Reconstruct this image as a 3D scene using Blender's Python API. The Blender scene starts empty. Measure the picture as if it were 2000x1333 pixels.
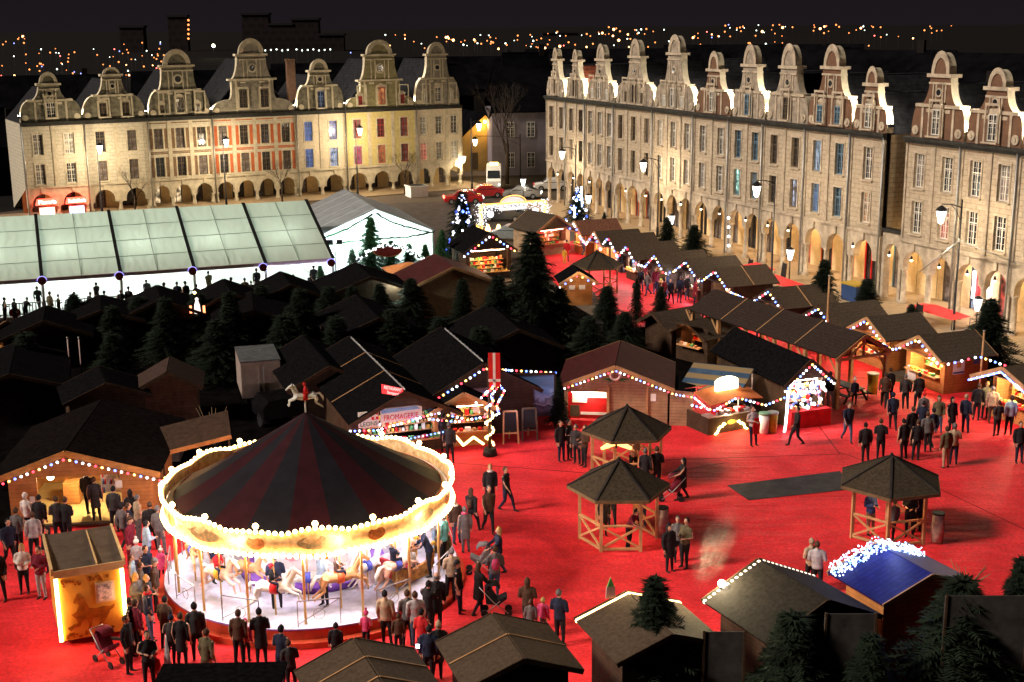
import bpy, bmesh, math, random
from mathutils import Vector, Matrix, Euler
R=math.radians; rnd=random.Random(7); PI=math.pi
SC=bpy.context.scene; COL=SC.collection
# ---------------------------------------------------------------- camera
CF=2550.0; CH=18.5; ROLL=R(0.54); PT=math.atan((666.5-50)/CF)
cd=bpy.data.cameras.new('camera'); cam=bpy.data.objects.new('camera',cd); COL.objects.link(cam)
cd.sensor_width=36; cd.lens=CF/2000*36; cd.clip_start=.5; cd.clip_end=6000
cam.matrix_world=Matrix.Translation((0,0,CH))@Matrix.Rotation(PI/2-PT,4,'X')@Matrix.Rotation(-ROLL,4,'Z')
SC.camera=cam
# ---------------------------------------------------------------- world, sun, exposure
W=bpy.data.worlds.new("World"); SC.world=W; W.use_nodes=True
wn=W.node_tree; bg=wn.nodes['Background']; bg.inputs[1].default_value=1.0
tc=wn.nodes.new('ShaderNodeTexCoord'); sp=wn.nodes.new('ShaderNodeSeparateXYZ'); cr=wn.nodes.new('ShaderNodeValToRGB')
wn.links.new(tc.outputs['Generated'],sp.inputs[0]); wn.links.new(sp.outputs['Z'],cr.inputs[0]); wn.links.new(cr.outputs[0],bg.inputs[0])
cr.color_ramp.elements[0].position=.0; cr.color_ramp.elements[0].color=(.0034,.0026,.0032,1)
cr.color_ramp.elements[1].position=.12; cr.color_ramp.elements[1].color=(.0019,.0015,.0018,1)
sl=bpy.data.lights.new('night_glow','SUN'); sl.energy=1.2; sl.angle=R(12); sl.color=(1,.85,.70)
sun=bpy.data.objects.new('night_glow',sl); COL.objects.link(sun)
sun.rotation_euler=Vector((.82,.27,-.62)).to_track_quat('-Z','Y').to_euler()
SC.view_settings.view_transform='Standard'; SC.view_settings.look='None'; SC.view_settings.exposure=1.78; SC.view_settings.gamma=1
SC.cycles.max_bounces=4; SC.cycles.diffuse_bounces=2; SC.cycles.glossy_bounces=2; SC.cycles.transmission_bounces=3
SC.cycles.caustics_reflective=False; SC.cycles.caustics_refractive=False; SC.cycles.sample_clamp_indirect=4; SC.cycles.use_denoising=True
# ---------------------------------------------------------------- survey: photo pixel (2000 wide) -> real point at height z
def ray(px,py):
    x=px-1000; y=py-666.5; c,s=math.cos(ROLL),math.sin(ROLL); xr=x*c-y*s; yr=x*s+y*c
    return (xr,CF*math.cos(PT)-yr*math.sin(PT),-CF*math.sin(PT)-yr*math.cos(PT))
def P(px,py,z=0.0):
    d=ray(px,py); t=(z-CH)/d[2]; return Vector((d[0]*t,d[1]*t,z))
def onplane(px,py,A,B):
    d=ray(px,py); L=math.hypot(B[0]-A[0],B[1]-A[1]); ux,uy=(B[0]-A[0])/L,(B[1]-A[1])/L
    t=(A[0]*(-uy)+A[1]*ux)/(d[0]*(-uy)+d[1]*ux); return Vector((d[0]*t,d[1]*t,CH+d[2]*t))
def Zat(X,Y,py):
    lo,hi=-5,60
    for _ in range(40):
        m=(lo+hi)/2; dz=m-CH; f=Y*math.cos(PT)-dz*math.sin(PT); u=-Y*math.sin(PT)-dz*math.cos(PT)
        q=666.5-(CF*X/f)*math.sin(ROLL)+CF*u/f*math.cos(ROLL)
        if q>py: lo=m
        else: hi=m
    return (lo+hi)/2
# ---------------------------------------------------------------- materials
MC={}
def mat(n,c,r=.75,v=.18,s=3.0,bump=0,metal=0,stripe=None,emit=None,es=0,spec=.1,second=None):
    if n in MC: return MC[n]
    m=bpy.data.materials.new(n); m.use_nodes=True; t=m.node_tree; b=t.nodes['Principled BSDF']; N=t.nodes.new; L=t.links.new
    b.inputs['Roughness'].default_value=r; b.inputs['Metallic'].default_value=metal; b.inputs['Specular IOR Level'].default_value=spec
    co=N('ShaderNodeTexCoord'); nz=N('ShaderNodeTexNoise'); nz.inputs['Scale'].default_value=s; nz.inputs['Detail'].default_value=6; nz.inputs['Roughness'].default_value=.65
    L(co.outputs['Object'],nz.inputs['Vector'])
    mx=N('ShaderNodeMixRGB'); c2=second or tuple(max(0,x*(1-2.2*v)) for x in c)
    mx.inputs[1].default_value=(*c2,1); mx.inputs[2].default_value=(*[min(1,x*(1+v)) for x in c],1)
    rp=N('ShaderNodeValToRGB'); rp.color_ramp.elements[0].position=.3; rp.color_ramp.elements[1].position=.62
    L(nz.outputs[0],rp.inputs[0]); L(rp.outputs[0],mx.inputs[0]); out=mx.outputs[0]
    if stripe: # (axis,pitch,width,dark colour)
        ax,pit,wd,dc=stripe; s3=N('ShaderNodeSeparateXYZ'); L(co.outputs['Object'],s3.inputs[0])
        md=N('ShaderNodeMath'); md.operation='DIVIDE'; md.inputs[1].default_value=pit; L(s3.outputs[ax],md.inputs[0])
        fr=N('ShaderNodeMath'); fr.operation='FRACT'; L(md.outputs[0],fr.inputs[0])
        lt=N('ShaderNodeMath'); lt.operation='LESS_THAN'; lt.inputs[1].default_value=wd; L(fr.outputs[0],lt.inputs[0])
        m2=N('ShaderNodeMixRGB'); L(lt.outputs[0],m2.inputs[0]); L(out,m2.inputs[1]); m2.inputs[2].default_value=(*dc,1); out=m2.outputs[0]
    L(out,b.inputs['Base Color'])
    if bump:
        bp=N('ShaderNodeBump'); bp.inputs['Strength'].default_value=bump; bp.inputs['Distance'].default_value=.05; L(nz.outputs[0],bp.inputs['Height']); L(bp.outputs[0],b.inputs['Normal'])
    if emit: b.inputs['Emission Color'].default_value=(*emit,1); b.inputs['Emission Strength'].default_value=es
    MC[n]=m; return m
def brickmat(n,c,c2,mort,sc,bw=.5,rh=.25,ms=.02):
    if n in MC: return MC[n]
    m=mat(n,c); t=m.node_tree; b=t.nodes['Principled BSDF']; N=t.nodes.new; L=t.links.new
    old=b.inputs['Base Color'].links[0].from_socket
    co=N('ShaderNodeTexCoord'); s3=N('ShaderNodeSeparateXYZ'); cb=N('ShaderNodeCombineXYZ'); L(co.outputs['Object'],s3.inputs[0])
    ad=N('ShaderNodeMath'); ad.operation='ADD'; L(s3.outputs[0],ad.inputs[0]); L(s3.outputs[1],ad.inputs[1]); L(ad.outputs[0],cb.inputs[0]); L(s3.outputs[2],cb.inputs[1])
    k=N('ShaderNodeTexBrick'); k.inputs['Scale'].default_value=sc; k.inputs['Brick Width'].default_value=bw; k.inputs['Row Height'].default_value=rh; k.inputs['Mortar Size'].default_value=ms
    k.inputs['Color1'].default_value=(*c,1); k.inputs['Color2'].default_value=(*c2,1); k.inputs['Mortar'].default_value=(*mort,1); L(cb.outputs[0],k.inputs['Vector'])
    mx=N('ShaderNodeMixRGB'); mx.inputs[0].default_value=.5; L(k.outputs[0],mx.inputs[1]); L(old,mx.inputs[2]); L(mx.outputs[0],b.inputs['Base Color'])
    return m
def glow(n,c,s):
    if n in MC: return MC[n]
    m=bpy.data.materials.new(n); m.use_nodes=True; b=m.node_tree.nodes['Principled BSDF']
    b.inputs['Base Color'].default_value=(*[x*.6 for x in c],1); b.inputs['Emission Color'].default_value=(*c,1); b.inputs['Emission Strength'].default_value=s; MC[n]=m; return m
# ---------------------------------------------------------------- mesh helpers
class MB:
    def __init__(s): s.v=[]; s.f=[]; s.m=[]; s.sm=[]
    def add(s,vs,fs,mi=0,sm=False):
        o=len(s.v); s.v+= [tuple(v) for v in vs]
        for f in fs: s.f.append(tuple(i+o for i in f)); s.m.append(mi); s.sm.append(sm)
        return s
    def box(s,x0,x1,y0,y1,z0,z1,mi=0):
        return s.add([(x0,y0,z0),(x1,y0,z0),(x1,y1,z0),(x0,y1,z0),(x0,y0,z1),(x1,y0,z1),(x1,y1,z1),(x0,y1,z1)],[(0,3,2,1),(4,5,6,7),(0,1,5,4),(1,2,6,5),(2,3,7,6),(3,0,4,7)],mi)
    def quad(s,a,b,c,d,mi=0): return s.add([a,b,c,d],[(0,1,2,3)],mi)
    def slab(s,a,b,c,d,t,mi=0):
        a,b,c,d=map(Vector,(a,b,c,d)); n=(b-a).cross(d-a).normalized()*t
        return s.add([a,b,c,d,a+n,b+n,c+n,d+n],[(0,3,2,1),(4,5,6,7),(0,1,5,4),(1,2,6,5),(2,3,7,6),(3,0,4,7)],mi)
    def tube(s,pts,rs,n=8,mi=0,sm=True,cap=True,flat=1.0):
        pts=[Vector(p) for p in pts]; rs=rs if hasattr(rs,'__len__') else [rs]*len(pts); o=len(s.v); up=None
        for i,p in enumerate(pts):
            d=((pts[min(i+1,len(pts)-1)]-pts[max(i-1,0)])).normalized()
            if up is None: up=Vector((0,0,1)) if abs(d.z)<.9 else Vector((0,1,0))
            a=d.cross(up); a.normalize(); b=a.cross(d); up=b if abs(d.z)<.95 else up
            r=rs[i]; ra,rb=(r if hasattr(r,'__len__') else (r,r*flat))
            for k in range(n):
                t=2*PI*k/n; s.v.append(tuple(p+a*math.cos(t)*ra+b*math.sin(t)*rb))
        for i in range(len(pts)-1):
            for k in range(n):
                k2=(k+1)%n; s.f.append((o+i*n+k,o+i*n+k2,o+(i+1)*n+k2,o+(i+1)*n+k)); s.m.append(mi); s.sm.append(sm)
        if cap:
            s.f.append(tuple(o+k for k in range(n))[::-1]); s.f.append(tuple(o+(len(pts)-1)*n+k for k in range(n))); s.m+=[mi,mi]; s.sm+=[False,False]
        return s
    def beam(s,a,b,w=.1,h=None,mi=0):
        h=h or w; a=Vector(a); b=Vector(b); d=(b-a).normalized(); up=Vector((0,0,1)) if abs(d.z)<.95 else Vector((0,1,0))
        x=d.cross(up).normalized()*w/2; y=x.cross(d).normalized()*h/2
        return s.add([a-x-y,a+x-y,a+x+y,a-x+y,b-x-y,b+x-y,b+x+y,b-x+y],[(0,3,2,1),(4,5,6,7),(0,1,5,4),(1,2,6,5),(2,3,7,6),(3,0,4,7)],mi)
    def prism(s,poly,y0,y1,mi=0,me=None):   # poly in x,z ; extruded along y
        n=len(poly); o=len(s.v); s.v+=[(x,y0,z) for x,z in poly]+[(x,y1,z) for x,z in poly]
        s.f.append(tuple(range(o,o+n))); s.f.append(tuple(range(o+2*n-1,o+n-1,-1))); s.m+=[mi,mi]; s.sm+=[False,False]
        for i in range(n):
            j=(i+1)%n; s.f.append((o+j,o+i,o+n+i,o+n+j)); s.m.append(mi if me is None else me); s.sm.append(False)
        return s
    def ball(s,c,r,mi=0,n=8,m=5,sq=1.0):
        o=len(s.v); c=Vector(c)
        for i in range(m+1):
            a=PI*i/m
            for k in range(n): b=2*PI*k/n; s.v.append((c.x+r*math.sin(a)*math.cos(b),c.y+r*math.sin(a)*math.sin(b),c.z+r*sq*math.cos(a)))
        for i in range(m):
            for k in range(n): s.f.append((o+i*n+k,o+(i+1)*n+k,o+(i+1)*n+(k+1)%n,o+i*n+(k+1)%n)); s.m.append(mi); s.sm.append(True)
        return s
    def mesh(s,name,mats):
        me=bpy.data.meshes.new(name); me.from_pydata(s.v,[],s.f); mats=mats if isinstance(mats,(list,tuple)) else [mats]
        for x in mats: me.materials.append(x)
        me.polygons.foreach_set('material_index',s.m); me.polygons.foreach_set('use_smooth',s.sm); me.update(); return me
    def build(s,name,mats,parent=None,loc=(0,0,0),rz=0):
        return link(name,s.mesh(name,mats),parent,loc,rz)
def link(name,me,parent=None,loc=(0,0,0),rz=0,sc=None):
    o=bpy.data.objects.new(name,me); COL.objects.link(o); o.parent=parent; o.location=loc; o.rotation_euler=(0,0,rz)
    if sc: o.scale=(sc,)*3 if not hasattr(sc,'__len__') else sc
    return o
def thing(name,label,cat,loc=(0,0,0),rz=0,group=None,sc=None):
    o=link(name,None,None,loc,rz,sc); tag(o,label,cat,group); return o
def tag(o,label,cat,group=None,kind=None):
    if label: o['label']=label
    if cat: o['category']=cat
    if group: o['group']=group
    if kind: o['kind']=kind
    return o
KIDS={}
def dup(root,loc,rz,label=None,group=None,sc=None):
    def cp(o,par):
        c=o.copy(); COL.objects.link(c)
        if par: c.parent=par
        for ch in ks.get(o,[]): cp(ch,c)
        return c
    ks={}
    for o in bpy.data.objects:
        if o.parent: ks.setdefault(o.parent,[]).append(o)
    c=cp(root,None); c.location=loc; c.rotation_euler=(0,0,rz)
    if sc: c.scale=(sc,)*3 if not hasattr(sc,'__len__') else sc
    if label: c['label']=label
    if group: c['group']=group
    return c
def lamp(kind,loc,power,color,r=.1,parent=None,name='lamp_light',aim=None,size=60,blend=.6):
    l=bpy.data.lights.new(name,kind); l.energy=power; l.color=color
    if kind in('POINT','SPOT'): l.shadow_soft_size=r
    if kind=='SPOT': l.spot_size=R(size); l.spot_blend=blend
    if kind=='AREA': l.size=r
    o=bpy.data.objects.new(name,l); COL.objects.link(o); o.parent=parent; o.location=loc
    if aim is not None: o.rotation_euler=Vector(aim).to_track_quat('-Z','Y').to_euler()
    return o
def text(body,size,name,m,parent,loc,rot,ext=.01,width=None):
    c=bpy.data.curves.new(name,'FONT'); c.body=body; c.size=size; c.align_x='CENTER'; c.align_y='CENTER'; c.extrude=ext
    o=bpy.data.objects.new(name,c); COL.objects.link(o); dg=bpy.context.evaluated_depsgraph_get(); me=bpy.data.meshes.new_from_object(o.evaluated_get(dg))
    bpy.data.objects.remove(o); me.materials.clear(); me.materials.append(m)
    q=link(name,me,parent,loc); q.rotation_euler=rot
    if width:
        xs=[v.co.x for v in me.vertices]; q.scale=(width/(max(xs)-min(xs)),1,1)
    return q
def fuse(mb,vox,name,smooth=3,dec=None):
    me=mb.mesh('tmp',[]); o=link('tmp',me); md=o.modifiers.new('r','REMESH'); md.mode='VOXEL'; md.voxel_size=vox; md.use_smooth_shade=True
    if smooth: s=o.modifiers.new('s','SMOOTH'); s.iterations=smooth; s.factor=.5
    if dec: d=o.modifiers.new('d','DECIMATE'); d.ratio=dec
    dg=bpy.context.evaluated_depsgraph_get(); n=bpy.data.meshes.new_from_object(o.evaluated_get(dg)); bpy.data.objects.remove(o); n.name=name
    n.polygons.foreach_set('use_smooth',[True]*len(n.polygons)); return n
def litwin(n,c,s):
    m=glow(n,c,s); T=m.node_tree; N=T.nodes.new; L=T.links.new; b=T.nodes['Principled BSDF']; b.inputs['Base Color'].default_value=(.05,.05,.05,1); b.inputs['Roughness'].default_value=.15
    co=N('ShaderNodeTexCoord'); oi=N('ShaderNodeObjectInfo'); ad=N('ShaderNodeVectorMath'); L(co.outputs['Object'],ad.inputs[0]); sc=N('ShaderNodeMath'); sc.operation='MULTIPLY'; sc.inputs[1].default_value=40; L(oi.outputs['Random'],sc.inputs[0]); L(sc.outputs[0],ad.inputs[1])
    nz=N('ShaderNodeTexNoise'); nz.inputs['Scale'].default_value=2.4; nz.inputs['Detail'].default_value=3; L(ad.outputs[0],nz.inputs[0]); mr=N('ShaderNodeMapRange'); mr.inputs[1].default_value=.38; mr.inputs[2].default_value=.66; mr.inputs[3].default_value=s*.08; mr.inputs[4].default_value=s*1.7; L(nz.outputs[0],mr.inputs[0]); L(mr.outputs[0],b.inputs['Emission Strength']); return m
# palette
stoneL=brickmat('pale_stone',(.50,.46,.37),(.43,.40,.32),(.24,.22,.17),1.0,1.1,.36,.03)
stoneY=brickmat('yellow_render',(.52,.44,.20),(.50,.42,.18),(.42,.35,.15),1.0,1.6,.4,.012)
stoneC=brickmat('cream_render',(.54,.47,.36),(.51,.44,.34),(.42,.37,.28),1.0,1.6,.4,.012)
stoneR=brickmat('weathered_stone',(.42,.35,.26),(.345,.285,.21),(.18,.145,.115),1.0,1.0,.33,.035)
stoneD=mat('carved_stone',(.30,.255,.205),.85,.25,2.0)
stoneG=mat('dimmed_grey_green_stone',(.155,.145,.11),.85,.3,2.0)  # far-row gables: their dimmer light is put into this darker stone colour
brick=brickmat('red_brick',(.16,.085,.055),(.13,.07,.045),(.16,.12,.08),3.5,.5,.25,.02)
brickO=brickmat('orange_brick',(.42,.105,.035),(.34,.08,.03),(.3,.16,.1),3.5,.5,.25,.02)
trimL=mat('pale_stone_trim',(.47,.42,.32),.8,.14,1.6)
trimR=mat('brown_stone_trim',(.41,.345,.265),.8,.2,1.5)
leadD=mat('dark_lead_ledge',(.03,.03,.028),.6,.2,2)
slate=mat('slate_roof',(.022,.023,.027),.8,.25,2.2,.2,stripe=(2,.28,.1,(.012,.012,.014)),spec=.05)
tile_r=mat('red_roof_tile',(.30,.09,.05),.7,.25,2.2,.2,stripe=(2,.3,.12,(.12,.04,.03)))
white_f=mat('white_window_paint',(.62,.6,.54),.5,.05)
blue_f=mat('blue_grey_paint',(.13,.22,.30),.5,.08)
brown_f=mat('brown_window_paint',(.10,.075,.05),.5,.1)
red_f=mat('dark_red_paint',(.28,.03,.03),.5,.1)
glass=mat('dark_glass',(.018,.02,.026),.08,.2,1,spec=.6)
curtain=mat('curtained_glass',(.16,.14,.14),.35,.35,2.4)
ironD=mat('black_iron',(.02,.02,.022),.45,.1)
steel=mat('grey_steel',(.35,.35,.34),.4,.1,metal=.6)
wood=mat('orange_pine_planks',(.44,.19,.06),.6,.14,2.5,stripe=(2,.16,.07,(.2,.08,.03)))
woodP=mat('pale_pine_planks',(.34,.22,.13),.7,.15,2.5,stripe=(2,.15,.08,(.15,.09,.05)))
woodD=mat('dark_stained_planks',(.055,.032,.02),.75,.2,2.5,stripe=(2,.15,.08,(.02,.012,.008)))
beamW=mat('pine_beam',(.45,.25,.12),.6,.15,2)
roofB=mat('black_felt_roof',(.0065,.006,.007),.95,.3,6,.1,spec=0)
roofG=mat('brown_shingle_roof',(.062,.045,.033),.85,.2,8,.1,stripe=(2,.12,.12,(.04,.03,.02)))
roofO=mat('grey_brown_felt',(.075,.052,.036),.85,.16,9,.08)
roofR=mat('dark_red_roof',(.055,.013,.013),.7,.2,4)
whiteP=mat('white_paint',(.75,.75,.73),.5,.05)
redP=mat('red_paint',(.55,.02,.02),.4,.08)
redC=mat('red_cloth',(.50,.02,.025),.8,.12,3)
# ================================================================ SETTING
def sheet(name,poly,z,m,kind='structure'):
    mb=MB(); mb.add([(p[0],p[1],z) for p in poly],[tuple(range(len(poly)))]); o=mb.build(name,m); tag(o,None,None,None,kind); return o
cob=brickmat('square_cobbles',(.13,.10,.075),(.105,.082,.06),(.06,.048,.036),2.2,.5,.3,.03)
# ground with a gentle hillside far beyond the houses
mb=MB(); ys=[-60,150,250,420,600,800,1050,1400]; zs=[0,0,0,.018*170,.018*350,.018*550,.018*790,.018*860]
vs=[];fs=[]
for i,(y,z) in enumerate(zip(ys,zs)):
    for j in range(13): vs.append(((-1+j/6)*(260+y*.9),y,z+(0 if y<300 else (math.sin(j*2.1+i)*1.2))))
for i in range(len(ys)-1):
    for j in range(12): a=i*13+j; fs.append((a,a+1,a+14,a+13))
mb.add(vs,fs); gm=mat('dark_earth',(.007,.006,.006),.9,.3,.6)
tag(mb.build('ground',gm),None,None,None,'structure')
LA=P(160,418); LB=P(905,362); RA=P(1085,398); RB=P(1974,660)
lu=(LB-LA).normalized(); ln=Vector((lu.y,-lu.x,0)); ru=(RB-RA).normalized(); rn=Vector((ru.y,-ru.x,0)) # ln,rn: towards the square
lrz=math.atan2(lu.y,lu.x); rrz=math.atan2(ru.y,ru.x)
sheet('square_paving',[(-62,20),(46,20),(46,75),RB+rn*-1.0+ru*8,RA-rn*1,(12,175),(-20,175),LA-lu*20-ln*1],.004,cob)
asph=mat('asphalt',(.075,.062,.055),.75,.2,1.2,.15)
yard=mat('yard_unlit_black',(.0045,.004,.004),.9,.3,1.2,.1,spec=0)  # near-black colour stands for the missing light on the yard ground
sheet('yard',[P(*q_) for q_ in [(-300,640),(0,640),(640,575),(900,560),(1060,560),(1160,620),(1380,640),(1500,700),(1540,830),(1350,830),(1090,800),(960,815),(880,846),(640,850),(335,930),(300,1020),(60,1030),(-300,1060)]],.016,yard)  # sheet laid over the ground to make the unlit middle dark
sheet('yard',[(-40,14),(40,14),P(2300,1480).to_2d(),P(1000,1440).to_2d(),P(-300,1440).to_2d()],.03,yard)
sheet('road',[P(860,395),P(600,402),P(590,425),P(870,470),P(1100,450),P(1085,405),P(1040,372),P(930,362)],.012,asph)
carp=mat('red_carpet_fibre',(.76,.034,.044),.7,.10,.45,0,spec=.15,second=(.54,.016,.02))
T_=carp.node_tree; B_=T_.nodes['Principled BSDF']; co_=T_.nodes['Texture Coordinate']; mp_=T_.nodes.new('ShaderNodeMapping'); mp_.inputs['Scale'].default_value=(.55,2.2,1); mp_.inputs['Rotation'].default_value=(0,0,.45); T_.links.new(co_.outputs['Object'],mp_.inputs[0])
wr=T_.nodes.new('ShaderNodeTexNoise'); wr.inputs['Scale'].default_value=.8; wr.inputs['Detail'].default_value=7; wr.inputs['Distortion'].default_value=.6; T_.links.new(mp_.outputs[0],wr.inputs[0]); bp_=T_.nodes.new('ShaderNodeBump'); bp_.inputs['Strength'].default_value=.9; bp_.inputs['Distance'].default_value=.12; T_.links.new(wr.outputs[0],bp_.inputs['Height']); T_.links.new(bp_.outputs[0],B_.inputs['Normal'])
fi=T_.nodes.new('ShaderNodeTexNoise'); fi.inputs['Scale'].default_value=9; fi.inputs['Detail'].default_value=5; T_.links.new(co_.outputs['Object'],fi.inputs[0]); fr_=T_.nodes.new('ShaderNodeMapRange'); fr_.inputs[1].default_value=.3; fr_.inputs[2].default_value=.7; fr_.inputs[3].default_value=.72; fr_.inputs[4].default_value=1.12; T_.links.new(fi.outputs[0],fr_.inputs[0])
hv=T_.nodes.new('ShaderNodeHueSaturation'); T_.links.new(B_.inputs['Base Color'].links[0].from_socket,hv.inputs['Color']); T_.links.new(fr_.outputs[0],hv.inputs['Value']); T_.links.new(hv.outputs[0],B_.inputs['Base Color'])
cpx=[(-120,1090),(0,1058),(60,1030),(300,1020),(335,930),(640,850),(880,846),(960,815),(1090,800),(1350,830),(1540,830),(1614,815),(1500,690),(1380,640),(1240,640),(1190,610),(1150,560),(1090,560),(1070,540),(1062,478),(1130,470),(1180,510),(1300,560),(1420,590),(1560,640),(1700,700),(1740,745),(1850,765),(1950,770),(2100,850),(2250,1000),(2150,1420),(1000,1460),(-150,1450)]
sheet('red_carpet',[P(*q) for q in cpx],.02,carp)
seam=mat('carpet_seam',(.10,.008,.008),.8,.2)
for a,b in [((880,905),(1140,925)),((1300,900),(1650,888)),((1640,888),(1500,700)),((1790,935),(2000,1035)),((1640,885),(1800,940)),((1300,925),(1420,905))]:
    a=P(*a);b=P(*b); d=(b-a).normalized(); n=Vector((-d.y,d.x,0))*.025
    o=MB().add([a-n,b-n,b+n,a+n],[(0,1,2,3)]).build('carpet_seam',seam,loc=(0,0,.026)); tag(o,None,None,None,'structure')
o=MB(); q=[P(1420,950),P(1462,979),P(1668,957),P(1640,922)]
o.slab(*q,.012); o=o.build('floor_mat',mat('dark_rubber_mat',(.032,.03,.03),.6,.3,1.4,.2),loc=(0,0,.03)); tag(o,'long dark grey rubber mat lying on the open red carpet','floor mat')
pave=brickmat('sand_paving',(.36,.27,.17),(.30,.23,.145),(.18,.13,.09),1.6,.6,.4,.02)
o=MB(); a=RA+rn*4-ru*2; o.add([RA-rn*3.4-ru*2+Vector((0,0,.1)),RA+rn*4-ru*2+Vector((0,0,.1)),RA+rn*4+ru*80+Vector((0,0,.1)),RA-rn*3.4+ru*80+Vector((0,0,.1)),RA+rn*4-ru*2,RA+rn*4+ru*80],[(0,1,2,3),(1,4,5,2)])
tag(o.build('pavement',pave),None,None,None,'structure')
o=MB(); o.add([LA-ln*3.4-lu*20+Vector((0,0,.1)),LA+ln*4-lu*20+Vector((0,0,.1)),LB+ln*4+lu*2+Vector((0,0,.1)),LB-ln*3.4+lu*2+Vector((0,0,.1)),LA+ln*4-lu*20,LB+ln*4+lu*2],[(0,1,2,3),(1,4,5,2)])
tag(o.build('pavement',pave),None,None,None,'structure')

# ================================================================ HOUSES
def wall_holes(mb,x0,x1,z0,z1,holes,y0,dp,mi=0):
    xs=sorted({x0,x1,*[h[0] for h in holes],*[h[1] for h in holes]}); zs=sorted({z0,z1,*[h[2] for h in holes],*[h[3] for h in holes]})
    for i in range(len(xs)-1):
        for j in range(len(zs)-1):
            cx=(xs[i]+xs[i+1])/2; cz=(zs[j]+zs[j+1])/2
            if any(h[0]<cx<h[1] and h[2]<cz<h[3] for h in holes): continue
            mb.quad((xs[i],y0,zs[j]),(xs[i+1],y0,zs[j]),(xs[i+1],y0,zs[j+1]),(xs[i],y0,zs[j+1]),mi)
    for a,b,c,d in holes:
        mb.quad((a,y0,c),(a,y0+dp,c),(a,y0+dp,d),(a,y0,d),mi); mb.quad((b,y0+dp,c),(b,y0,c),(b,y0,d),(b,y0+dp,d),mi)
        mb.quad((a,y0,c),(b,y0,c),(b,y0+dp,c),(a,y0+dp,c),mi); mb.quad((a,y0+dp,d),(b,y0+dp,d),(b,y0,d),(a,y0,d),mi)
def arch_wall(mb,x0,x1,z1,bays,y0,dp,mi=0,base=0):
    """bays: (centre, half width, spring height)"""
    edges=[x0]+[v for c,h,s in bays for v in (c-h,c+h)]+[x1]
    for i in range(0,len(edges),2):
        a,b=edges[i],edges[i+1]
        if b-a>.01:
            mb.quad((a,y0,base),(b,y0,base),(b,y0,z1),(a,y0,z1),mi); mb.quad((b,y0+dp,base),(a,y0+dp,base),(a,y0+dp,z1),(b,y0+dp,z1),mi)
            mb.quad((a,y0+dp,base),(a,y0,base),(a,y0,z1),(a,y0+dp,z1),mi); mb.quad((b,y0,base),(b,y0+dp,base),(b,y0+dp,z1),(b,y0,z1),mi)
    for c,h,s in bays:
        n=10; pts=[(c-h*math.cos(PI*i/n),s+h*math.sin(PI*i/n)) for i in range(n+1)]
        for i in range(n):
            (a,za),(b,zb)=pts[i],pts[i+1]
            mb.quad((a,y0,za),(b,y0,zb),(b,y0,z1),(a,y0,z1),mi); mb.quad((b,y0+dp,zb),(a,y0+dp,za),(a,y0+dp,z1),(b,y0+dp,z1),mi)
            mb.quad((b,y0,zb),(a,y0,za),(a,y0+dp,za),(b,y0+dp,zb),mi)
def win_frame(w,h,cols,rows,m,arched=False):
    f=MB(); t=.07
    f.box(0,t,0,.07,0,h);f.box(w-t,w,0,.07,0,h);f.box(t,w-t,0,.07,0,t);f.box(t,w-t,0,.07,h-t,h)
    f.box(w/2-.045,w/2+.045,.005,.065,t,h-t); f.box(t,w-t,.008,.062,h*.64,h*.64+.07)
    for k in range(cols):
        for s in (0,1):
            if k: x=t+(w/2-t)*k/cols+s*(w/2-t/2); f.box(x-.012,x+.012,.02,.05,t,h-t)
    for r in range(1,rows): z=h*r/rows; f.box(t,w-t,.022,.048,z-.012,z+.012)
    return f.mesh('frame',m)
def gable_profile(w,z0,z1,z2,zt,w1,w2,cx,sh=0):
    h=[]
    n=8
    if sh:
        zs=z0+(z1-z0)*.42; wi=w1*.9
        for i in range(n+1): a=PI/2*i/n; h.append((wi/2+.35+(w/2-wi/2-.35)*math.cos(a),z0+.3+(zs-z0-.3)*math.sin(a)))
        for i in range(1,n+1): a=PI/2*i/n; h.append((wi/2+.35*(1-math.sin(a)),zs+(z1-zs)*.6*(1-math.cos(a))))
        h.append((wi/2,z1))
    else:
     for i in range(n+1):
        a=PI/2*i/n; h.append((w1/2+(w/2-w1/2)*math.cos(a),z0+.35+(z1-z0-.35)*math.sin(a)))
    for i in range(1,n+1):
        a=PI/2*i/n; h.append((w2/2+(w1*.94/2-w2/2)*(1-math.sin(a)),z1+(z2-z1)*(1-math.cos(a))))
    rd=w2/2*.82
    for i in range(0,n+1):
        a=PI/2*i/n; h.append((rd*math.cos(a),z2+.12+(zt-z2-.12)*math.sin(a)))
    h=[(w/2,z0)]+h
    return [(cx+x,z) for x,z in h]+[(cx-x,z) for x,z in h[::-1][1:]]
HW={}
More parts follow.
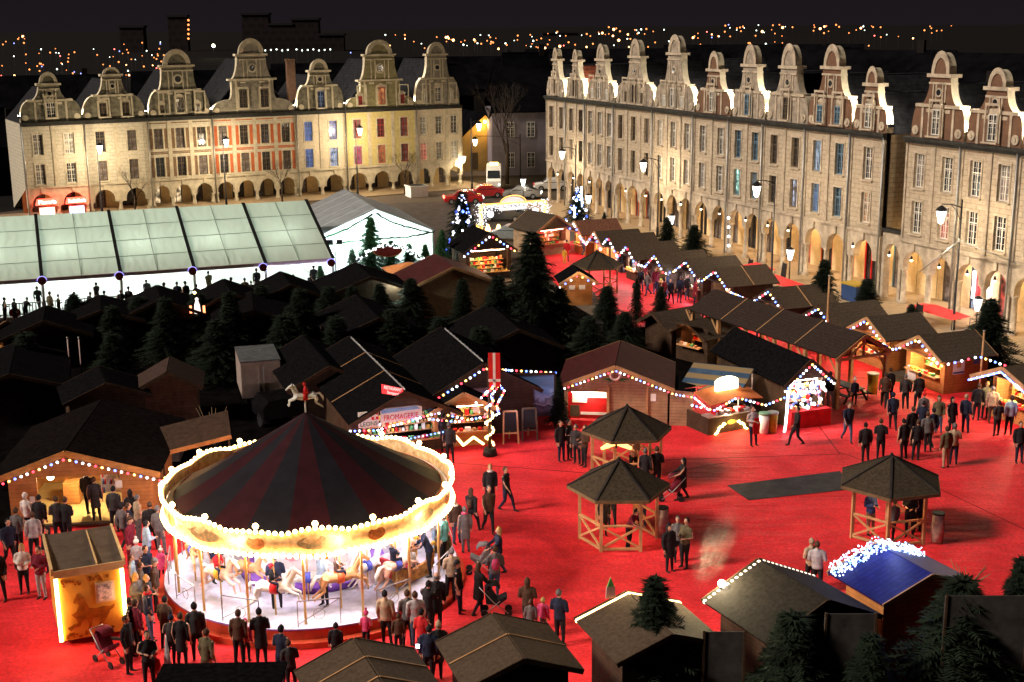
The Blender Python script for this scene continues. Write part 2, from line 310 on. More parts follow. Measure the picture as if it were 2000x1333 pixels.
def house(label,A,U,rz,u0,u1,zc,za,g,nb,wz,wm,tm,fm,gw,lit={},ww=.95,arch=None,side='R',gm=None,brk=False,back=None,floodp=60,door=None,strip=None,aw=1.02,sh=0):
    w=u1-u0; org=A+U*u0; t=thing('gabled_house',label,'house',org,rz,'gabled baroque town houses')
    x1=w; mid=lambda i:(i+.5)*w/nb
    holes=[]
    for i in range(nb):
        for a,b in wz: holes.append((mid(i)-ww/2,mid(i)+ww/2,a,b))
    m=MB(); wall_holes(m,0,x1,za,zc,holes,0,.3)
    m.quad((0,9,0),(0,0.35,za),(0,0.35,zc),(0,9,zc)); m.quad((x1,0.35,za),(x1,9,0),(x1,9,zc),(x1,.35,zc)); m.quad((x1,9,0),(0,9,0),(0,9,zc),(x1,9,zc))
    m.quad((0,.3,za),(x1,.3,za),(x1,.3,zc),(0,.3,zc)) if 0 else None
    m.build('wall',wm,t)
    # arcade
    na=arch or nb; ab=[((i+.5)*w/na,min(aw,w/na/2-.28),za-.55-min(aw,w/na/2-.28)) for i in range(na)]
    m=MB(); arch_wall(m,0,x1,za,ab,-.02,.5,0,ab[0][2]-.25); m.quad((0,.48,za-.02),(x1,.48,za-.02),(x1,3.2,za-.02),(0,3.2,za-.02)); m.build('arcade',trimR if side=='R' else trimL,t)
    for i in range(na+1):
        x=min(max(i*w/na,.22),w-.22); sz=ab[0][2]-.25; MB().tube([(x,.23,0),(x,.23,.3),(x,.23,.32),(x,.23,sz-.2),(x,.23,sz)],[.3,.28,.2,.18,.3],8).build('column',trimR if side=='R' else trimL,t)
    # back wall of the arcade with doors / shop windows
    bm=back or mat('arcade_plaster',(.5,.38,.2),.8,.1)
    m=MB(); hs=[(c-h*.75,c+h*.75,.1,za-.9) for c,h,s in ab]; wall_holes(m,0,x1,0,za,hs,3.2,.2); m.build('shop_front',bm,t)
    for k,h in enumerate(hs):
        dm=(door[k%len(door)] if door else [brown_f,glass,brown_f][k%3])
        fr=MB().box(h[0],h[0]+.09,3.22,3.3,h[2],h[3]).box(h[1]-.09,h[1],3.22,3.3,h[2],h[3]).box(h[0]+.09,h[1]-.09,3.22,3.3,h[3]-.09,h[3]).box((h[0]+h[1])/2-.04,(h[0]+h[1])/2+.04,3.22,3.3,h[2],h[3]-.09).build('shop_door',dm,t)
        MB().quad((h[0],3.36,h[2]),(h[1],3.36,h[2]),(h[1],3.36,h[3]),(h[0],3.36,h[3])).build('pane',lit.get(('s',k),glass if k%2 else curtain),fr)
    # mouldings, pilasters
    m=MB(); m.box(-.02,w+.02,-.38,-.0,zc-.12,zc+.1); m.box(-.02,w+.02,-.26,-.0,zc-.3,zc-.12); m.build('cornice',leadD,t)
    m=MB(); m.box(0,w,-.16,-.03,za-.02,za+.14); m.box(0,w,-.09,-.03,za+.14,za+.2)
    for i in range(na): m.box(ab[i][0]-.12,ab[i][0]+.12,-.14,-.03,za-.5,za-.02)
    m.build('string_course',tm,t)
    for i in range(nb+1):
        x=i*w/nb; pw=.2 if 0<i<nb else .16; a=max(0,x-pw); b=min(w,x+pw); m=MB().box(a,b,-.045,-.003,za+.2,zc-.32)
        z=za+.2
        while z<zc-.35: m.box(a,b,-.09,-.046,z,min(z+.3,zc-.32)); z+=.34
        m.build('pilaster',tm,t)
    if brk:
        m=MB()
        for i in range(nb):
            a0=i*w/nb+.22; b0=(i+1)*w/nb-.22; k=[wz[0][1]+.2,wz[1][0]-.22] if wz[0][1]<wz[1][0] else [wz[1][1]+.2,wz[0][0]-.22]
            m.box(a0,b0,-.022,-.001,min(k)+.12,min(k)+.24); m.box(a0,b0,-.022,-.001,max(k)-.2,max(k)-.08); m.box(a0,b0,-.022,-.001,zc-.6,zc-.48)
            for q in wz: m.box(a0,mid(i)-ww/2-.14,-.022,-.001,q[0],q[1]); m.box(mid(i)+ww/2+.14,b0,-.022,-.001,q[0],q[1])
        m.build('brick_panel',strip or brickO,t)
    # windows
    hh=wz[0][1]-wz[0][0]; key=(round(ww,2),round(hh,2),fm.name)
    if key not in HW: HW[key]=win_frame(ww,hh,2,5,fm)
    pk=('p',)+key[:2]
    if pk not in HW: HW[pk]=MB().quad((.03,.05,.03),(ww-.03,.05,.03),(ww-.03,.05,hh-.03),(.03,.05,hh-.03)).mesh('pane',glass)
    sk=('s',ww,round(hh,2),tm.name)
    if sk not in HW:
        m=MB(); m.box(-.13,0,-.21,-.162,-.05,hh+.15); m.box(ww,ww+.13,-.21,-.162,-.05,hh+.15); m.box(0,ww,-.21,-.162,hh,hh+.15); m.box(-.18,ww+.18,-.32,-.162,-.14,-.05); HW[sk]=m.mesh('window_surround',tm)
    for k,(a,b,c,d) in enumerate(holes):
        f=link('window',HW[key],t,(a,.16,c),0,(1,1,(d-c)/hh)); p=link('pane',HW[pk],f); link('window_surround',HW[sk],f)
        lm=lit.get(k) or (curtain if rnd.random()<.4 else None)
        if lm: p.material_slots[0].link='OBJECT'; p.material_slots[0].material=lm
    # gable
    zt,z1,z2,w1,w2,gx=g; cx=gx-u0
    pr=gable_profile(min(cx,w-cx)*2-.06,zc+.1,z1,z2,zt,w1,w2,cx,sh)
    GM=gm or wm
    m=MB(); m.prism(pr,.0,.55,0,1); m.build('gable',[GM,trimL],t)
    m=MB(); m.box(cx-w1/2-.1,cx+w1/2+.1,-.12,.68,z1-.1,z1+.1); m.box(cx-w2/2-.2,cx+w2/2+.2,-.14,.7,z2-.12,z2+.1); m.box(cx-w2/2-.02,cx+w2/2+.02,-.08,.6,z2-.55,z2-.42)
    rd=w2/2*.82
    m.prism([(cx+rd*1.08*math.cos(PI*i/10),z2+.1+(zt-z2)*1.02*math.sin(PI*i/10)) for i in range(11)]+[(cx-rd*.72*math.cos(PI*i/10),z2+.1+(zt-z2)*.7*math.sin(PI*i/10)) for i in range(11)],-.07,.0)
    for s in (-1,1):
        for q_ in (.16,.30): m.box(cx+s*w2*q_-.06,cx+s*w2*q_+.06,-.05,-.002,z1+.1,z2-.55)
        m.box(cx+s*w1*.2-.3,cx+s*w1*.2+.3,-.04,-.002,z1-.42,z1-.2)
    for s in (-1,1):   # scroll volutes, side strips
        xx=cx+s*(min(cx,w-cx)-.5); m.tube([(xx,-.1,zc+.55),(xx,.0,zc+.55)],.3,12); m.tube([(xx,-.16,zc+.55),(xx,-.1,zc+.55)],.12,8)
        m.box(cx+s*w1*.36-.1,cx+s*w1*.36+.1,-.06,-.002,zc+.1,z1-.1)
    m.tube([(cx,-.09,(z1+z2)/2-.1),(cx,0,(z1+z2)/2-.1)],[.34*(w2/2.2)]*2,14)
    m.build('gable_moulding',tm,t)
    m=MB(); m.tube([(cx,-.12,(z1+z2)/2-.1),(cx,-.085,(z1+z2)/2-.1)],.22*(w2/2.2),12); m.build('oculus',glass,t)
    for (dx,gwid,z,hgt) in gw:
        key=(gwid,hgt,fm.name)
        if key not in HW: HW[key]=win_frame(gwid,hgt,2,4,fm)
        s=MB().box(cx+dx-gwid/2-.14,cx+dx+gwid/2+.14,-.05,-.0,z-.12,z+hgt+.16); s.prism([(cx+dx-gwid/2-.2,z+hgt+.16),(cx+dx+gwid/2+.2,z+hgt+.16),(cx+dx,z+hgt+.5)],-.1,-.0) if gwid<.8 or dx==0 else None
        s.build('window_surround',tm,t)
        f=link('window',HW[key],t,(cx+dx-gwid/2,-.13,z)); pk=('p',gwid,hgt)
        if pk not in HW: HW[pk]=MB().quad((.03,.05,.03),(gwid-.03,.05,.03),(gwid-.03,.05,hgt-.03),(.03,.05,hgt-.03)).mesh('pane',glass)
        pp=link('pane',HW[pk],f); link('window_surround',HW[sk],f)
        if ('g',dx) in lit: pp.material_slots[0].link='OBJECT'; pp.material_slots[0].material=lit[('g',dx)]
    # roof behind the gable
    zr=z2-.5; m=MB(); rx=min(cx,w-cx)
    m.slab((0,.5,zc),(cx,.5,zr),(cx,9,zr),(0,9,zc),-.12); m.slab((w,9,zc),(cx,9,zr),(cx,.5,zr),(w,.5,zc),-.12); m.add([(0,9,zc),(w,9,zc),(cx,9,zr)],[(0,1,2)])
    rf=m.build('roof',slate if lit.get('roof') is None else lit['roof'],t)
    if lit.get('chim'):
        x,y=lit['chim']; MB().box(x-.45,x+.45,y-.3,y+.3,zc+1.0,zr+1.6).box(x-.52,x+.52,y-.37,y+.37,zr+1.6,zr+1.8).build('chimney',brick,rf)
    # drainpipe + valley floodlight
    px=w-.05 if side=='R' else .05
    MB().tube([(px,-.2,0.1),(px,-.2,zc-.15)],.07,6).build('drainpipe',steel,t)
    if floodp:
        fx=w-.02 if side=='R' else .02
        fl=MB().box(fx-.16,fx+.16,.12,.42,zc+.5,zc+.75).build('floodlight',ironD,t); MB().box(fx-.13,fx+.13,.15,.39,zc+.75,zc+.80).build('lamp_glass',glow('flood_glass',(1,.86,.6),22),fl)
        lamp('POINT',(fx,.27,z1+.35),floodp*1.0,(1,.86,.66),.16,t,'valley_floodlight')
        lamp('POINT',(fx,.27,zc+1.0),floodp*.9,(1,.86,.66),.1,t,'valley_floodlight')
    return t
litW=litwin('lit_window_warm',(1,.72,.4),.22); litB=litwin('lit_window_blue',(.2,.35,1),.09); litP=litwin('lit_window_pink',(1,.2,.5),.16); litR=litwin('lit_window_red',(1,.1,.08),.14); litG=litwin('lit_window_green',(.55,1,.75),.5); litO=litwin('lit_window_orange',(1,.4,.12),.12); litV=litwin('lit_window_violet',(.5,.4,1),.13); litC=litwin('lit_window_cold',(.75,.8,1),.2)
wzL=[(3.25,5.3),(6.2,8.3)]; aL=2.85; zL=9.4
def gs(w,z1,h=1.5): return w
blueL=mat('bright_blue_paint',(.10,.18,.42),.5,.1)
H=lambda *a,**k: house(*a,**k)
H('beige stone house with a plain bell gable, over the red neon awnings',LA,lu,lrz,-5.2,.87,zL,aL,(14.3,11.6,13.2,4.2,2.0,-2.15),2,wzL,stoneL,trimL,white_f,[(0,.9,9.9,1.5)],lit={3:litW},side='L',gm=stoneG,floodp=8)
H('beige house with two round-headed attic windows beside the red-awning house',LA,lu,lrz,.87,7.3,zL,aL,(14.65,11.9,13.95,3.9,1.9,4.1),2,wzL,stoneL,trimL,brown_f,[(-1.15,.75,9.8,1.35),(1.15,.75,9.8,1.35)],lit={},side='L',gm=stoneG,floodp=40)
H('grey stone house striped with brown brick, under a tall arched gable top',LA,lu,lrz,7.3,14.2,zL,aL,(16.3,12.2,14.7,4.6,3.3,10.9),3,wzL,stoneL,trimL,brown_f,[(0,.8,9.9,1.5),(-1.9,.5,9.9,.8),(1.9,.5,9.9,.8)],lit={('s',0):litW,('s',1):litW},side='L',gm=stoneG,brk=True,strip=mat('brown_brick_strips',(.17,.11,.065),.8,.2,3),floodp=40)
H('orange brick and white stone house with the tallest gable of the far row',LA,lu,lrz,14.2,23.66,zL,aL,(17.3,13.1,15.7,5.2,3.2,19.0),4,wzL,stoneL,trimL,brown_f,[(-1.2,.95,10.1,1.9),(1.2,.95,10.1,1.9)],lit={},side='L',gm=mat('dimmed_cream_render',(.24,.22,.18),.8,.2,2),brk=True,floodp=40,sh=1)  # gable render darkened in colour to stand for dimmer light up there
H('narrow cream house with blue windows left of the yellow house',LA,lu,lrz,23.66,29.5,zL,aL,(15.0,12.2,13.8,4.0,2.3,26.7),2,wzL,stoneC,trimL,blueL,[(0,.9,9.8,1.8)],lit={0:litB,1:litB,2:litC,3:litV,'chim':(.8,3)},side='L',gm=stoneG,floodp=40)
H('pale yellow house with dark red window frames and a lit attic',LA,lu,lrz,29.5,38.3,zL,aL,(16.95,12.6,15.4,5.4,3.6,34.0),3,wzL,stoneY,trimL,red_f,[(0,.95,9.9,1.9),(-2.6,.6,9.9,1.0),(2.6,.6,9.9,1.0)],lit={0:litP,2:litO,('g',0):litO},side='L',gm=mat('dimmed_yellow_render',(.22,.20,.11),.8,.2,2),floodp=40,arch=3,sh=1)  # gable colour is the yellow render darkened for its dimmer light
H('slim cream house at the right corner of the far row',LA,lu,lrz,38.3,44.3,zL,aL,(16.6,12.6,15.3,4.0,2.5,41.2),3,wzL,stoneC,trimL,white_f,[(0,.8,9.9,1.7),(-1.7,.5,9.9,1.1),(1.7,.5,9.9,1.1)],lit={0:litR},side='L',gm=mat('dimmed_cream_render',(.24,.22,.18),.8,.2,2),floodp=40,ww=.8)  # cream gable carries its dimness in the darker colour
wzR=[(5.0,7.1),(8.0,10.2)]; aR=4.35; zR=11.15; cream=mat('warm_arcade_plaster',(.62,.48,.28),.8,.08); coral=mat('coral_paint',(.6,.13,.06),.5,.1)
RH=[('house with two orange brick attic panels, at the far end of the right row',-2.3,2.83,(16.1,13.1,15.0,2.9,1.25,0),2,dict(fm=curtain and brown_f)),
('narrow grey house with a slender gable, second from the far end of the right row',2.83,7.52,(16.0,13.2,15.0,3.0,1.25,4.95),2,dict(fm=brown_f,lit={'roof':tile_r})),
('grey stone house left of the small balconies, third along the right row',7.52,13.9,(16.6,13.2,15.2,4.0,1.9,10.8),3,dict(fm=white_f,door=[cream,cream,coral])),
('weathered stone house with dark window boxes, fourth along the right row',13.9,21.8,(17.1,13.3,15.6,4.6,2.2,18.0),3,dict(fm=brown_f,door=[coral,cream,brown_f])),
('stone house with the highest gable of the right row and white sash windows',21.8,29.1,(17.5,13.4,16.0,4.6,2.4,25.4),3,dict(fm=white_f,door=[brown_f,cream,brown_f])),
('narrow house with a red brick attic, sixth along the right row',29.1,34.82,(16.2,13.2,14.8,3.7,1.8,32.0),2,dict(fm=white_f,gm=brick,door=[brown_f])),
('stone house with one white-green lit window above a shop door with string bulbs',34.82,39.84,(16.8,13.3,15.3,3.7,2.0,37.45),2,dict(fm=blue_f,lit={0:litG},door=[brown_f])),
('stone house over the first bright red shop arches, eighth along the right row',39.84,45.5,(16.9,13.3,15.3,4.2,2.1,42.8),2,dict(fm=brown_f,lit={2:litC,('s',0):litR},door=[coral])),
('brick and stone house with two pedimented attic windows and pale blue shutters',45.5,50.9,(16.9,13.4,15.4,4.2,2.1,48.15),2,dict(fm=blue_f,lit={0:litB,1:litC},gm=brick,two=1,door=[coral,redP])),
('brick corner house with white lower windows beside the dark alley',50.9,54.66,(15.5,12.9,14.4,2.7,1.35,52.75),1,dict(fm=white_f,lit={0:litO},gm=brick,arch=1,door=[blue_f])),
('red brick gabled house just right of the dark alley, above the white-garlanded shop',56.8,62.12,(16.6,13.3,15.2,4.0,1.9,59.6),2,dict(fm=white_f,lit={2:litR,('s',1):litC},gm=brick)),
('red brick house at the near end of the right row with a low round gable',62.12,67.0,(15.7,13.2,14.6,3.8,1.7,64.65),2,dict(fm=white_f,lit={('s',0):litR},gm=brick)),
('brick house cut off by the picture edge at the near end of the right row',67.0,72.5,(16.4,13.3,15.2,4.0,1.9,69.7),2,dict(fm=white_f,gm=brick))]
for k,(lb,a,b,g,nb,kw) in enumerate(RH):
    gwn=[(0,.85,11.5,1.6)]+([(-1.6,.5,11.5,.95),(1.6,.5,11.5,.95)] if k in(2,3,4) else [])
    if kw.pop('two',0): gwn=[(-1.05,.7,11.55,1.2),(1.05,.7,11.55,1.2)]
    if k==0: gwn=[(0,.4,11.6,1.4)]
    b2=kw.pop('brk',0)
    H(lb,RA,ru,rrz,a,b,zR,aR,g,nb,wzR,stoneR,trimR,kw.pop('fm'),gwn,side='R',back=cream,ww=.95 if nb<3 else .9,floodp=70 if k not in(7,) else 0,brk=b2,strip=brick,**{'lit':{}, **{q:v for q,v in kw.items() if q not in('gm',)}},gm=kw.get('gm',stoneD))
    t=RA+ru*((a+b)/2)-rn*1.8
    lamp('POINT',(t.x,t.y,aR-.6),85 if k>3 else 45,(1,.64,.30),.15,None,'arcade_lamp')
for i,u in enumerate([-2,4,10.5,18,26,33,41]):
    t=LA+lu*(u)-ln*1.8; lamp('POINT',(t.x,t.y,2.3),7,(1,.62,.3),.15,None,'arcade_lamp')
# visible hanging lanterns in the arcade openings of the right row
def hang(u,z,c=(1,.75,.45),d=.3):
    p=RA+ru*u+rn*d; t=thing('arcade_lantern','small round lit lamp hanging in an arch of the right row','lantern',(p.x,p.y,z),0,'lamps hanging in the arcade arches')
    MB().tube([(0,0,0),(0,0,.25)],[.12,.04],8).build('lamp_shade',ironD,t); MB().ball((0,0,-.03),.09).build('bulb',glow('arcade_bulb',c,6),t)
for u in (1.2,5.2,9,17,21,24,27.5,31,34,38,41.2,44,52,56,58.3,61,63.6,66): hang(u,3.3)
# alley between the two parts of the right row: low arched wall and dark side buildings
al=thing('alley_arch','low stone wall with one lit arch closing the dark alley in the right row','archway',RA+ru*54.7,rrz)
m=MB(); arch_wall(m,0,2.06,4.7,[(1.03,.75,3.2)],.1,.5); m.build('wall',trimR,al)
m=MB(); m.box(-.04,2.1,-.02,.7,4.7,4.9); m.build('coping',leadD,al)
MB().quad((0,3.2,0),(2.06,3.2,0),(2.06,3.2,4.5),(0,3.2,4.5)).build('rear_wall',cream,al)
p=RA+ru*55.7-rn*1.8; lamp('POINT',(p.x,p.y,3.6),18,(1,.62,.26),.12,None,'arcade_lamp')
# red neon awnings + shop interior at the left end of the far row
for i,(px,py,tx) in enumerate([(92,394,'Pizzeria'),(150,391,'Sandwicherie')]):
    q=onplane(px,py,LA+ln*.5,LB+ln*.5); t=thing('neon_awning',['red lit shop awning with white lettering, the left of the two neon shop signs','red lit shop awning with white lettering, the right of the two neon shop signs'][i],'awning',q,lrz)
    MB().prism([(-1.1,-.35),(1.1,-.35),(.9,.25),(-.9,.25)],-.1,.4).build('cover',glow('neon_red',(1,.05,.03),2.2),t)
    text(tx,.5,'lettering',glow('neon_white',(1,.6,.45),5),t,(0,-.13,-.05),(PI/2,0,0),width=1.7)
    q2=onplane(px,py+16,LA+ln*.15,LB+ln*.15); w=thing('shop_window','bright shop window glowing under its red neon awning','shop window',q2,lrz,'shop windows under the neon awnings')
    MB().box(-.8,.8,-.05,.05,-.9,.3).build('frame',white_f,w); MB().quad((-.7,-.06,-.8),(.7,-.06,-.8),(.7,-.06,.2),(-.7,-.06,.2)).build('pane',glow('shop_pane%d'%i,[(1,.6,.5),(.5,.5,1)][i],2.2),w)
# ================================================================ CITY BEYOND
def tz(D): return 0 if D<250 else .018*(D-250)
def far(px,py,h=6):
    d=ray(px,py); D=260.
    while D<1300 and CH+d[2]/d[1]*D>tz(D)+h: D+=4
    return Vector((d[0]/d[1]*D,D,CH+d[2]/d[1]*D))
amb=glow('amber_street_light',(1,.27,.07),.95); amb2=glow('bright_amber_light',(1,.42,.14),3); whl=glow('white_city_light',(.85,1,.85),1.6); redl=glow('red_city_light',(1,.12,.1),2.5); blul=glow('blue_city_light',(.25,.3,1),1.2)
cl={}
def citylight(px,py,m,r,grp,lb):
    p=far(px,py); k=(m.name,)
    if k not in cl:
        cl[k]=(MB().ball((0,0,0),1,n=8,m=6).mesh('lamp_head',m),MB().tube([(0,0,-12),(0,0,0)],.06,5).mesh('pole',ironD))
    s=r*.68*p.y/CF
    o=thing('street_lamp',lb,'street lamp',p,0,grp); link('lamp_head',cl[k][0],o,sc=s); link('pole',cl[k][1],o)
A_='far amber street lights'; AL='small amber street light on the dark hillside beyond the roofs'
W_='far white lights'; WL='small white lamp on the dark hillside beyond the roofs'
r2=random.Random(11)
for (x0,x1,y0,y1,n) in [(0,60,60,150,16),(60,330,95,150,60),(230,320,78,115,10),(640,860,68,110,12),(870,960,68,90,22),(960,1100,66,100,24),(1060,1180,62,112,26),(1180,1300,52,100,30),(1300,1420,58,90,14),(1405,1640,48,72,34),(1440,1560,82,92,10),(1640,1760,50,75,12),(1760,1900,50,88,8),(1560,1700,88,100,6)]:
    for i in range(n):
        x=r2.uniform(x0,x1); y=r2.uniform(y0,y1)+(50-y0)*0
        w=r2.random(); big=r2.random()<.18
        if w<.74: citylight(x,y,amb2 if big else amb,r2.uniform(1.1,2.4)*(1.5 if big else 1),A_,AL)
        elif w<.95: citylight(x,y,whl,r2.uniform(.9,2.3),W_,WL)
        else: citylight(x,y,redl if w<.98 else blul,1.7,'far red and blue lights','tiny red or blue light on the dark hillside')
for x in range(518,640,11): citylight(x+(0 if x<570 else 6),97+(x%3),whl,2.0,W_,WL)
citylight(417,90,glow('stadium_light',(1,1,.6),9),4.5,None,'bright yellow-white floodlight shining on the dark skyline left of the tall gable')
citylight(362,77,redl,3,None,'red aviation lamp on the distant tower on the skyline')
# apartment blocks
conc=brickmat('distant_concrete',(.012,.009,.010),(.009,.007,.008),(.024,.018,.018),.11,.5,.35,.09); concw=mat('distant_window',(.02,.017,.02),.6,.2)
def block(px0,px1,pt,pb,label,D=640):
    def at(px,py):
        d=ray(px,py); return Vector((d[0]/d[1]*D,D,CH+d[2]/d[1]*D))
    a=at(px0,pb); b=at(px1,pb); tp=at(px0,pt).z; base=tz(D)-2; w=b.x-a.x; t=thing('apartment_block',label,'building',(a.x,D,base))
    MB().box(0,w,0,w*.5,0,tp-base).build('wall',conc,t); MB().box(-.5,w+.5,-.5,w*.5+.5,tp-base,tp-base+1).build('roof',concw,t)
    return t
block(475,527,30,98,'tallest wide dim apartment block on the skyline above the orange brick house')
block(527,572,50,98,'lower middle wing of the dim apartment slab on the skyline')
block(572,624,40,98,'right-hand tall wing of the dim apartment slab on the skyline')
block(624,672,70,98,'low dim building right of the apartment slab on the skyline')
block(236,282,55,95,'small dim apartment tower on the skyline left of the mast')
tw=block(331,368,34,98,'slim dim tower with a column of amber lights on the skyline')
for i in range(5):
    d=ray(368,40+i*9); D=638; MB().ball((0,0,0),.5).build('lamp_head',amb,None,(d[0]/d[1]*D,D,CH+d[2]/d[1]*D)); o=bpy.data.objects[-1] if 0 else COL.objects[-1]; tag(o,'amber light in the column up the edge of the distant tower','lamp','tower lights')
block(1060,1130,66,74,'low dim hall far off behind the right row of gables',900)
# dark houses in between
droof=mat('dark_distant_roof',(.004,.004,.005),.9,.3,.4,spec=0); dwall=mat('dark_distant_wall',(.014,.011,.010),.9,.2,.3)
def backhouse(px,py,D,w,dp,hr,rz,label,wall=None,roof=None,he=None):
    d=ray(px,py); z=CH+d[2]/d[1]*D; he=he or z-hr
    t=thing('background_house',label,'house',(d[0]/d[1]*D,D,0),rz)
    MB().box(-w/2,w/2,0,dp,0,he).build('wall',wall or dwall,t)
    m=MB(); m.slab((-w/2-.3,-.3,he-.1),(w/2+.3,-.3,he-.1),(w/2,dp/2,z),(-w/2,dp/2,z),-.2); m.slab((-w/2,dp/2,z),(w/2,dp/2,z),(w/2+.3,dp+.3,he-.1),(-w/2-.3,dp+.3,he-.1),-.2)
    m.add([(-w/2,0,he),(-w/2,dp,he),(-w/2,dp/2,z-.1)],[(0,1,2)]).add([(w/2,0,he),(w/2,dp,he),(w/2,dp/2,z-.1)],[(0,2,1)])
    rf=m.build('roof',roof or droof,t); MB().box(w*.3,w*.3+.8,dp/2-.4,dp/2+.4,z-.6,z+1.1).build('chimney',dwall,rf)
    return t
for i,(px,py,D,w,dp,hr,rz,lb) in enumerate([(-22,236,150,8,8,3,.5,'unlit house at the left edge beside the red-awning house'),(60,150,230,26,14,5,.2,'unlit roof behind the first two far gables'),(400,140,210,22,14,6,.3,'tall unlit roof in the gap left of the orange brick house'),(560,140,215,20,12,5,.4,'unlit roof behind the narrow cream house'),(650,125,230,22,12,5,.1,'long unlit roof left of the yellow house gable'),(810,128,220,20,12,5,.3,'unlit roof between the yellow house and the slim cream house'),(900,112,260,30,14,6,0,'unlit long roof beyond the far corner'),(1120,110,260,26,14,6,.2,'unlit roof behind the far end of the right row'),(1330,96,240,60,16,7,-.2,'long unlit roof behind the middle of the right row'),(1640,100,150,22,14,6,-.6,'unlit roof behind the pedimented brick house'),(1760,165,115,14,12,5,-1.1,'unlit roof seen down the dark alley'),(1900,108,120,24,14,4,-1.1,'unlit roof beyond the near end of the right row'),(1480,88,330,50,18,6,-.3,'long unlit roof far behind the row')]):
    backhouse(px,py,D,w,dp,hr,rz,lb)
gapw=mat('blue_grey_render',(.20,.18,.21),.85,.12,.6); ygw=mat('ochre_render',(.42,.30,.12),.85,.12,.6)
t=backhouse(1035,235,166,9.5,9,0,.12,'pale grey two-storey house closing the gap between the two rows',gapw,droof,he=8.2)
for c in list(t.children): 
    if c.name.startswith('roof'): c.scale=(1,1,1); c.location.z=0
m=MB(); m.slab((-5,-.3,8.1),(5,-.3,8.1),(4.2,5,13.5),(-4.2,5,13.5),-.2); m.slab((-4.2,5,13.5),(4.2,5,13.5),(5,9.3,8.1),(-5,9.3,8.1),-.2); m.build('steep_roof',droof,t)
for x in (-3,-.4,2.4):
    for z in (1.0,4.8):
        f=link('window',win_frame(1.0,1.9,2,4,white_f),t,(x,-.09,z)); MB().quad((.03,.04,.03),(.97,.04,.03),(.97,.04,1.8),(.03,.04,1.8)).build('pane',glass,f)
backhouse(1035,103,196,7,9,9,.15,'house with a very steep dark roof behind the grey house in the gap')
t=thing('gable_house','ochre gable house lit by a yellow wall lamp beside the road','house',(-3.2,172,0),.35)
MB().prism([(-4,0),(4,0),(4,3.8),(0,7.2),(-4,3.8)],0,9).build('wall',ygw,t); m=MB(); m.slab((-4.4,-.3,3.5),(0,-.3,7.3),(0,9.3,7.3),(-4.4,9.3,3.5),.2); m.slab((0,-.3,7.3),(4.4,-.3,3.5),(4.4,9.3,3.5),(0,9.3,7.3),.2); m.build('roof',droof,t)
for x,z,h in((-1.6,.2,2.2),(1.2,1,1.6)): MB().box(x-.5,x+.5,-.06,-.01,z,z+h).build('door' if h>2 else 'window',brown_f,t)
wl=MB().tube([(-.4,-.1,6.4),(-.4,-.9,6.5)],.04,6).build('lamp_bracket',ironD,t); MB().ball((-.4,-.95,6.4),.22).build('bulb',glow('sodium_bulb',(1,.55,.12),12),wl); lamp('POINT',(-.4,-1.3,6.0),110,(1,.55,.12),.2,t)

# ================================================================ TREES
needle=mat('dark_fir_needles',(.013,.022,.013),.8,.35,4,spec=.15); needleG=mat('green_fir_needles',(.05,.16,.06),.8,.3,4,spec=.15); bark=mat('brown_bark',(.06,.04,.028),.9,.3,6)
def fir_mesh(seed,h=1.0,full=1.0,top=0):
    q=random.Random(seed); mb=MB(); nt=20
    for i in range(nt):
        f=i/(nt-1); z=.12+.86*f; rr=(.33*(1-f)**.85+.015)*full; nb=int(15-7*f)
        for k in range(nb):
            a=2*PI*(k+q.random())/nb; L=rr*q.uniform(.65,1.15); dz=-.16*L+q.uniform(-.02,.02); rise=.10*L
            d=Vector((math.cos(a),math.sin(a),0)); sd=Vector((-d.y,d.x,0))
            for s in range(12):
                u=(s+.6)/12; c=d*L*u+Vector((0,0,z+rise*math.sin(u*PI)+dz*u)); wl=.07*(1.15-u)*(1 if full>.7 else .8)+.010
                for sg in (-1,1):
                    tip=c+sd*sg*wl*q.uniform(.7,1.3)+d*.035+Vector((0,0,q.uniform(-.025,.012))); b1=c-d*.010; b2=c+d*.012
                    mb.add([b1,b2,tip],[(0,1,2)]); 
                t2=c+d*.03+Vector((0,0,.03)); mb.add([c-sd*.009,c+sd*.009,t2],[(0,1,2)])
            tip=d*(L*1.12)+Vector((0,0,z+dz*1.1)); c=d*L*.85+Vector((0,0,z+dz*.85)); mb.add([c-sd*.012,c+sd*.012,tip],[(0,1,2)])
    mb.tube([(0,0,.95),(0,0,1.04)],[.006,.001],4)
    return mb
FIR=[fir_mesh(s).mesh('crown',needle) for s in (1,2,3)]+[fir_mesh(4,full=.75).mesh('crown',needle)]
TR=MB().tube([(0,0,0),(.004,0,.5),(0,0,.97)],[.022,.013,.003],7).mesh('trunk',bark)
def fir(px,py,h,w,label,k=0,m=None,z=0,grp=None,at=None):
    p=at or P(px,py,z); t=thing('fir_tree',label,'fir tree',p,rnd.random()*6,grp)
    c=link('crown',FIR[k%4],t,sc=(w*1.95,w*1.95,h)); link('trunk',TR,t,sc=(h*.8,h*.8,h))
    if m: c.material_slots[0].link='OBJECT'; c.material_slots[0].material=m
    return t
def fh(px,pyb,pyt):
    p=P(px,pyb); return Zat(p.x,p.y,pyt)
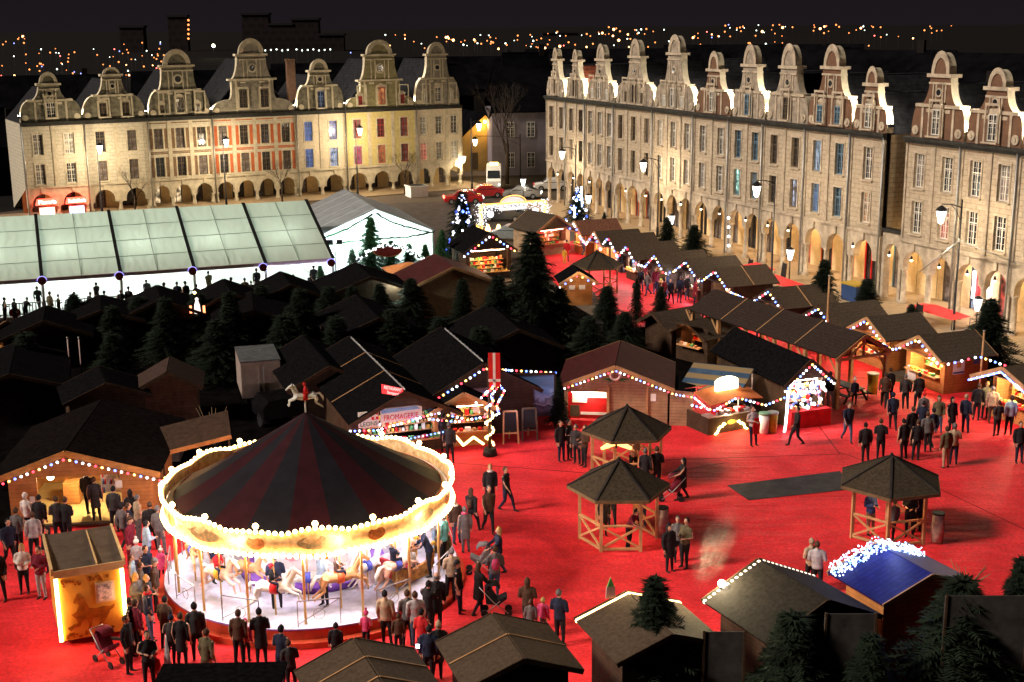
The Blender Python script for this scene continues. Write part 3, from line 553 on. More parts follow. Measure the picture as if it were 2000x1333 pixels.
for k,(px,pb,pt,w,lb) in enumerate([
 (95,690,600,2.3,'dark fir in front of the dim chalet at the far left of the rink'),(225,700,598,2.6,'dark fir between the first two dim chalets below the rink'),(330,712,582,2.8,'dark fir in front of the rounded chalet gable below the rink'),(455,700,570,2.9,'dark fir left of the small nativity lamps below the rink'),(590,690,565,3.0,'dark fir below the oval lamp sign at the rink corner'),(690,650,560,2.3,'dark fir against the dim chalet below the white marquee'),(745,665,555,2.4,'dark fir on the right of the dim chalet below the marquee'),
 (905,650,545,2.3,'dark fir against the pale plank wall of the chalet below the marquee'),(1040,690,455,4.4,'tallest and widest dark fir in the middle of the market'),(975,690,540,3.2,'dark fir on the left of the tallest fir'),(1095,690,565,3.0,'dark fir on the right of the tallest fir'),(1185,655,560,2.8,'dark fir before the orange kiosk in the middle'),(1243,640,545,1.1,'very slim dark fir at the edge of the far red lane'),(1000,720,625,3.0,'low dark fir left of the pale cabinet in the middle'),(1220,700,610,2.6,'low dark fir right of the pale cabinet in the middle'),(860,700,620,2.8,'dark fir at the head of the right tinsel ridge'),
 (150,668,575,2.8,'dark fir on the right of the flat dark stall below the rink'),(275,672,580,3.0,'dark fir between the second and third dim gables below the rink'),(392,665,572,3.0,'dark fir between the third and fourth dim gables below the rink'),(515,655,558,3.0,'dark fir between the fourth and fifth dim gables below the rink'),(645,650,560,2.8,'dark fir between the tent-corner chalet and the wide dim chalet'),(805,640,545,2.8,'dark fir between the wide dim chalet and the pale plank wall'),(560,735,615,3.4,'dark fir behind the black hall roofs, below the tent corner'),(660,730,618,3.2,'dark fir behind the left tinsel ridge'),(770,715,605,3.4,'dark fir between the tops of the two tinsel ridges'),(430,745,625,3.2,'dark fir just left of the pale box trailer'),(225,760,650,2.6,'dark fir right of the two bare flagpoles'),(60,770,650,3.4,'dark fir at the left picture edge below the rink'),(940,760,640,3.2,'dark fir behind the bulb-trimmed shutter gable'),(1290,640,560,1.6,'small dark fir beside the red lane, right of the very slim fir'),(1150,730,620,3.0,'dark fir in front of the pale cabinet in the middle'),
 (1090,835,735,1.25,'small fir beside the open hatch of the red-roofed chalet'),
 (1302,500,425,2.2,'fir before the right row under the second lantern'),(1355,505,440,2.5,'broader fir next to the slim lantern tree on the right pavement'),(1605,640,508,2.6,'tall fir behind the right lane chalets beside a wooden pole'),(1690,655,545,3.0,'fir between the lane chalets and the right row arcade'),(1925,735,585,3.3,'large fir behind the orange stall at the right'),(1778,640,595,1.4,'tiny fir at the back corner of an orange chalet'),(1180,452,415,.9,'small dim fir left of the arcade near the lit tree')]):
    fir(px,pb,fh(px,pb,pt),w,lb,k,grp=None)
for k,(px,pb,pt,w,zz,lb) in enumerate([(718,1420,1270,1.0,0,'small fir in front of the batten-roofed chalet at the bottom'),(1018,1400,1225,1.15,0,'thin fir in front of the second bottom chalet roof'),(1275,1400,1130,2.5,0,'bushy fir beside the glowing front of a bottom chalet'),(1540,1420,1200,3.2,0,'big dark fir before the chalet with the lamp-edged roof'),(1860,1400,1130,3.4,0,'wide dark fir mass at the bottom right corner'),(1975,1330,1090,1.8,0,'dark fir at the lower right edge of the picture'),(1690,1440,1240,2.0,0,'dark fir between the two right-hand bottom chalets')]):
    p=P(px,pb); fir(px,pb,Zat(p.x,p.y,pt),w,lb,k)
# green firs before the marquee, brightened by an added light
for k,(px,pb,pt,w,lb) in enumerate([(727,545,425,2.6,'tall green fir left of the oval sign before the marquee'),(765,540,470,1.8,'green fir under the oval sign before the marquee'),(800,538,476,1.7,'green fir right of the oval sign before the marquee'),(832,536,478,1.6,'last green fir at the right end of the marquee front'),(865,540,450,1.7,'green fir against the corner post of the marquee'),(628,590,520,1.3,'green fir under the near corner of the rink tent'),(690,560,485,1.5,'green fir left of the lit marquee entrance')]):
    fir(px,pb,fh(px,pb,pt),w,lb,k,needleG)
BB=[glow('white_bulb',(.9,.92,1),3.2),glow('blue_bulb',(.08,.16,1),3.2),glow('red_bulb',(1,.03,.05),2.4),glow('amber_bulb',(1,.5,.1),3),glow('warm_bulb',(1,.6,.2),3)]
BM=[MB().ball((0,0,0),1,n=6,m=4).mesh('bulb',b) for b in BB]
def lit_tree(px,pb,pt,w,lb,n,q):
    p=P(px,pb); h=Zat(p.x,p.y,pt); t=fir(0,0,h,w,lb,1,at=p)
    for i in range(n):
        f=q.random()**.8; a=q.uniform(0,2*PI); rr=w*.42*(1-f)+.06
        link('bulb',BM[0 if q.random()<.55 else 1],t,(rr*math.cos(a),rr*math.sin(a),h*(.1+.88*f)),sc=q.choice([.07,.08,.13]))
    for i in range(3): # icicle light tubes
        f=.25+.25*i; a=4.2+i; rr=w*.42*(1-f)+.1; MB().tube([(rr*math.cos(a),rr*math.sin(a),h*f),(rr*math.cos(a),rr*math.sin(a),h*f+.9)],.06,6).build('light_tube',glow('icy_tube',(.55,.75,1),6),t)
q=random.Random(5)
lit_tree(905,515,375,3.6,'tall fir left of the entrance arch decked in blue and white bulbs',75,q); lit_tree(1128,440,365,2.6,'fir right of the entrance arch decked in blue and white bulbs',55,q)
def bare(x,y,h,label,seed,spread=.5,sc=1):
    q=random.Random(seed); mb=MB(); t=thing('bare_tree',label,'tree',(x,y,0))
    MB().tube([(0,0,0),(.1,0,h*.4)],[.25*sc,.17*sc],8).build('trunk',bark,t)
    def br(p,d,L,r,dep):
        e=p+d*L; mb.tube([p,(p+e)/2+Vector((q.uniform(-.1,.1),q.uniform(-.1,.1),0))*L*.3,e],[r,r*.8,r*.55],4 if dep<3 else 6)
        if dep:
            for _ in range(q.choice([2,3,3])):
                nd=(d+Vector((q.uniform(-1,1),q.uniform(-1,1),q.uniform(-.3,.7)))*spread).normalized(); br(e,nd,L*q.uniform(.62,.85),r*.55,dep-1)
    for k in range(4): br(Vector((.1,0,h*(.25+.05*k))),Vector((q.uniform(-.5,.5),q.uniform(-.5,.5),1)).normalized(),h*.2,.12*sc,5)
    mb.build('crown',mat('twig_bark',(.05,.04,.035),.9,.2),t)
p=LB+lu*6; bare(p.x,p.y-2,12,'big bare tree beyond the far corner in the gap between the rows',3); bare(p.x+6,p.y+14,11,'second bare tree farther back in the gap',8)
for k,(px,py) in enumerate([(262,395),(550,372),(790,365)]):
    p=onplane(px,py,LA+ln*4,LB+ln*4); bare(p.x,p.y,5,['small bare tree before the second far house','small bare tree before the orange brick house','small bare tree before the yellow house'][k],20+k,.6,.4)
# shrub twigs
for px,py,h,lb in [(418,838,2.0,'clump of tall bare twigs behind the carousel roof'),(1885,1150,1.9,'bare twiggy shrub tipped with light at the lower right')]:
    p=P(px,py+40); t=thing('twig_shrub',lb,'shrub',p); mb=MB()
    for i in range(16): a=q.uniform(0,6.3); mb.tube([(0,0,0),(math.cos(a)*.25,math.sin(a)*.25,h*.5),(math.cos(a)*.7,math.sin(a)*.7,h*q.uniform(.6,1))],[.03,.02,.008],4)
    mb.build('stems',mat('pale_twigs',(.25,.18,.1),.9,.2),t); MB().tube([(0,0,-.0),(0,0,.25)],[.3,.35],8).build('pot',ironD,t)

# ================================================================ STREET LAMPS
lampg=glow('lantern_glass',(1,.86,.62),7); lampd=glow('dim_lantern_glass',(1,.93,.85),1.6)
def lantern(mb,x,y,z,s=1): mb.tube([(x,y,z-.85*s),(x,y,z-.8*s),(x,y,z-.08*s)],[.10*s,.14*s,.30*s],6,sm=False)
def tall_lamp(base,top,arm,L,label,power,drop=.25,sc=1.0,col=(1,.78,.5)):
    t=thing('street_lamp',label,'street lamp',base); h=top
    MB().tube([(0,0,0),(0,0,1.0),(0,0,1.05),(0,0,h)],[.13,.11,.075,.05],8).build('pole',ironD,t)
    a=Vector((arm.x,arm.y,0)).normalized()*L; m=MB(); m.tube([(0,0,h-.5),a*.5+Vector((0,0,h-.25)),a+Vector((0,0,h-.2))],[.04,.035,.03],6)
    m.tube([Vector((0,0,h-1.3)),a*.3+Vector((0,0,h-.6)),a*.55+Vector((0,0,h-.25))],[.02]*3,5); m.build('arm',ironD,t)
    m=MB(); z=h-.25-drop; lantern(m,a.x,a.y,z,sc); ln_=m.build('lantern',lampg,t); MB().tube([(a.x,a.y,z-.1),(a.x,a.y,z+.05),(a.x,a.y,z+.25)],[.36*sc,.3*sc,.03],6,sm=False).build('cap',ironD,ln_)
    if power: lamp('POINT',(a.x,a.y,z-.95*sc),power,col,.2,t)
    return t
for k,(px,pb,pt,lb) in enumerate([(1124,412,283,'tall street lamp at the far end of the right row'),(1284,466,303,'tall street lamp before the fourth house of the right row'),(1506,562,345,'tall street lamp on a dark pole before the red shop arches'),(1861,648,390,'tall street lamp with cable stays before the brick house at the right')]):
    b=P(px,pb); tall_lamp(b,Zat(b.x,b.y,pt),rn,1.5,lb,[200,330,330,330][k])
for k,(px,py,lb,pw) in enumerate([(195,295,'street lamp before the second house of the far row',800),(442,282,'street lamp before the orange brick house',800),(703,260,'street lamp between the narrow cream house and the yellow house',800)]):
    q3=onplane(px,py,LA+ln*4.2,LB+ln*4.2); b=q3-ln*1.2; h=b.z+.5+.6; b.z=0; tall_lamp(b,h,ln,1.2,lb,pw)
for k,(px,py,lb,pw) in enumerate([(905,312,'wall lantern on the corner of the slim cream house',70)]):
    q3=onplane(px,py,LA+ln*.7,LB+ln*.7); t=thing('wall_lantern',lb,'lantern',q3); m=MB(); lantern(m,0,0,.4,.9); m.build('lantern_glass',lampg,t); MB().tube([(0,0,.4),(-.5,.5,.6)],.04,5).build('bracket',ironD,t); lamp('POINT',(0,-.2,-.7),pw,(1,.8,.5),.15,t)
b=Vector((-4.4,149,0)); tall_lamp(b,Zat(b.x,b.y,232),Vector((1,0,0)),.9,'street lamp just right of the far corner of the far row',200)
b=Vector((1.2,158,0)); tall_lamp(b,Zat(b.x,b.y,262),Vector((-1,0,0)),5.4,'street lamp lighting the road in front of the ochre gable house',160)
for px,pb,py,lb in [(1541,556,495,'short pale lantern beside the chalkboard before the red shop arches'),(1310,486,428,'short pale lantern rising over the fir on the right pavement'),(1149,440,388,'short pale lantern right of the blue-lit tree'),(1905,655,592,'short bright lantern before the white-garlanded shop'),(1022,392,355,'short pale lantern by the road behind the entrance arch')]:
    b=P(px,pb); h=Zat(b.x,b.y,py)+.35; t=thing('lantern_post',lb,'lantern post',b); MB().tube([(0,0,0),(0,0,h-.8)],[.06,.04],6).build('pole',ironD,t); m=MB(); lantern(m,0,0,h); l_=m.build('lantern',lampd,t); MB().tube([(0,0,h-.08),(0,0,h+.12)],[.33,.05],6,sm=False).build('cap',ironD,l_); lamp('POINT',(0,0,h-1.1),14,(1,.85,.65),.15,t)
b=P(1861,648); s1=Zat(b.x,b.y,470)
t=thing('stay_cables','pair of pale stay cables running down from the right-hand lamp pole','cable',(b.x,b.y,s1)); e1=P(1795,532,3.5)-Vector((b.x,b.y,s1)); e2=onplane(1985,515,RA+rn*.4,RB+rn*.4)-Vector((b.x,b.y,s1)); MB().tube([(0,0,0),e1],.035,5).tube([(0,0,0),e2],.035,5).build('cable',steel,t)
MB().tube([(0,0,-.1),(0,0,.12)],.09,8).build('collar',steel,t)

# ================================================================ CARS
def car(px,py,rz,paint,label,van=False,tail=False,cat='car',L=4.2):
    b=P(px,py); t=thing('parked_car' if cat=='car' else cat.replace(' ','_'),label,cat,b,rz); g=mat('car_glass',(.02,.025,.03),.08,.1,spec=.8)
    if not van:
        pr=[(-L/2,.35),(-L/2+.05,.78),(-L/2+.9,.92),(-L/2+1.5,1.38),(L/2-1.5,1.42),(L/2-.55,.98),(L/2-.05,.9),(L/2,.4),(L/2-.1,.25),(-L/2+.1,.25)]
    else: pr=[(-L/2,.35),(-L/2,2.7),(L/2-1.3,2.7),(L/2-1.2,2.2),(L/2-.5,1.3),(L/2,1.1),(L/2,.4),(L/2-.1,.3),(-L/2+.1,.3)]
    o=MB().prism(pr,-.85,.85).build('body',paint,t); bv=o.modifiers.new('b','BEVEL'); bv.width=.12; bv.segments=3; bv.limit_method='ANGLE'
    m=MB()
    if not van:
        for s in (-1,1): m.add([(-L/2+1.0,s*.862,.95),(L/2-.85,s*.862,.98),(L/2-1.5,s*.80,1.33),(-L/2+1.55,s*.80,1.30)],[(0,1,2,3)])
        m.quad((-L/2+.93,-.7,.96),(-L/2+.93,.7,.96),(-L/2+1.47,.62,1.37),(-L/2+1.47,-.62,1.37)); m.quad((L/2-.58,-.7,1.03),(L/2-.58,.7,1.03),(L/2-1.45,.62,1.42),(L/2-1.45,-.62,1.42))
    else: m.quad((L/2-.5,-.75,1.35),(L/2-.5,.75,1.35),(L/2-1.17,.7,2.18),(L/2-1.17,-.7,2.18))
    m.build('window_glass',g,t)
    for x in(-L/2+.8,L/2-.85):
        for s in(-1,1): w=MB().tube([(x,s*.88,.32),(x,s*.68,.32)],.32,14).build('wheel',ironD,t); MB().tube([(x,s*.9,.32),(x,s*.86,.32)],.18,10).build('rim',steel,w)
    for s in(-1,1):
        MB().ball((L/2-.03,s*.62,.68),.13,n=8,m=4).build('headlight',glow('headlight',(1,.95,.8),4 if van else 1.5),t); MB().ball((-L/2+.04,s*.62,.75),.12).build('tail_light',glow('tail_on',(1,.05,.03),7) if tail else redP,t)
    return t
pr_=mat('red_car_paint',(.5,.02,.02),.25,.04,spec=.6); pw_=mat('white_car_paint',(.8,.8,.78),.25,.03,spec=.6); ps_=mat('silver_car_paint',(.35,.35,.34),.25,.05,metal=.5); pd_=mat('dark_car_paint',(.04,.045,.05),.25,.05,spec=.6)
car(948,386,.15,pr_,'red car by the blue-lit tree behind the arch',tail=True); car(905,398,.1,pr_,'second red car with lit tail lamps, half behind the blue-lit tree',tail=True)
car(1078,372,.05,pw_,'white car brightly lit at the far end of the right row'); car(1020,388,-.1,ps_,'grey car parked behind the entrance arch'); car(985,432,-.2,pd_,'dark car seen through the entrance arch'); car(1000,470,-.3,ps_,'silver car just inside the entrance arch')
v=car(965,368,-1.57,pw_,'white box van with a yellow roof beacon on the road',van=True,cat='delivery van',L=4.6); MB().box(-.8,-.2,-.5,.5,2.7,2.95).build('beacon',glow('beacon_yellow',(1,.6,.1),3),v)
p=P(814,384); t=thing('planter_box','square white planter box on the pavement before the yellow house','planter',p,.4); MB().box(-1,1,-1,1,.08,1.1).box(-1.08,1.08,-1.08,1.08,1.1,1.25).box(-1.02,1.02,-1.02,1.02,0,.14).build('box',whiteP,t); MB().box(-.9,.9,-.9,.9,1.1,1.28).build('soil',ironD,t)

# ================================================================ ENTRANCE ARCH
a=P(940,452); b=P(1064,442); ax=(b-a); W_a=ax.length; t=thing('light_arch','glowing white garland arch with a lettered sign over the market entrance','light arch',a,math.atan2(ax.y,ax.x))
og=glow('orange_neon',(1,.42,.1),.8); wg=glow('arch_white',(.85,.9,1),.9)
hA=2.45
for x in (0,W_a): MB().box(x-.12,x+.12,-.12,.12,0,hA).build('post',og,t)
m=MB(); m.box(.12,W_a-.12,-.1,.1,hA-.12,hA+.05); cx=W_a/2
m.tube([(cx-1.35*math.cos(PI*i/12),-.02,hA-.05+.72*math.sin(PI*i/12)) for i in range(13)],.05,6); m.build('neon_tube',og,t)
m=MB(); q=random.Random(3)
def sp(x,z): m.ball((x,q.uniform(-.25,.25),z),q.uniform(.025,.04),n=5,m=3)
for i in range(420):
    s=q.choice([0,W_a]); sp(s+q.gauss(0,.28),q.uniform(.4,hA+.15))
for i in range(350): x=q.uniform(0,W_a); sp(x,hA-abs(q.gauss(0,.3))-.05)
tag(m.build('garland_bulbs',wg,t),None,None,None,'stuff')
m=MB(); m.prism([(cx-1.4,1.75),(cx+1.4,1.75),(cx+1.4,2.3)]+[(cx+1.25*math.cos(PI*i/12),2.3+.7*math.sin(PI*i/12)) for i in range(13)]+[(cx-1.4,2.3)],-.03,.06); sb=m.build('sign_board',glow('arch_board',(.9,.93,1),.16),t)
text('Marché de Noël',.5,'lettering',brown_f,t,(cx,-.05,2.2),(PI/2,0,0),width=2.4)
for x in (.95,W_a-1.0): MB().tube([(x,-.1,1.5),(x,.1,1.5)],.3,16).build('light_wreath',wg,t)
lamp('POINT',(cx,-1.2,2.2),5,(1,.95,.9),.3,t)
for i in range(5):
    p=P(932+i*21+(8 if i>2 else 0),458); t=thing('glowing_cone','small orange glowing cone lamp in the row below the entrance arch','lamp',p,0,'cone lamps below the arch'); MB().tube([(0,0,0),(0,0,.5),(0,0,.9)],[.3,.24,.1],8).build('shade',glow('cone_orange',(1,.55,.12),3),t); MB().tube([(0,0,-.0),(0,0,.06)],.34,8).build('base',ironD,t)
# ================================================================ LIGHT STRINGS
cableM=mat('black_cable',(.02,.02,.02),.6,.1)
def string(name,pts,label,step=.33,r=.055,cols=(0,1,0,2,3,1,0,0,2,3),group='strings of coloured bulbs',bright=0,cat='light string'):
    pts=[Vector(p) for p in pts]; t=thing(name,label,cat,pts[0],0,group); m=MB(); rel=[p-pts[0] for p in pts]
    m.tube(rel,.012,4); m.build('cable',cableM,t); k=0; acc=0
    for i in range(len(rel)-1):
        a,b=rel[i],rel[i+1]; L=(b-a).length
        while acc<L:
            if k<100: link('bulb',BM[cols[k%len(cols)]],t,a+(b-a)*(acc/L)-Vector((0,0,.05)),sc=r)
            k+=1; acc+=step
        acc-=L
    return t
# ================================================================ CHALETS
def chalet(loc,rz,w,d,he,hr,label,wm=wood,rm=roofB,openw=0,oz=(1.0,2.1),inside=None,power=0,flap=True,ohf=.5,ohs=.3,lite=None,counter=None,battens=0,px=0,side_open=False,shelf=True,name='market_chalet'):
    """front centre at loc; front faces local -y, ridge along y"""
    t=thing(name,label,'market stall',loc,rz); x0,x1=-w/2,w/2
    zz=lambda x:he+(hr-he)*(1-abs(x)/(w/2))
    m=MB()
    if openw:
        a,b=px-openw/2,px+openw/2; wall_holes(m,x0,x1,0,he,[(a,b,oz[0],oz[1])],0,.08)
    else: m.quad((x0,0,0),(x1,0,0),(x1,0,he),(x0,0,he))
    m.add([(x0,0,he),(x1,0,he),(0,0,hr)],[(0,1,2)]); m.add([(x0,d,he),(x1,d,he),(0,d,hr)],[(0,2,1)])
    m.quad((x0,d,0),(x0,0,0),(x0,0,he),(x0,d,he)); m.quad((x1,0,0),(x1,d,0),(x1,d,he),(x1,0,he)); m.quad((x1,d,0),(x0,d,0),(x0,d,he),(x1,d,he)); m.quad((x0,0,.05),(x1,0,.05),(x1,d,.05),(x0,d,.05))
    m.build('wall',wm,t)
    m=MB()
    for x in (x0,x1):
        for y in (0,d): m.box(x-.07,x+.07,y-.07,y+.07,0,he)
    m.build('corner_post',beamW if wm is not woodD else woodD,t) if 0 else None
    sx=w/2+ohs; ze=he-(hr-he)*ohs/(w/2); m=MB(); th=.07
    m.slab((-sx,-ohf,ze),(0,-ohf,hr),(0,d+.3,hr),(-sx,d+.3,ze),th); m.slab((0,-ohf,hr),(sx,-ohf,ze),(sx,d+.3,ze),(0,d+.3,hr),th)
    rf=m.build('roof',rm,t)
    bm=beamW if wm in(wood,woodP) else woodD
    for s in (-1,1): MB().beam((s*sx,-ohf-.02,ze),(0,-ohf-.02,hr),.05,.18).build('bargeboard',bm,t); MB().beam((s*sx,d+.32,ze),(0,d+.32,hr),.04,.14).build('bargeboard',bm,t)
    if battens:
        for s in (-1,1):
            for k in range(battens):
                y=-ohf+(d+ohf+.3)*(k+1)/(battens+1); MB().beam((s*.02,y,hr+th+.02),(s*sx,y,ze+th+.02),.05,.03).build('batten',beamW,rf)
    if openw:
        ct=MB().box(a-.05,b+.05,-.35,-.01,oz[0]-.08,oz[0]-.02).box(a,b,.5,.55,.06,oz[1]) if inside else MB().box(a-.05,b+.05,-.35,-.01,oz[0]-.08,oz[0]-.02)
        ct.build('counter',counter or beamW,t)
        if flap: MB().slab((a,-.03,oz[1]+.03),(b,-.03,oz[1]+.03),(b,-1.0,oz[1]+.28),(a,-1.0,oz[1]+.28),.04).build('flap',wm,t)
        if shelf:
            q=random.Random(int(loc[0]*100)); gm_=[redP,whiteP,beamW,mat('green_goods',(.1,.3,.1),.6,.2),mat('gold_goods',(.5,.3,.06),.5,.2)]; m=MB()
            for r_ in range(3):
                z=oz[0]+.05+r_*.33; x=a+.05; m.box(a,b,.9,1.2,z-.04,z-.01,2)
                while x<b-.15: s=q.uniform(.1,.2); m.box(x,x+s*.8,.95,.95+s,z,z+s*q.uniform(.8,1.5),q.randrange(5)); x+=s+.03
            x=a+.1
            while x<b-.2: s=q.uniform(.1,.25); m.box(x,x+s,-.25,-.08,oz[0]-.015,oz[0]+.02+s*.5,q.randrange(5)); x+=s+.1
            m.build('goods',gm_,t)
        if power:
            lamp('POINT',(px,.3,oz[1]-.15),power,lite or (1,.78,.45),.12,t); flap and lamp('POINT',(px,-.75,oz[1]),power*.3,lite or (1,.78,.45),.12,t); MB().tube([(a+.2,.15,oz[1]-.05),(b-.2,.15,oz[1]-.05)],.03,6).build('tube_light',glow('stall_tube_'+str(round((lite or (1,.78,.45))[2],1)),lite or (1,.78,.45),12),t)  # outer point under the flap is added to light front wall and carpet
    return t
def gable_pts(t,w,he,hr,ohf=.5,ohs=.3,dz=-.12,dy=-.08):
    sx=w/2+ohs; ze=he-(hr-he)*ohs/(w/2); M=Matrix.Translation(t.location)@Matrix.Rotation(t.rotation_euler.z,4,'Z')
    return [M@Vector(v) for v in ((-sx,-ohf+dy,ze+dz),(0,-ohf+dy,hr+dz),(sx,-ohf+dy,ze+dz))]
# right-hand lane: gables face the lane; one bulb string zigzags along them
laneA=math.atan2(-.936,.352); ap=[(1122,433),(1161,454),(1189,461),(1225,478),(1280,496),(1341,508),(1398,526),(1503,565),(1600,598),(1693,622),(1795,658)]
LL=['reddish-roofed stall at the far end of the right-hand lane','second stall from the far end of the right-hand lane','third stall from the far end of the right-hand lane','stall with a blazing white counter behind the far pavilion','stall with hanging lit puppets beside the far crowd','stall with the large grey roof behind the thick of the crowd','stall with a pale canvas flap right of the thick of the crowd','dark stall lit by a fruit-coloured lamp beside the shelter','low dark stall hidden behind the long shelter roof','orange stall with a hanging tube lamp, left of the plain orange stall','large orange plank stall with a white menu board and posters on its side']
lp=[]
for k,(px,py) in enumerate(ap):
    hr=2.75; c=P(px,py,hr); n=Vector((math.sin(laneA),-math.cos(laneA),0)); big=k in(5,6,7,8,9,10); w=3.1 if k==10 else (2.9 if big else 2.3); loc=c-n*.5; loc.z=0
    warm=[(1,.8,.6),(1,.7,.5),(1,.8,.7),(1,.9,.85),(1,.7,.4),(.75,.8,1),(1,.7,.5),(1,.6,.35),(1,.7,.5),(1,.65,.3),(1,.75,.35)][k]
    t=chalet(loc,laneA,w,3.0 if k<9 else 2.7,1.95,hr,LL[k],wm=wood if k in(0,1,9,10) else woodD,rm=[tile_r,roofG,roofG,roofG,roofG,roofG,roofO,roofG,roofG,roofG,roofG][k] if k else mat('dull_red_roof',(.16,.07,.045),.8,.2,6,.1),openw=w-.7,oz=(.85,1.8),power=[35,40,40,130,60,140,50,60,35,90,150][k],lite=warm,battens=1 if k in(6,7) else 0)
    g=gable_pts(t,w,1.95,hr); lp+= [g[0],g[1],g[2]]
    if k==10:
        sw=MB().box(w/2+.005,w/2+.03,.5,1.2,1.0,2.0).build('poster',whiteP,t); MB().box(w/2+.03,w/2+.035,.5,1.2,1.82,1.95).box(w/2+.03,w/2+.035,.5,1.2,1.04,1.14).build('band',blueL,sw); MB().box(w/2+.03,w/2+.036,.72,.98,1.35,1.6).build('emblem',mat('orange_ink',(.6,.3,.05),.6,.1),sw)
        MB().box(w/2+.005,w/2+.03,1.75,2.1,1.45,1.85).build('poster',blueL,t); MB().box(-1.35,-.65,-.03,-.005,.15,.9).build('menu_board',whiteP,t)
h=len(lp)//3; seg=[(0,4),(4,8),(8,11)]
for i,(a,b) in enumerate(seg): string('light_string',lp[a*3:b*3]+([lp[b*3]] if b<11 else [P(1912,695,2.4),P(2010,728,2.4)]),['coloured bulbs along the far stalls of the right-hand lane','coloured bulbs along the crowded middle stalls of the right-hand lane','coloured bulbs along the orange stalls of the right-hand lane'][i],.34 if i else .42,.062 if i else .075,cols=(0,1,0,2,0,1,3) if i else (0,0,1,2,0,0,1,2))
# near right stall cut by the frame
t=chalet(P(1985,830),laneA+.1,3.2,3,2.2,2.9,'stall with a pale awning and glowing food counter at the right edge',wm=wood,rm=roofO,openw=2.7,power=120,ohf=1.2,counter=redC)
g=gable_pts(t,3.2,2.2,2.9,ohf=1.2); string('light_string',g,'dense blue bulbs along the awning at the right edge',.09,.045,cols=(1,1,0,1))
for a,b,lb in [((1612,705),(1598,540),'bare wooden pole among the lane stalls before the tall fir'),((1912,780),(1921,648),'bare wooden pole behind the large orange stall')]:
    p=P(*a); h=Zat(p.x,p.y,b[1]); t=thing('wooden_pole',lb,'pole',p); MB().tube([(0,0,0),(0,0,h)],[.07,.05],7).build('shaft',beamW,t); MB().tube([(0,0,h),(0,0,h+.06)],.075,7).build('cap',steel,t)
# left side of the lane + middle
t=chalet(P(1080,498),math.atan2(-.35,1)+.9,3.4,3.4,2.2,3.3,'timber chalet with an open gable near the entrance arch',wm=woodP,rm=roofG,openw=2.6,power=22,lite=(1,.35,.25))
t=chalet(P(955,545),.35,3.6,3.4,2.3,3.5,'chalet crammed with amber-lit goods below the blue-lit tree',wm=woodD,rm=roofB,openw=3.0,oz=(.6,2.2),power=110,lite=(1,.62,.3)); string('light_string',gable_pts(t,3.6,2.3,3.5),'coloured bulbs on the gable of the amber-lit chalet',.34,.07)
t=chalet(P(1128,597),.1,2.0,2.0,1.75,2.35,'small orange kiosk with a black roof and notices in the middle of the lane',wm=wood,rm=roofB); string('light_string',gable_pts(t,2.0,1.75,2.35),'short bulb string on the small orange kiosk',.45,.06)
for x in (-.6,.1): MB().box(x,x+.42,-.03,-.004,1.1,1.4).build('notice',whiteP,t)
lamp('POINT',(0,-1.2,2.0),14,(1,.7,.4),.1,t)
for k,(px,pb,w,d,he,hr,rz,lb,wm,rm) in enumerate([
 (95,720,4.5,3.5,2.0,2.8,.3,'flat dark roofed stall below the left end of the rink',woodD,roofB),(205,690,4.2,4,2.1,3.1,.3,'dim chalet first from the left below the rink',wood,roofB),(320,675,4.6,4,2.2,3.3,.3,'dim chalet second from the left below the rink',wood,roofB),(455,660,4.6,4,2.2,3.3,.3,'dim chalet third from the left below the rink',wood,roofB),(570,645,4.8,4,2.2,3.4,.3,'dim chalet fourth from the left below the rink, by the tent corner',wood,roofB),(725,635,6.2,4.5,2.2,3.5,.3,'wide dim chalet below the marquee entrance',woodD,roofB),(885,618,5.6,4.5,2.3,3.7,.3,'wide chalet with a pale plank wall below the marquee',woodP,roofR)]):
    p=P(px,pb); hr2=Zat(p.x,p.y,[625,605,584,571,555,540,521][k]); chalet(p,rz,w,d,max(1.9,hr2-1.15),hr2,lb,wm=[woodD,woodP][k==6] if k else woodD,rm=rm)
for k,(px,py,w,d,rz,lb,rm,pwr) in enumerate([(1285,688,2.4,2.2,-1.0,'small brown-roofed stall behind the low firs',roofG,0),(1350,708,2.4,2.2,-.9,'small stall with a glowing orange gable behind the striped awning',roofG,22)]):
    t=chalet(P(px,py),rz,w,d,1.7,2.35,lb,wm=woodD,rm=rm,openw=1.6 if pwr else 0,power=pwr,lite=(1,.4,.15))
# red-roofed chalet in the centre
A=P(1102,826); B=P(1303,832); rz=math.atan2(B.y-A.y,B.x-A.x); c=(A+B)/2; w=(B-A).length
t=chalet(c,rz,w,4.2,2.0,2.95,'wide red-roofed plank chalet with a white-counter hatch and a wreath on its gable',wm=woodP,rm=roofR,openw=2.0,oz=(.15,1.55),px=-1.3,inside=1,power=26,lite=(1,.85,.6),flap=False,counter=redP)
MB().box(-.35,2.2,-.0,.0,0,0) if 0 else None
m=MB(); m.tube([(.0+.22*math.cos(2*PI*i/12),-.55,2.55+.22*math.sin(2*PI*i/12)) for i in range(13)],.06,6); m.build('wreath',mat('wreath_pale',(.6,.4,.35),.7,.2),t)
m=MB(); q=random.Random(2)
for i in range(50): a=q.uniform(2.8,6.6); m.add([(.05*math.cos(a),-.5,2.35),(.6*math.cos(a)*q.uniform(.6,1.3),-.55,2.35+.3*math.sin(a)*q.random()),(.1*math.cos(a),-.52,2.42)],[(0,1,2)])
m.build('fir_sprig',needleG,t)
for x0,x1,z0,z1,mm in [(-2.1,-1.4,.9,1.4,whiteP),(-1.35,-.4,1.15,1.4,whiteP),(-2.2,-1.75,.2,.75,brown_f),(-1.7,-.4,.3,.42,whiteP)]: MB().box(x0,x1,.45,.6,z0,z1).build('shelf',mm,t)
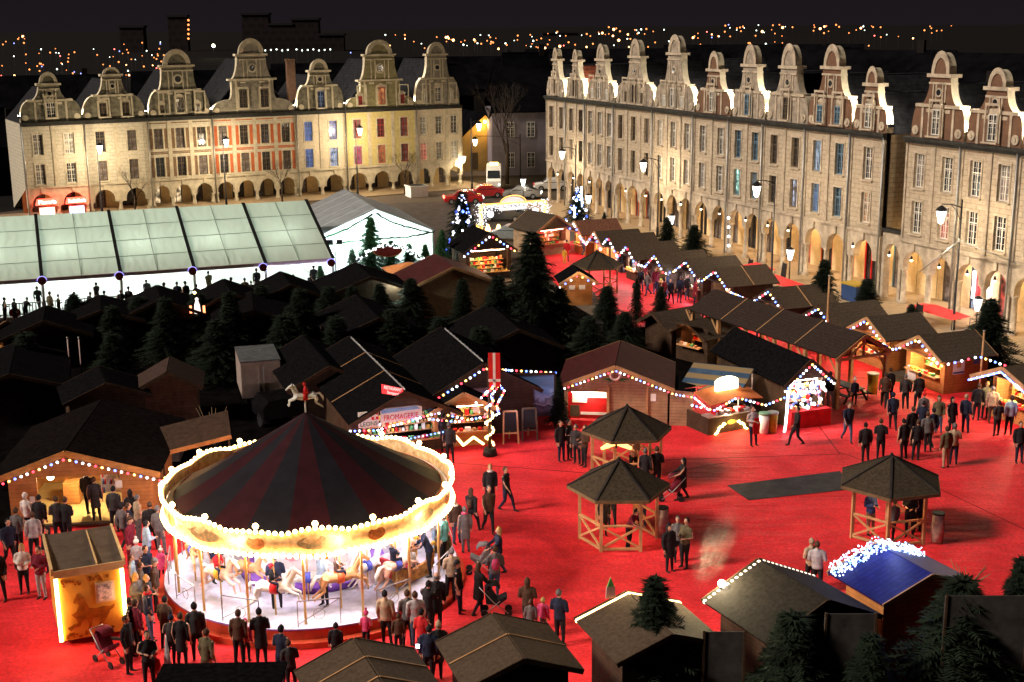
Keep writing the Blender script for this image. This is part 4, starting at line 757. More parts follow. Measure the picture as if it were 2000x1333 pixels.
MB().box(1.65,1.9,-.03,-.004,1.2,1.55).build('notice',whiteP,t)
MB().box(-.42,-.3,-.1,.0,0,1.9).build('post',beamW,t); MB().box(1.45,1.53,-.08,0,0,1.9).build('corner_post',beamW,t)
MB().box(-w/2+.1,-.3,-.7,-.36,.05,.35).build('red_step',redC,t)
g=gable_pts(t,w,2.0,2.95); string('light_string',g+[g[2]+Vector((1.0,.3,-.25)),P(1385,800,1.9)],'coloured bulbs along the gable of the red-roofed chalet',.2,.045)
t=thing('lean_to','pale plank lean-to joined to the right of the red-roofed chalet','shed',P(1305,832),rz); MB().box(.05,1.15,0,2.2,0,1.75).build('wall',woodP,t); MB().slab((0,-.1,1.8),(1.25,-.1,1.7),(1.25,2.3,1.7),(0,2.3,1.8),.06).build('roof',roofB,t)
# mural chalet
A=P(878,862); A=Vector((-3.6,57.0,0)); B=Vector((1.6,58.6,0)); rz=math.atan2(B.y-A.y,B.x-A.x)
t=chalet(Vector((-1.45,57.9,0)),rz,5.0,7.0,2.2,3.55,'chalet with a pale shutter and a bulb-trimmed gable behind the banner pole',wm=woodD,rm=roofB,ohf=.6)
MB().box(-.6,.6,-.06,-.01,1.0,2.3).build('shutter',mat('pinkish_board',(.36,.24,.22),.8,.1),t)
m=MB(); 
m.tube([(0,-.4+i*.3,3.66+.02*(i%2)) for i in range(24)],[.035+.015*(i%2) for i in range(24)],5)
m.build('tinsel',mat('silver_tinsel',(.6,.6,.62),.3,.1,metal=.6),t)
g=gable_pts(t,5.0,2.2,3.55,ohf=.6); e=P(1090,727,2.6); string('light_string',g[:2]+[P(1000,722,2.9),e],'coloured bulbs from the shuttered gable across the mountain mural',.24,.055)
lamp('POINT',(1.2,-2.0,2.0),10,(.55,.5,1),.2,t)
mp=P(985,845); mr=.05; t=thing('mountain_mural','large printed panel of snowy blue mountains over a village','mural',Vector((.25,58.9,0)),.05)
def mural():
    m=bpy.data.materials.new('mural_print'); m.use_nodes=True; T=m.node_tree; N=T.nodes.new; L=T.links.new; b=T.nodes['Principled BSDF']; co=N('ShaderNodeTexCoord'); s=N('ShaderNodeSeparateXYZ'); n=N('ShaderNodeTexNoise'); n.inputs['Scale'].default_value=1.3; n.inputs['Detail'].default_value=9
    L(co.outputs['Object'],n.inputs['Vector']); L(co.outputs['Object'],s.inputs[0]); ad=N('ShaderNodeMath'); ad.operation='MULTIPLY_ADD'; L(n.outputs[0],ad.inputs[0]); ad.inputs[1].default_value=-1.6; L(s.outputs[2],ad.inputs[2])
    r=N('ShaderNodeValToRGB'); L(ad.outputs[0],r.inputs[0]); e=r.color_ramp.elements; e[0].position=0; e[0].color=(.03,.04,.07,1); e[1].position=.95; e[1].color=(.12,.25,.6,1)
    for p,c in ((.25,(.10,.12,.2,1)),(.42,(.02,.03,.06,1)),(.55,(.35,.4,.55,1)),(.68,(.08,.1,.2,1)),(.78,(.3,.42,.75,1))): x=e.new(p); x.color=c
    L(r.outputs[0],b.inputs['Base Color']); b.inputs['Roughness'].default_value=.7; return m
MB().box(-1.15,1.7,0,.05,.6,2.6).build('print',mural(),t); MB().box(-1.25,-1.15,-.03,.08,0,2.5).box(1.7,1.8,-.03,.08,0,2.7).box(-1.15,1.7,-.03,.08,2.6,2.7).build('frame',woodD,t)
for k,(px,py,lb) in enumerate([(998,868,'pale framed chalkboard easel standing below the mural'),(1035,862,'darker chalkboard easel right of the pale one')]):
    t=thing('chalkboard_easel',lb,'easel sign',P(px,py),.1); MB().beam((-.35,0,0),(-.3,.2,1.5),.07).beam((.35,0,0),(.3,.2,1.5),.07).beam((-.3,.2,1.5),(.3,.2,1.5),.07).beam((-.33,.08,.5),(.33,.08,.5),.06).build('frame',[beamW,brown_f][k],t); MB().slab((-.27,.1,.6),(.27,.1,.6),(.26,.2,1.42),(-.26,.2,1.42),.02).build('board',ironD,t); MB().beam((0,.25,1.3),(0,.8,0),.05).build('leg',beamW,t)
# long fromagerie building and its neighbour
rz=.34
t=chalet(Vector((-4.9,55.35,0)),rz,4.5,10,1.95,3.05,'long black-roofed cheese chalet with a lit sign board behind the carousel',wm=woodD,rm=roofB,openw=3.6,oz=(.7,2.0),power=45,lite=(.85,.7,1),flap=False,ohf=.9,battens=2)
rf=[c for c in t.children if c.name.startswith('roof')][0]
m=MB()
m.tube([(0,-.7+i*.3,3.14+.02*(i%2)) for i in range(36)],[.035+.015*(i%2) for i in range(36)],5)
m.build('tinsel',mat('silver_tinsel',(.6,.6,.62)),t)
sg=MB().prism([(-1.1,1.72),(.55,1.72),(.75,1.85),(.75,2.28),(.5,2.36),(-1.1,2.36)],-.62,-.55).build('sign_board',whiteP,t); MB().prism([(-1.08,2.15),(.7,2.2),(.48,2.34),(-1.08,2.34)],-.64,-.621).build('sky_band',mat('sky_blue_ink',(.2,.4,.75),.6,.1),sg)
text('FROMAGERIE',.34,'lettering',mat('magenta_ink',(.6,.03,.10),.6,.05),sg,(-.2,-.65,1.93),(PI/2,0,0),width=1.55)
s2=MB().box(-2.1,-1.2,-.62,-.56,1.6,2.3).build('sign_board',whiteP,t); text('LEONS',.26,'lettering',mat('green_ink',(.02,.16,.08),.6,.05),s2,(-1.65,-.64,1.75),(PI/2,0,0),width=.75); MB().box(-1.52,-1.22,-.64,-.63,1.92,2.28).build('red_square',redP,s2); MB().box(-1.41,-1.33,-.66,-.65,1.95,2.25).box(-1.5,-1.24,-.66,-.65,2.06,2.14).build('white_cross',whiteP,s2)
rs=MB().add([(-1.0,-.6,3.05),(-.1,-.75,2.85),(-.1,-.75,3.2),(-1.0,-.6,3.45),(-1.0,-.5,3.05),(-.1,-.65,2.85),(-.1,-.65,3.2),(-1.0,-.5,3.45)],[(0,1,2,3),(5,4,7,6),(3,2,6,7),(1,5,6,2),(0,4,5,1),(0,3,7,4)]).build('red_sign',glow('red_sign_face',(1,.04,.05),.28),t)
text('RESTAURANT',.2,'lettering',glow('sign_letter',(1,.8,.75),.35),rs,(-.55,-.70,3.24),(PI/2,R(14),R(-9)),width=.78); text('Savoyard',.18,'lettering',glow('sign_letter',(1,.8,.75),.35),rs,(-.55,-.70,3.04),(PI/2,R(14),R(-9)),width=.5)
g=gable_pts(t,4.5,1.95,3.05,ohf=.9); string('light_string',[g[0],g[0]+Vector((1.2,-.4,.15)),g[2]+Vector((-1.2,.4,.15)),g[2]],'coloured bulbs along the eaves of the cheese chalet',.22,.05)
string('light_string',[P(720,850,1.7),P(800,855,1.6),P(866,842,1.7)],'dim violet bulbs swagged under the cheese chalet eaves',.18,.035,cols=(1,0,1,1))
t=chalet(P(905,872),.2,2.6,3.2,1.9,2.6,'glove and hat stall hung with price cards beside the banner pole',wm=wood,rm=roofB,openw=2.3,oz=(.8,1.9),power=24,lite=(1,.6,.4),flap=False)
g=gable_pts(t,2.6,1.9,2.6); string('light_string',[g[0],g[0]+Vector((1.2,-.3,-.05)),g[2]],'coloured bulbs across the front of the glove stall',.2,.05)
q=random.Random(4)
for x,z in [(-1.0,1.75),(-.5,1.65),(.6,1.7),(-.9,1.25),(1.1,1.4)]: MB().box(x-.14,x+.14,-.06,-.04,z-.12,z+.12).build('price_card',whiteP,t)
string('light_garland',[P(872,862,.9),P(890,850,1.0),P(905,868,.8),P(925,852,1.0),P(945,866,.8)],'thick warm garland along the counter of the glove stall',.07,.06,cols=(4,),group='warm garlands',cat='light garland')
# banner pole
b=P(957,890); t=thing('banner_pole','tall wooden pole with a red and white banner and a spiral of bulbs','banner pole',b); H_=Zat(b.x,b.y,700)
MB().tube([(0,0,0),(0,0,H_)],[.08,.05],8).build('shaft',woodD,t); MB().tube([(0,0,0),(0,0,.35)],[.34,.26],10).build('base',ironD,t)
m=MB(); m.box(-.02,.5,-.05,-.03,H_-1.3,H_+.25,0); m.box(.18,.29,-.06,-.051,H_-1.3,H_+.25,1); m.box(-.02,.5,-.06,-.051,H_-1.05,H_-.93,1); m.build('banner',[redP,whiteP],t)
for i in range(38): a=i*.7; z=.5+i*(H_-1.6)/38; link('bulb',BM[4 if i<22 else (1,0,2,3)[i%4]],t,(.17*math.cos(a),.17*math.sin(a)-.02,z),sc=.06)
pts=[P(930,785,2.2),P(945,770,2.5),P(962,768,2.6),P(975,750,2.9),P(985,762,2.6),P(970,790,2.2),P(975,810,1.9)]
string('light_string',pts,'loose knot of coloured bulbs hanging round the banner pole',.16,.05)
# crepe stand, toy stand with long roof
A=P(1383,852); B=P(1470,836); rz=math.atan2(B.y-A.y,B.x-A.x); c=(A+B)/2; w=(B-A).length
t=thing('crepe_stand','food stand with a bright half-round sign on top and glowing gold scrolls on its counter','food stand',c,rz)
MB().box(-w/2,w/2,0,.08,.02,.85).box(-w/2,-w/2+.08,.08,1.9,.02,.85).box(w/2-.08,w/2,.08,1.9,.02,.85).build('counter_front',woodD,t); MB().box(-w/2-.05,w/2+.05,-.12,.5,.86,.92).build('counter_top',steel,t)
m=MB(); q=random.Random(9)
for i in range(22): x=q.uniform(-w/2+.1,w/2-.3); s=q.uniform(.08,.2); m.box(x,x+s,q.uniform(0,.1),.35,.925,.925+s,q.randrange(4))
m.build('food_trays',[whiteP,mat('pastry',(.6,.3,.08),.7,.3),steel,redP],t)
m=MB(); m.slab((-w/2-.15,-.35,1.55),(0,-.45,1.72),(0,1.0,2.0),(-w/2-.15,1.0,1.85),.04); m.slab((0,-.45,1.72),(w/2+.25,-.35,1.5),(w/2+.25,1.0,1.8),(0,1.0,2.0),.04); m.build('awning',mat('orange_canvas',(.55,.16,.06),.8,.1),t)
m=MB(); m.prism([(-.62,1.95)]+[(.62,1.95)]+[(.62*math.cos(PI*i/10),2.35+.22*math.sin(PI*i/10)) for i in range(11)],.35,.5); m.build('lit_sign',glow('crepe_sign',(1,.85,.5),3.2),t)
MB().box(-w/2,w/2,1.9,1.95,.02,1.8).build('back_wall',mat('red_panel',(.5,.06,.06),.6,.1),t)
for s in(-1,1):
    m=MB(); m.tube([(s*(.35+.09*i),-.05,.45-.012*i*i+.06*math.sin(i*2.2)) for i in range(8)],.045,6); m.build('neon_scroll',glow('gold_neon',(1,.7,.2),7),t)
m=MB(); m.tube([(0,-.04,.5),(0,-.0,.5)],.24,14,flat=.45); m.build('gold_oval',mat('gold_board',(.5,.32,.06),.5,.1),t)
lamp('POINT',(0,.4,1.5),45,(1,.85,.6),.1,t); lamp('POINT',(0,-.45,.6),16,(1,.75,.35),.1,t)
string('light_string',[P(1352,790,2.1),P(1395,800,1.9),P(1440,775,2.2),P(1495,790,2.1),P(1545,770,2.4)],'coloured bulbs sagging over the food stand with the half-round sign',.2,.05)
A=P(1537,838); B=P(1612,832); rz=math.atan2(B.y-A.y,B.x-A.x)+.12; c=(A+B)/2; w=(B-A).length
t=chalet(c+Vector((-.0,.5,0)),rz+.0,w+.2,6.6,2.3,3.2,'long black-roofed stall ending in a dazzling white toy display over a red counter',wm=woodD,rm=roofB,openw=w-.15,oz=(.85,2.2),power=130,lite=(1,.93,.9),flap=False,ohf=.4,shelf=True)
MB().box(-w/2-.1,w/2+.1,-.6,-.1,.02,.85).build('red_counter',redC,t)
m=MB(); q=random.Random(6)
for i in range(95): x=q.uniform(-w/2+.05,w/2-.05); m.ball((x,q.uniform(-.45,.25),q.uniform(.92,2.1)),q.uniform(.05,.11),q.choice([0,0,0,1,2,3]),n=6,m=4)
m.build('toys',[glow('white_toy',(1,.95,1),2.0),mat('pink_toy',(.8,.3,.4),.6,.1),mat('blue_toy',(.2,.3,.8),.6,.1),glow('toy_warm',(1,.7,.4),1.5)],t)
g=gable_pts(t,w+.2,2.3,3.2,ohf=.4); string('light_string',g,'coloured bulbs round the gable of the toy stall',.2,.055)
string('light_garland',[g[0]+Vector((.1,-.1,0)),g[0]+Vector((.05,-.25,-.9)),g[0]+Vector((.0,-.3,-1.6)),g[0]+Vector((-.1,-.35,-2.2))],'white light tube hanging down the left corner of the toy stall',.06,.06,cols=(0,),group='white garlands',cat='light garland')
for (px,py,c_,lb) in [(1492,848,mat('green_lid',(.15,.3,.2),.6,.1),'pale waste bin with a green lid between the food stand and the toy stall'),(1508,846,mat('yellow_sack',(.45,.30,.03),.5,.15),'yellow sack bin between the food stand and the toy stall')]:
    t=thing('waste_bin',lb,'bin',P(px,py)); MB().tube([(0,0,.05),(0,0,.95)],[.2,.25],10).build('bag',c_ if 'yellow' in lb else whiteP,t); MB().tube([(0,0,.95),(0,0,1.03)],.27,10).build('lid',c_ if 'yellow' not in lb else steel,t)
t=thing('sack_stand','yellow recycling sack on a stand beside the long shelter','bin',P(1703,775),.2); MB().tube([(0,0,.15),(0,0,1.2)],[.22,.3],8).build('sack',mat('yellow_sack',(.45,.3,.03)),t); MB().tube([(0,0,1.2),(0,0,1.25)],.32,8).beam((.25,0,0),(.25,0,1.2),.04).beam((-.25,0,0),(-.25,0,1.2),.04).build('frame',steel,t)
# striped awning
c=P(1400,745,1.9); t=thing('striped_awning','blue and cream striped tarpaulin sagging over a frame behind the food stand','awning',(c.x,c.y,0),-.45); m=MB(); m.slab((-1.6,-1,1.6),(1.4,-1,1.6),(1.4,1.4,2.3),(-1.6,1.4,2.3),.04); m.build('tarpaulin',mat('striped_tarpaulin',(.05,.09,.16),.6,.15,2,stripe=(1,.9,.5,(.25,.18,.10))),t)
[MB().beam((x,y,0),(x,y,1.6 if y<0 else 2.3),.06).build('leg',steel,t) for x in(-1.55,1.35) for y in(-.95,1.35)]
# long open shelter
a=P(1395,567,3.6); b=P(1690,655,3.6); d=(a-b); d.z=0; L=d.length; d.normalize(); rz=math.atan2(-d.x,d.y)
t=thing('open_shelter','long open timber shelter with a dark shingle roof over the lane','shelter',(b.x,b.y,0),rz); w=3.5; he=2.6; hr=3.6
m=MB(); m.slab((-w/2,0,he),(0,0,hr),(0,L,hr),(-w/2,L,he),.08); m.slab((0,0,hr),(w/2,0,he),(w/2,L,he),(0,L,hr),.08); rf=m.build('roof',mat('dark_shingle_roof',(.035,.024,.02),.85,.2,8,.1,stripe=(2,.1,.12,(.02,.014,.012))),t)
for k in (1,2,3): y=L*k/4; MB().beam((0,y,hr+.1),(-w/2,y,he+.1),.05,.03).build('batten',beamW,rf)
for y in [.1+i*(L-.2)/5 for i in range(6)]:
    for s in(-1,1):
        MB().box(s*1.5-.09,s*1.5+.09,y-.09,y+.09,0,he+.05).build('post',beamW,t); MB().beam((s*1.5,y,1.7),(s*1.5,y+.7,2.5),.07).build('brace',beamW,t)
for y in (.05,L-.05):
    m=MB(); m.beam((-1.7,y,2.5),(1.7,y,2.5),.12); m.beam((-w/2,y-.04,he-.05),(0,y-.04,hr-.05),.1,.14); m.beam((w/2,y-.04,he-.05),(0,y-.04,hr-.05),.1,.14); m.beam((0,y,2.5),(0,y,3.5),.1); m.beam((-1.0,y,2.5),(-.05,y,3.2),.07); m.beam((1.0,y,2.5),(.05,y,3.2),.07); m.build('truss',beamW,t)
for k in range(3):
    y=1.2+k*3.2; p=t.matrix_world
    M=Matrix.Translation((b.x,b.y,0))@Matrix.Rotation(rz,4,'Z'); c=M@Vector((0.1,y,0)); tt=thing('picnic_table',['black-topped picnic table at the open end of the shelter','picnic table in the middle of the shelter','picnic table deep inside the shelter'][k],'picnic table',c,rz+PI/2)
    MB().box(-.9,.9,-.35,.35,.72,.78).build('top',ironD,tt)
    for s in(-1,1): MB().box(-.9,.9,s*.7-.13,s*.7+.13,.42,.47).build('bench',ironD,tt)
    for s in(-.65,.65): MB().beam((s,-.3,.72),(s,-.75,0),.08).beam((s,.3,.72),(s,.75,0),.08).beam((s,-.7,.4),(s,.7,.4),.07).build('leg_frame',woodD,tt)
for k,(px,py,w,dd,hr_,rz_,lb) in enumerate([(645,822,3.6,6,2.8,.34,'long unlit black hall left of the tinsel-ridged roof'),(500,690,4.4,5,2.6,.2,'unlit black hall behind the pale box trailer'),(740,715,4.6,6,2.8,.3,'unlit black hall between the two tinsel ridges'),(1010,745,4.4,6,2.9,.25,'unlit black hall between the bulb-trimmed gable and the low firs'),(30,830,4.5,6,2.6,.3,'unlit black hall at the far left above the bar chalet')]):
    chalet(P(px,py),rz_,w,dd,1.9,hr_,lb,wm=mat('unlit_black_planks',(.03,.02,.016),.85,.2,3),rm=roofB,name='storage_hall')  # near-black plank colour stands for the unlit shade on the hall walls
# gazebos
def gazebo(c,rz,label,hr=3.08,he=2.12,Rr=1.88,Rp=1.45,rails=(0,1,3),far=False):
    t=thing('gazebo',label,'gazebo',c,rz); hx=[(math.cos(PI/3*k),math.sin(PI/3*k)) for k in range(6)]
    m=MB(); m.add([(x*Rr,y*Rr,he) for x,y in hx]+[(0,0,hr)],[(k,(k+1)%6,6) for k in range(6)]); m.add([(x*Rr,y*Rr,he-.1) for x,y in hx]+[(0,0,hr-.12)],[((k+1)%6,k,6) for k in range(6)]); rf=m.build('roof',mat('gazebo_felt',(.048,.036,.024),.85,.25,9,.15),t)
    for k in range(6): x,y=hx[k]; MB().beam((x*Rr,y*Rr,he+.01),(0,0,hr+.03),.09,.04).build('ridge_cap',mat('ridge_felt',(.03,.025,.024),.8,.2,5),rf)
    MB().tube([(0,0,hr),(0,0,hr+.12)],[.1,.03],6).build('finial',ironD,rf)
    m=MB(); [m.beam((hx[k][0]*Rr,hx[k][1]*Rr,he-.06),(hx[(k+1)%6][0]*Rr,hx[(k+1)%6][1]*Rr,he-.06),.04,.12) for k in range(6)]; m.build('fascia',mat('olive_fascia',(.13,.085,.045),.8,.2,3),t)
    for k in range(6): x,y=hx[k]; MB().beam((x*Rp,y*Rp,0),(x*Rp,y*Rp,he+.2),.11).build('post',beamW,t)
    for k in rails:
        a=Vector((hx[k][0]*Rp,hx[k][1]*Rp,0)); b=Vector((hx[(k+1)%6][0]*Rp,hx[(k+1)%6][1]*Rp,0)); z=lambda v,h:v+Vector((0,0,h))
        MB().beam(z(a,.12),z(b,.12),.08).beam(z(a,1.0),z(b,1.0),.1,.06).beam(z(a,.15),z(b,.97),.07).beam(z(b,.15),z(a,.97),.065).build('rail',beamW,t)
    if not far: lamp('POINT',(0,0,he-.15),26,(1,.55,.25),.08,t,'gazebo_lamp'); MB().ball((0,0,he-.05),.06).build('bulb',glow('gazebo_bulb',(1,.7,.4),6),t)
    return t
gazebo(Vector((3.85,45.2,0)),0,'hexagonal gazebo nearest the middle bottom, crossed rails facing front',rails=(4,0,3),Rp=1.42)
gazebo(Vector((4.75,52.0,0)),0.1,'hexagonal gazebo just behind the nearest one',rails=(0,1,3,4))
gazebo(Vector((13.85,45.4,0)),.25,'hexagonal gazebo at the right beside the long rubber mat',rails=(4,3,0),Rp=1.45,Rr=1.98)
gazebo(Vector((6.0,90.3,0)),.1,'small distant gazebo in the far part of the red lane',rails=(3,4,0),far=True)
t=thing('bow_lamps','pair of glowing orange bow-shaped heaters under the middle gazebo roof','heater',Vector((4.2,50.6,1.7))); 
for s in(-1,1): MB().tube([(s*.05,0,.2),(s*.35,0,.15),(s*.62,0,.02)],[.05,.11,.06],8).build('heater_bar',glow('heater_orange',(1,.4,.1),1.3),t)
MB().box(-.03,.03,-.03,.03,.05,.42).build('bracket',ironD,t)
for k,(px,py,lb) in enumerate([(1293,1050,'clear rubbish bag on a post at the nearest gazebo'),(1829,1062,'clear rubbish bag on a stand at the right-hand gazebo')]):
    t=thing('rubbish_bag',lb,'bin',P(px,py)); MB().tube([(0,0,.1),(0,0,.6),(0,0,1.15)],[.2,.25,.2],9).build('bag',mat('pale_plastic_bag',(.4,.3,.25),.4,.2,6),t); MB().tube([(0,0,1.15),(0,0,1.2)],.23,9).beam((.2,0,0),(.2,0,1.15),.04).build('ring',ironD,t)
# ================================================================ ICE RINK TENT
E0=Vector((-32.5,81.5,0)); E1=Vector((-12.3,88.9,0)); ed=(E1-E0).normalized(); rz=math.atan2(ed.y,ed.x); Lr=(E1-E0).length; x0=-14
tent=thing('rink_tent','long pale green translucent tent roof over the brightly lit ice rink','tent',E0,rz)
canv=bpy.data.materials.new('green_canvas'); canv.use_nodes=True; T_=canv.node_tree; bn=T_.nodes['Principled BSDF']; bn.inputs['Base Color'].default_value=(.46,.53,.44,1); bn.inputs['Roughness'].default_value=.6
tn=T_.nodes.new('ShaderNodeBsdfTranslucent'); tn.inputs[0].default_value=(.50,.56,.46,1); mx=T_.nodes.new('ShaderNodeMixShader'); mx.inputs[0].default_value=.3; T_.links.new(bn.outputs[0],mx.inputs[1]); T_.links.new(tn.outputs[0],mx.inputs[2]); T_.links.new(mx.outputs[0],T_.nodes['Material Output'].inputs[0])
nz=T_.nodes.new('ShaderNodeTexWave'); nz.inputs['Scale'].default_value=.5; nz.inputs['Distortion'].default_value=6; bp=T_.nodes.new('ShaderNodeBump'); bp.inputs['Strength'].default_value=.25; bp.inputs['Distance'].default_value=.1; co=T_.nodes.new('ShaderNodeTexCoord'); T_.links.new(co.outputs['Object'],nz.inputs[0]); T_.links.new(nz.outputs[0],bp.inputs['Height']); T_.links.new(bp.outputs[0],bn.inputs['Normal']); T_.links.new(bp.outputs[0],tn.inputs['Normal'])
ye,yr,yb=0,8.4,16.8; ze,zr=3.0,6.0
xs=[x0]; seams=[-3.9+.0,2.85-0,]
u_of=lambda px,py,z:(P(px,py,z)-Vector((E0.x,E0.y,z))).dot(ed)
seams=[u_of(82,548,3),u_of(235,533,3),u_of(376,520,3),u_of(516,512,3),Lr]
m=MB(); n=6
for i in range(n):
    f0,f1=i/n,(i+1)/n; z=lambda f:ze+(zr-ze)*f-.12*math.sin(f*PI)
    m.quad((x0,yr*f0,z(f0)),(Lr,yr*f0,z(f0)),(Lr,yr*f1,z(f1)),(x0,yr*f1,z(f1))); m.quad((x0,yb-yr*f1,z(f1)),(Lr,yb-yr*f1,z(f1)),(Lr,yb-yr*f0,z(f0)),(x0,yb-yr*f0,z(f0)))
m.build('roof_canvas',canv,tent)
blk=mat('black_seam_band',(.012,.012,.012),.7,.1); thin=mat('purlin_grey_green',(.24,.28,.23),.7,.1)  # thin: grey-green colour of the purlin and rafter lines
for s in seams+[seams[0]-6.6]:
    m=MB(); m.beam((s,-.1,ze+.05),(s,yr,zr+.05),.22,.08); m.beam((s,yr,zr+.05),(s,yb,ze+.05),.22,.08); m.build('seam_band',blk,tent)
    MB().tube([(s,.05,0),(s,.05,ze)],.1,8).build('post',steel,tent)
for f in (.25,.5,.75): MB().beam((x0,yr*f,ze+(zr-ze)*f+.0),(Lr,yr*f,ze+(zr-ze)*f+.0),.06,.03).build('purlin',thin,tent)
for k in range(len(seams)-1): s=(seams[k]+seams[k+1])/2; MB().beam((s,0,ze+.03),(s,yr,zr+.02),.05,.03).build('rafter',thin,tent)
m=MB(); m.box(x0,Lr,-.03,.03,ze-.22,ze+.02); m.build('valance',mat('pink_valance',(.5,.33,.33),.7,.1),tent)
icew=mat('white_tent_lining',(.85,.9,.88),.8,.03); m=MB(); m.quad((x0,yb-.1,0),(Lr,yb-.1,0),(Lr,yb-.1,ze),(x0,yb-.1,ze)); m.quad((Lr-.05,yb,0.5),(Lr-.05,5,0.5),(Lr-.05,5,ze),(Lr-.05,yb,ze)); m.build('side_wall',icew,tent)
ice=thing('ice_rink','white ice surface of the skating rink on a low platform','ice rink',E0,rz); MB().box(x0,Lr,.1,yb-.3,.02,.6).build('platform',mat('pink_skirt',(.45,.28,.26),.8,.1,3,stripe=(0,.25,.2,(.3,.2,.18))),ice); MB().quad((x0,.2,.61),(Lr-.1,.2,.61),(Lr-.1,yb-.4,.61),(x0,yb-.4,.61)).build('ice',mat('white_ice',(.85,.9,.92),.2,.03),ice)
for s in [x0+3+i*5.0 for i in range(8)]:
    for y in (4.5,12):
        if s<Lr: lamp('POINT',(s,y,1.9),72,(.95,1,.94),.6,tent); MB().box(s-.6,s+.6,y-.1,y+.1,3.2,3.28).build('tube_light',glow('rink_tube',(.9,1,.95),10),tent)
fence=thing('rink_fence','white slatted fence along the front of the ice rink','fence',E0,rz); m=MB()
x=x0
while x<Lr-3: m.box(x,x+.06,-.02,.02,.62,1.45); x+=.2
m.build('slat_panel',whiteP,fence); MB().box(x0,Lr-3,-.03,.03,1.45,1.52).box(x0,Lr-3,-.032,.032,.75,.82).build('rail',whiteP,fence)
for i,(px,py) in enumerate([(82,549),(233,540),(376,530),(514,523),(647,514)]):
    q3=onplane(px,py,E0-Vector((-ed.y,ed.x,0))*.25,E1-Vector((-ed.y,ed.x,0))*.25); t=thing('round_sign','dark red round lamp-rimmed sign hanging at a seam of the rink tent','sign',q3,rz,'round signs along the rink eaves'); MB().tube([(0,-.03,0),(0,.03,0)],.27,18).build('disc',mat('dark_red_disc',(.22,.03,.03),.6,.2),t)
    m=MB(); m.tube([(.29*math.cos(2*PI*k/16),0.02,.29*math.sin(2*PI*k/16)) for k in range(9)],.025,5); m.build('light_rim',glow('violet_rim',(.35,.3,1),.6),t)
for i,(px,py,lb) in enumerate([(29,611,'dark red oval sign on the fence at the left of the rink'),(163,601,'dark red oval sign on the fence above the first dim chalet')]):
    q3=onplane(px,py,E0-Vector((-ed.y,ed.x,0))*.1,E1-Vector((-ed.y,ed.x,0))*.1); t=thing('oval_sign',lb,'sign',q3,rz); MB().tube([(0,-.05,0),(0,.0,0)],.36,16,flat=.85).build('disc',mat('bright_red_disc',(.4,.03,.03),.6,.15),t); MB().tube([(0,-.06,.05),(0,-.05,.05)],.12,8).build('emblem',whiteP,t)
string('light_string',[E0+ed*(Lr-5)+Vector((0,-.2,2.7)),E0+ed*Lr+Vector((0,-.2,2.75))],'cold white bulb fringe under the right end of the rink tent',.13,.05,cols=(0,0,1),group=None)
# ================================================================ MARQUEE
F0=Vector((-14.75,98.5,0)); F1=Vector((-6.1,101.2,0)); fd=(F1-F0).normalized(); rz=math.atan2(fd.y,fd.x); Wm=(F1-F0).length; Dm=13
mq=thing('marquee','white gabled marquee glowing from inside beside the rink tent','marquee',F0,rz); he,hr=3.0,4.9
lit=bpy.data.materials.new('lit_marquee_wall'); lit.use_nodes=True; T_=lit.node_tree; b_=T_.nodes['Principled BSDF']; b_.inputs['Base Color'].default_value=(.8,.85,.82,1); b_.inputs['Roughness'].default_value=.7
tn=T_.nodes.new('ShaderNodeBsdfTranslucent'); tn.inputs[0].default_value=(.8,.9,.85,1); mx=T_.nodes.new('ShaderNodeMixShader'); mx.inputs[0].default_value=.5; T_.links.new(b_.outputs[0],mx.inputs[1]); T_.links.new(tn.outputs[0],mx.inputs[2]); T_.links.new(mx.outputs[0],T_.nodes['Material Output'].inputs[0])
MB().add([(0,0,0),(Wm,0,0),(Wm,0,he),(Wm/2,0,hr),(0,0,he)],[(0,1,2,3,4)]).build('front_wall',lit,mq); MB().quad((Wm,0,0),(Wm,Dm,0),(Wm,Dm,he),(Wm,0,he)).quad((0,Dm,0),(0,0,0),(0,0,he),(0,Dm,he)).add([(0,Dm,0),(Wm,Dm,0),(Wm,Dm,he),(Wm/2,Dm,hr),(0,Dm,he)],[(4,3,2,1,0)]).build('side_wall',lit,mq)
gr=mat('grey_marquee_canvas',(.24,.26,.28),.6,.12,1.5,stripe=(1,2.6,.04,(.5,.52,.52)))
m=MB(); m.slab((-.2,-.2,he-.08),(Wm/2,-.2,hr),(Wm/2,Dm,hr),(-.2,Dm,he-.08),.06); m.slab((Wm/2,-.2,hr),(Wm+.2,-.2,he-.08),(Wm+.2,Dm,he-.08),(Wm/2,Dm,hr),.06); m.build('roof_canvas',gr,mq)
for k in range(3): lamp('POINT',(Wm*(.25+.25*k),2.2,2.2),380,(.8,1,.93),.3,mq)
m=MB(); m.box(-.06,.06,-.1,.0,0,he).box(Wm-.06,Wm+.06,-.1,.0,0,he); m.build('corner_post',whiteP,mq)
gar=mat('fir_garland',(.02,.06,.03),.9,.3,8)
def garland(pts,lb,r=.07,bul=0,parent=None):
    pts=[Vector(p) for p in pts]; t=thing('fir_garland',lb,'garland',pts[0]); rel=[p-pts[0] for p in pts]; fine=[]
    for i in range(len(rel)-1):
        for k in range(8): fine.append(rel[i].lerp(rel[i+1],k/8)+Vector((rnd.uniform(-.03,.03),0,rnd.uniform(-.03,.03))))
    fine.append(rel[-1]); MB().tube(fine,[r*rnd.uniform(.7,1.3) for _ in fine],6).build('greenery',gar,t)
    if bul:
        for i in range(0,len(fine)*bul):
            if i>98: break
            p=fine[i//bul]; link('bulb',BM[0],t,(p.x+rnd.uniform(-.12,.12),p.y-.08,p.z+rnd.uniform(-.12,.12)),sc=.055)
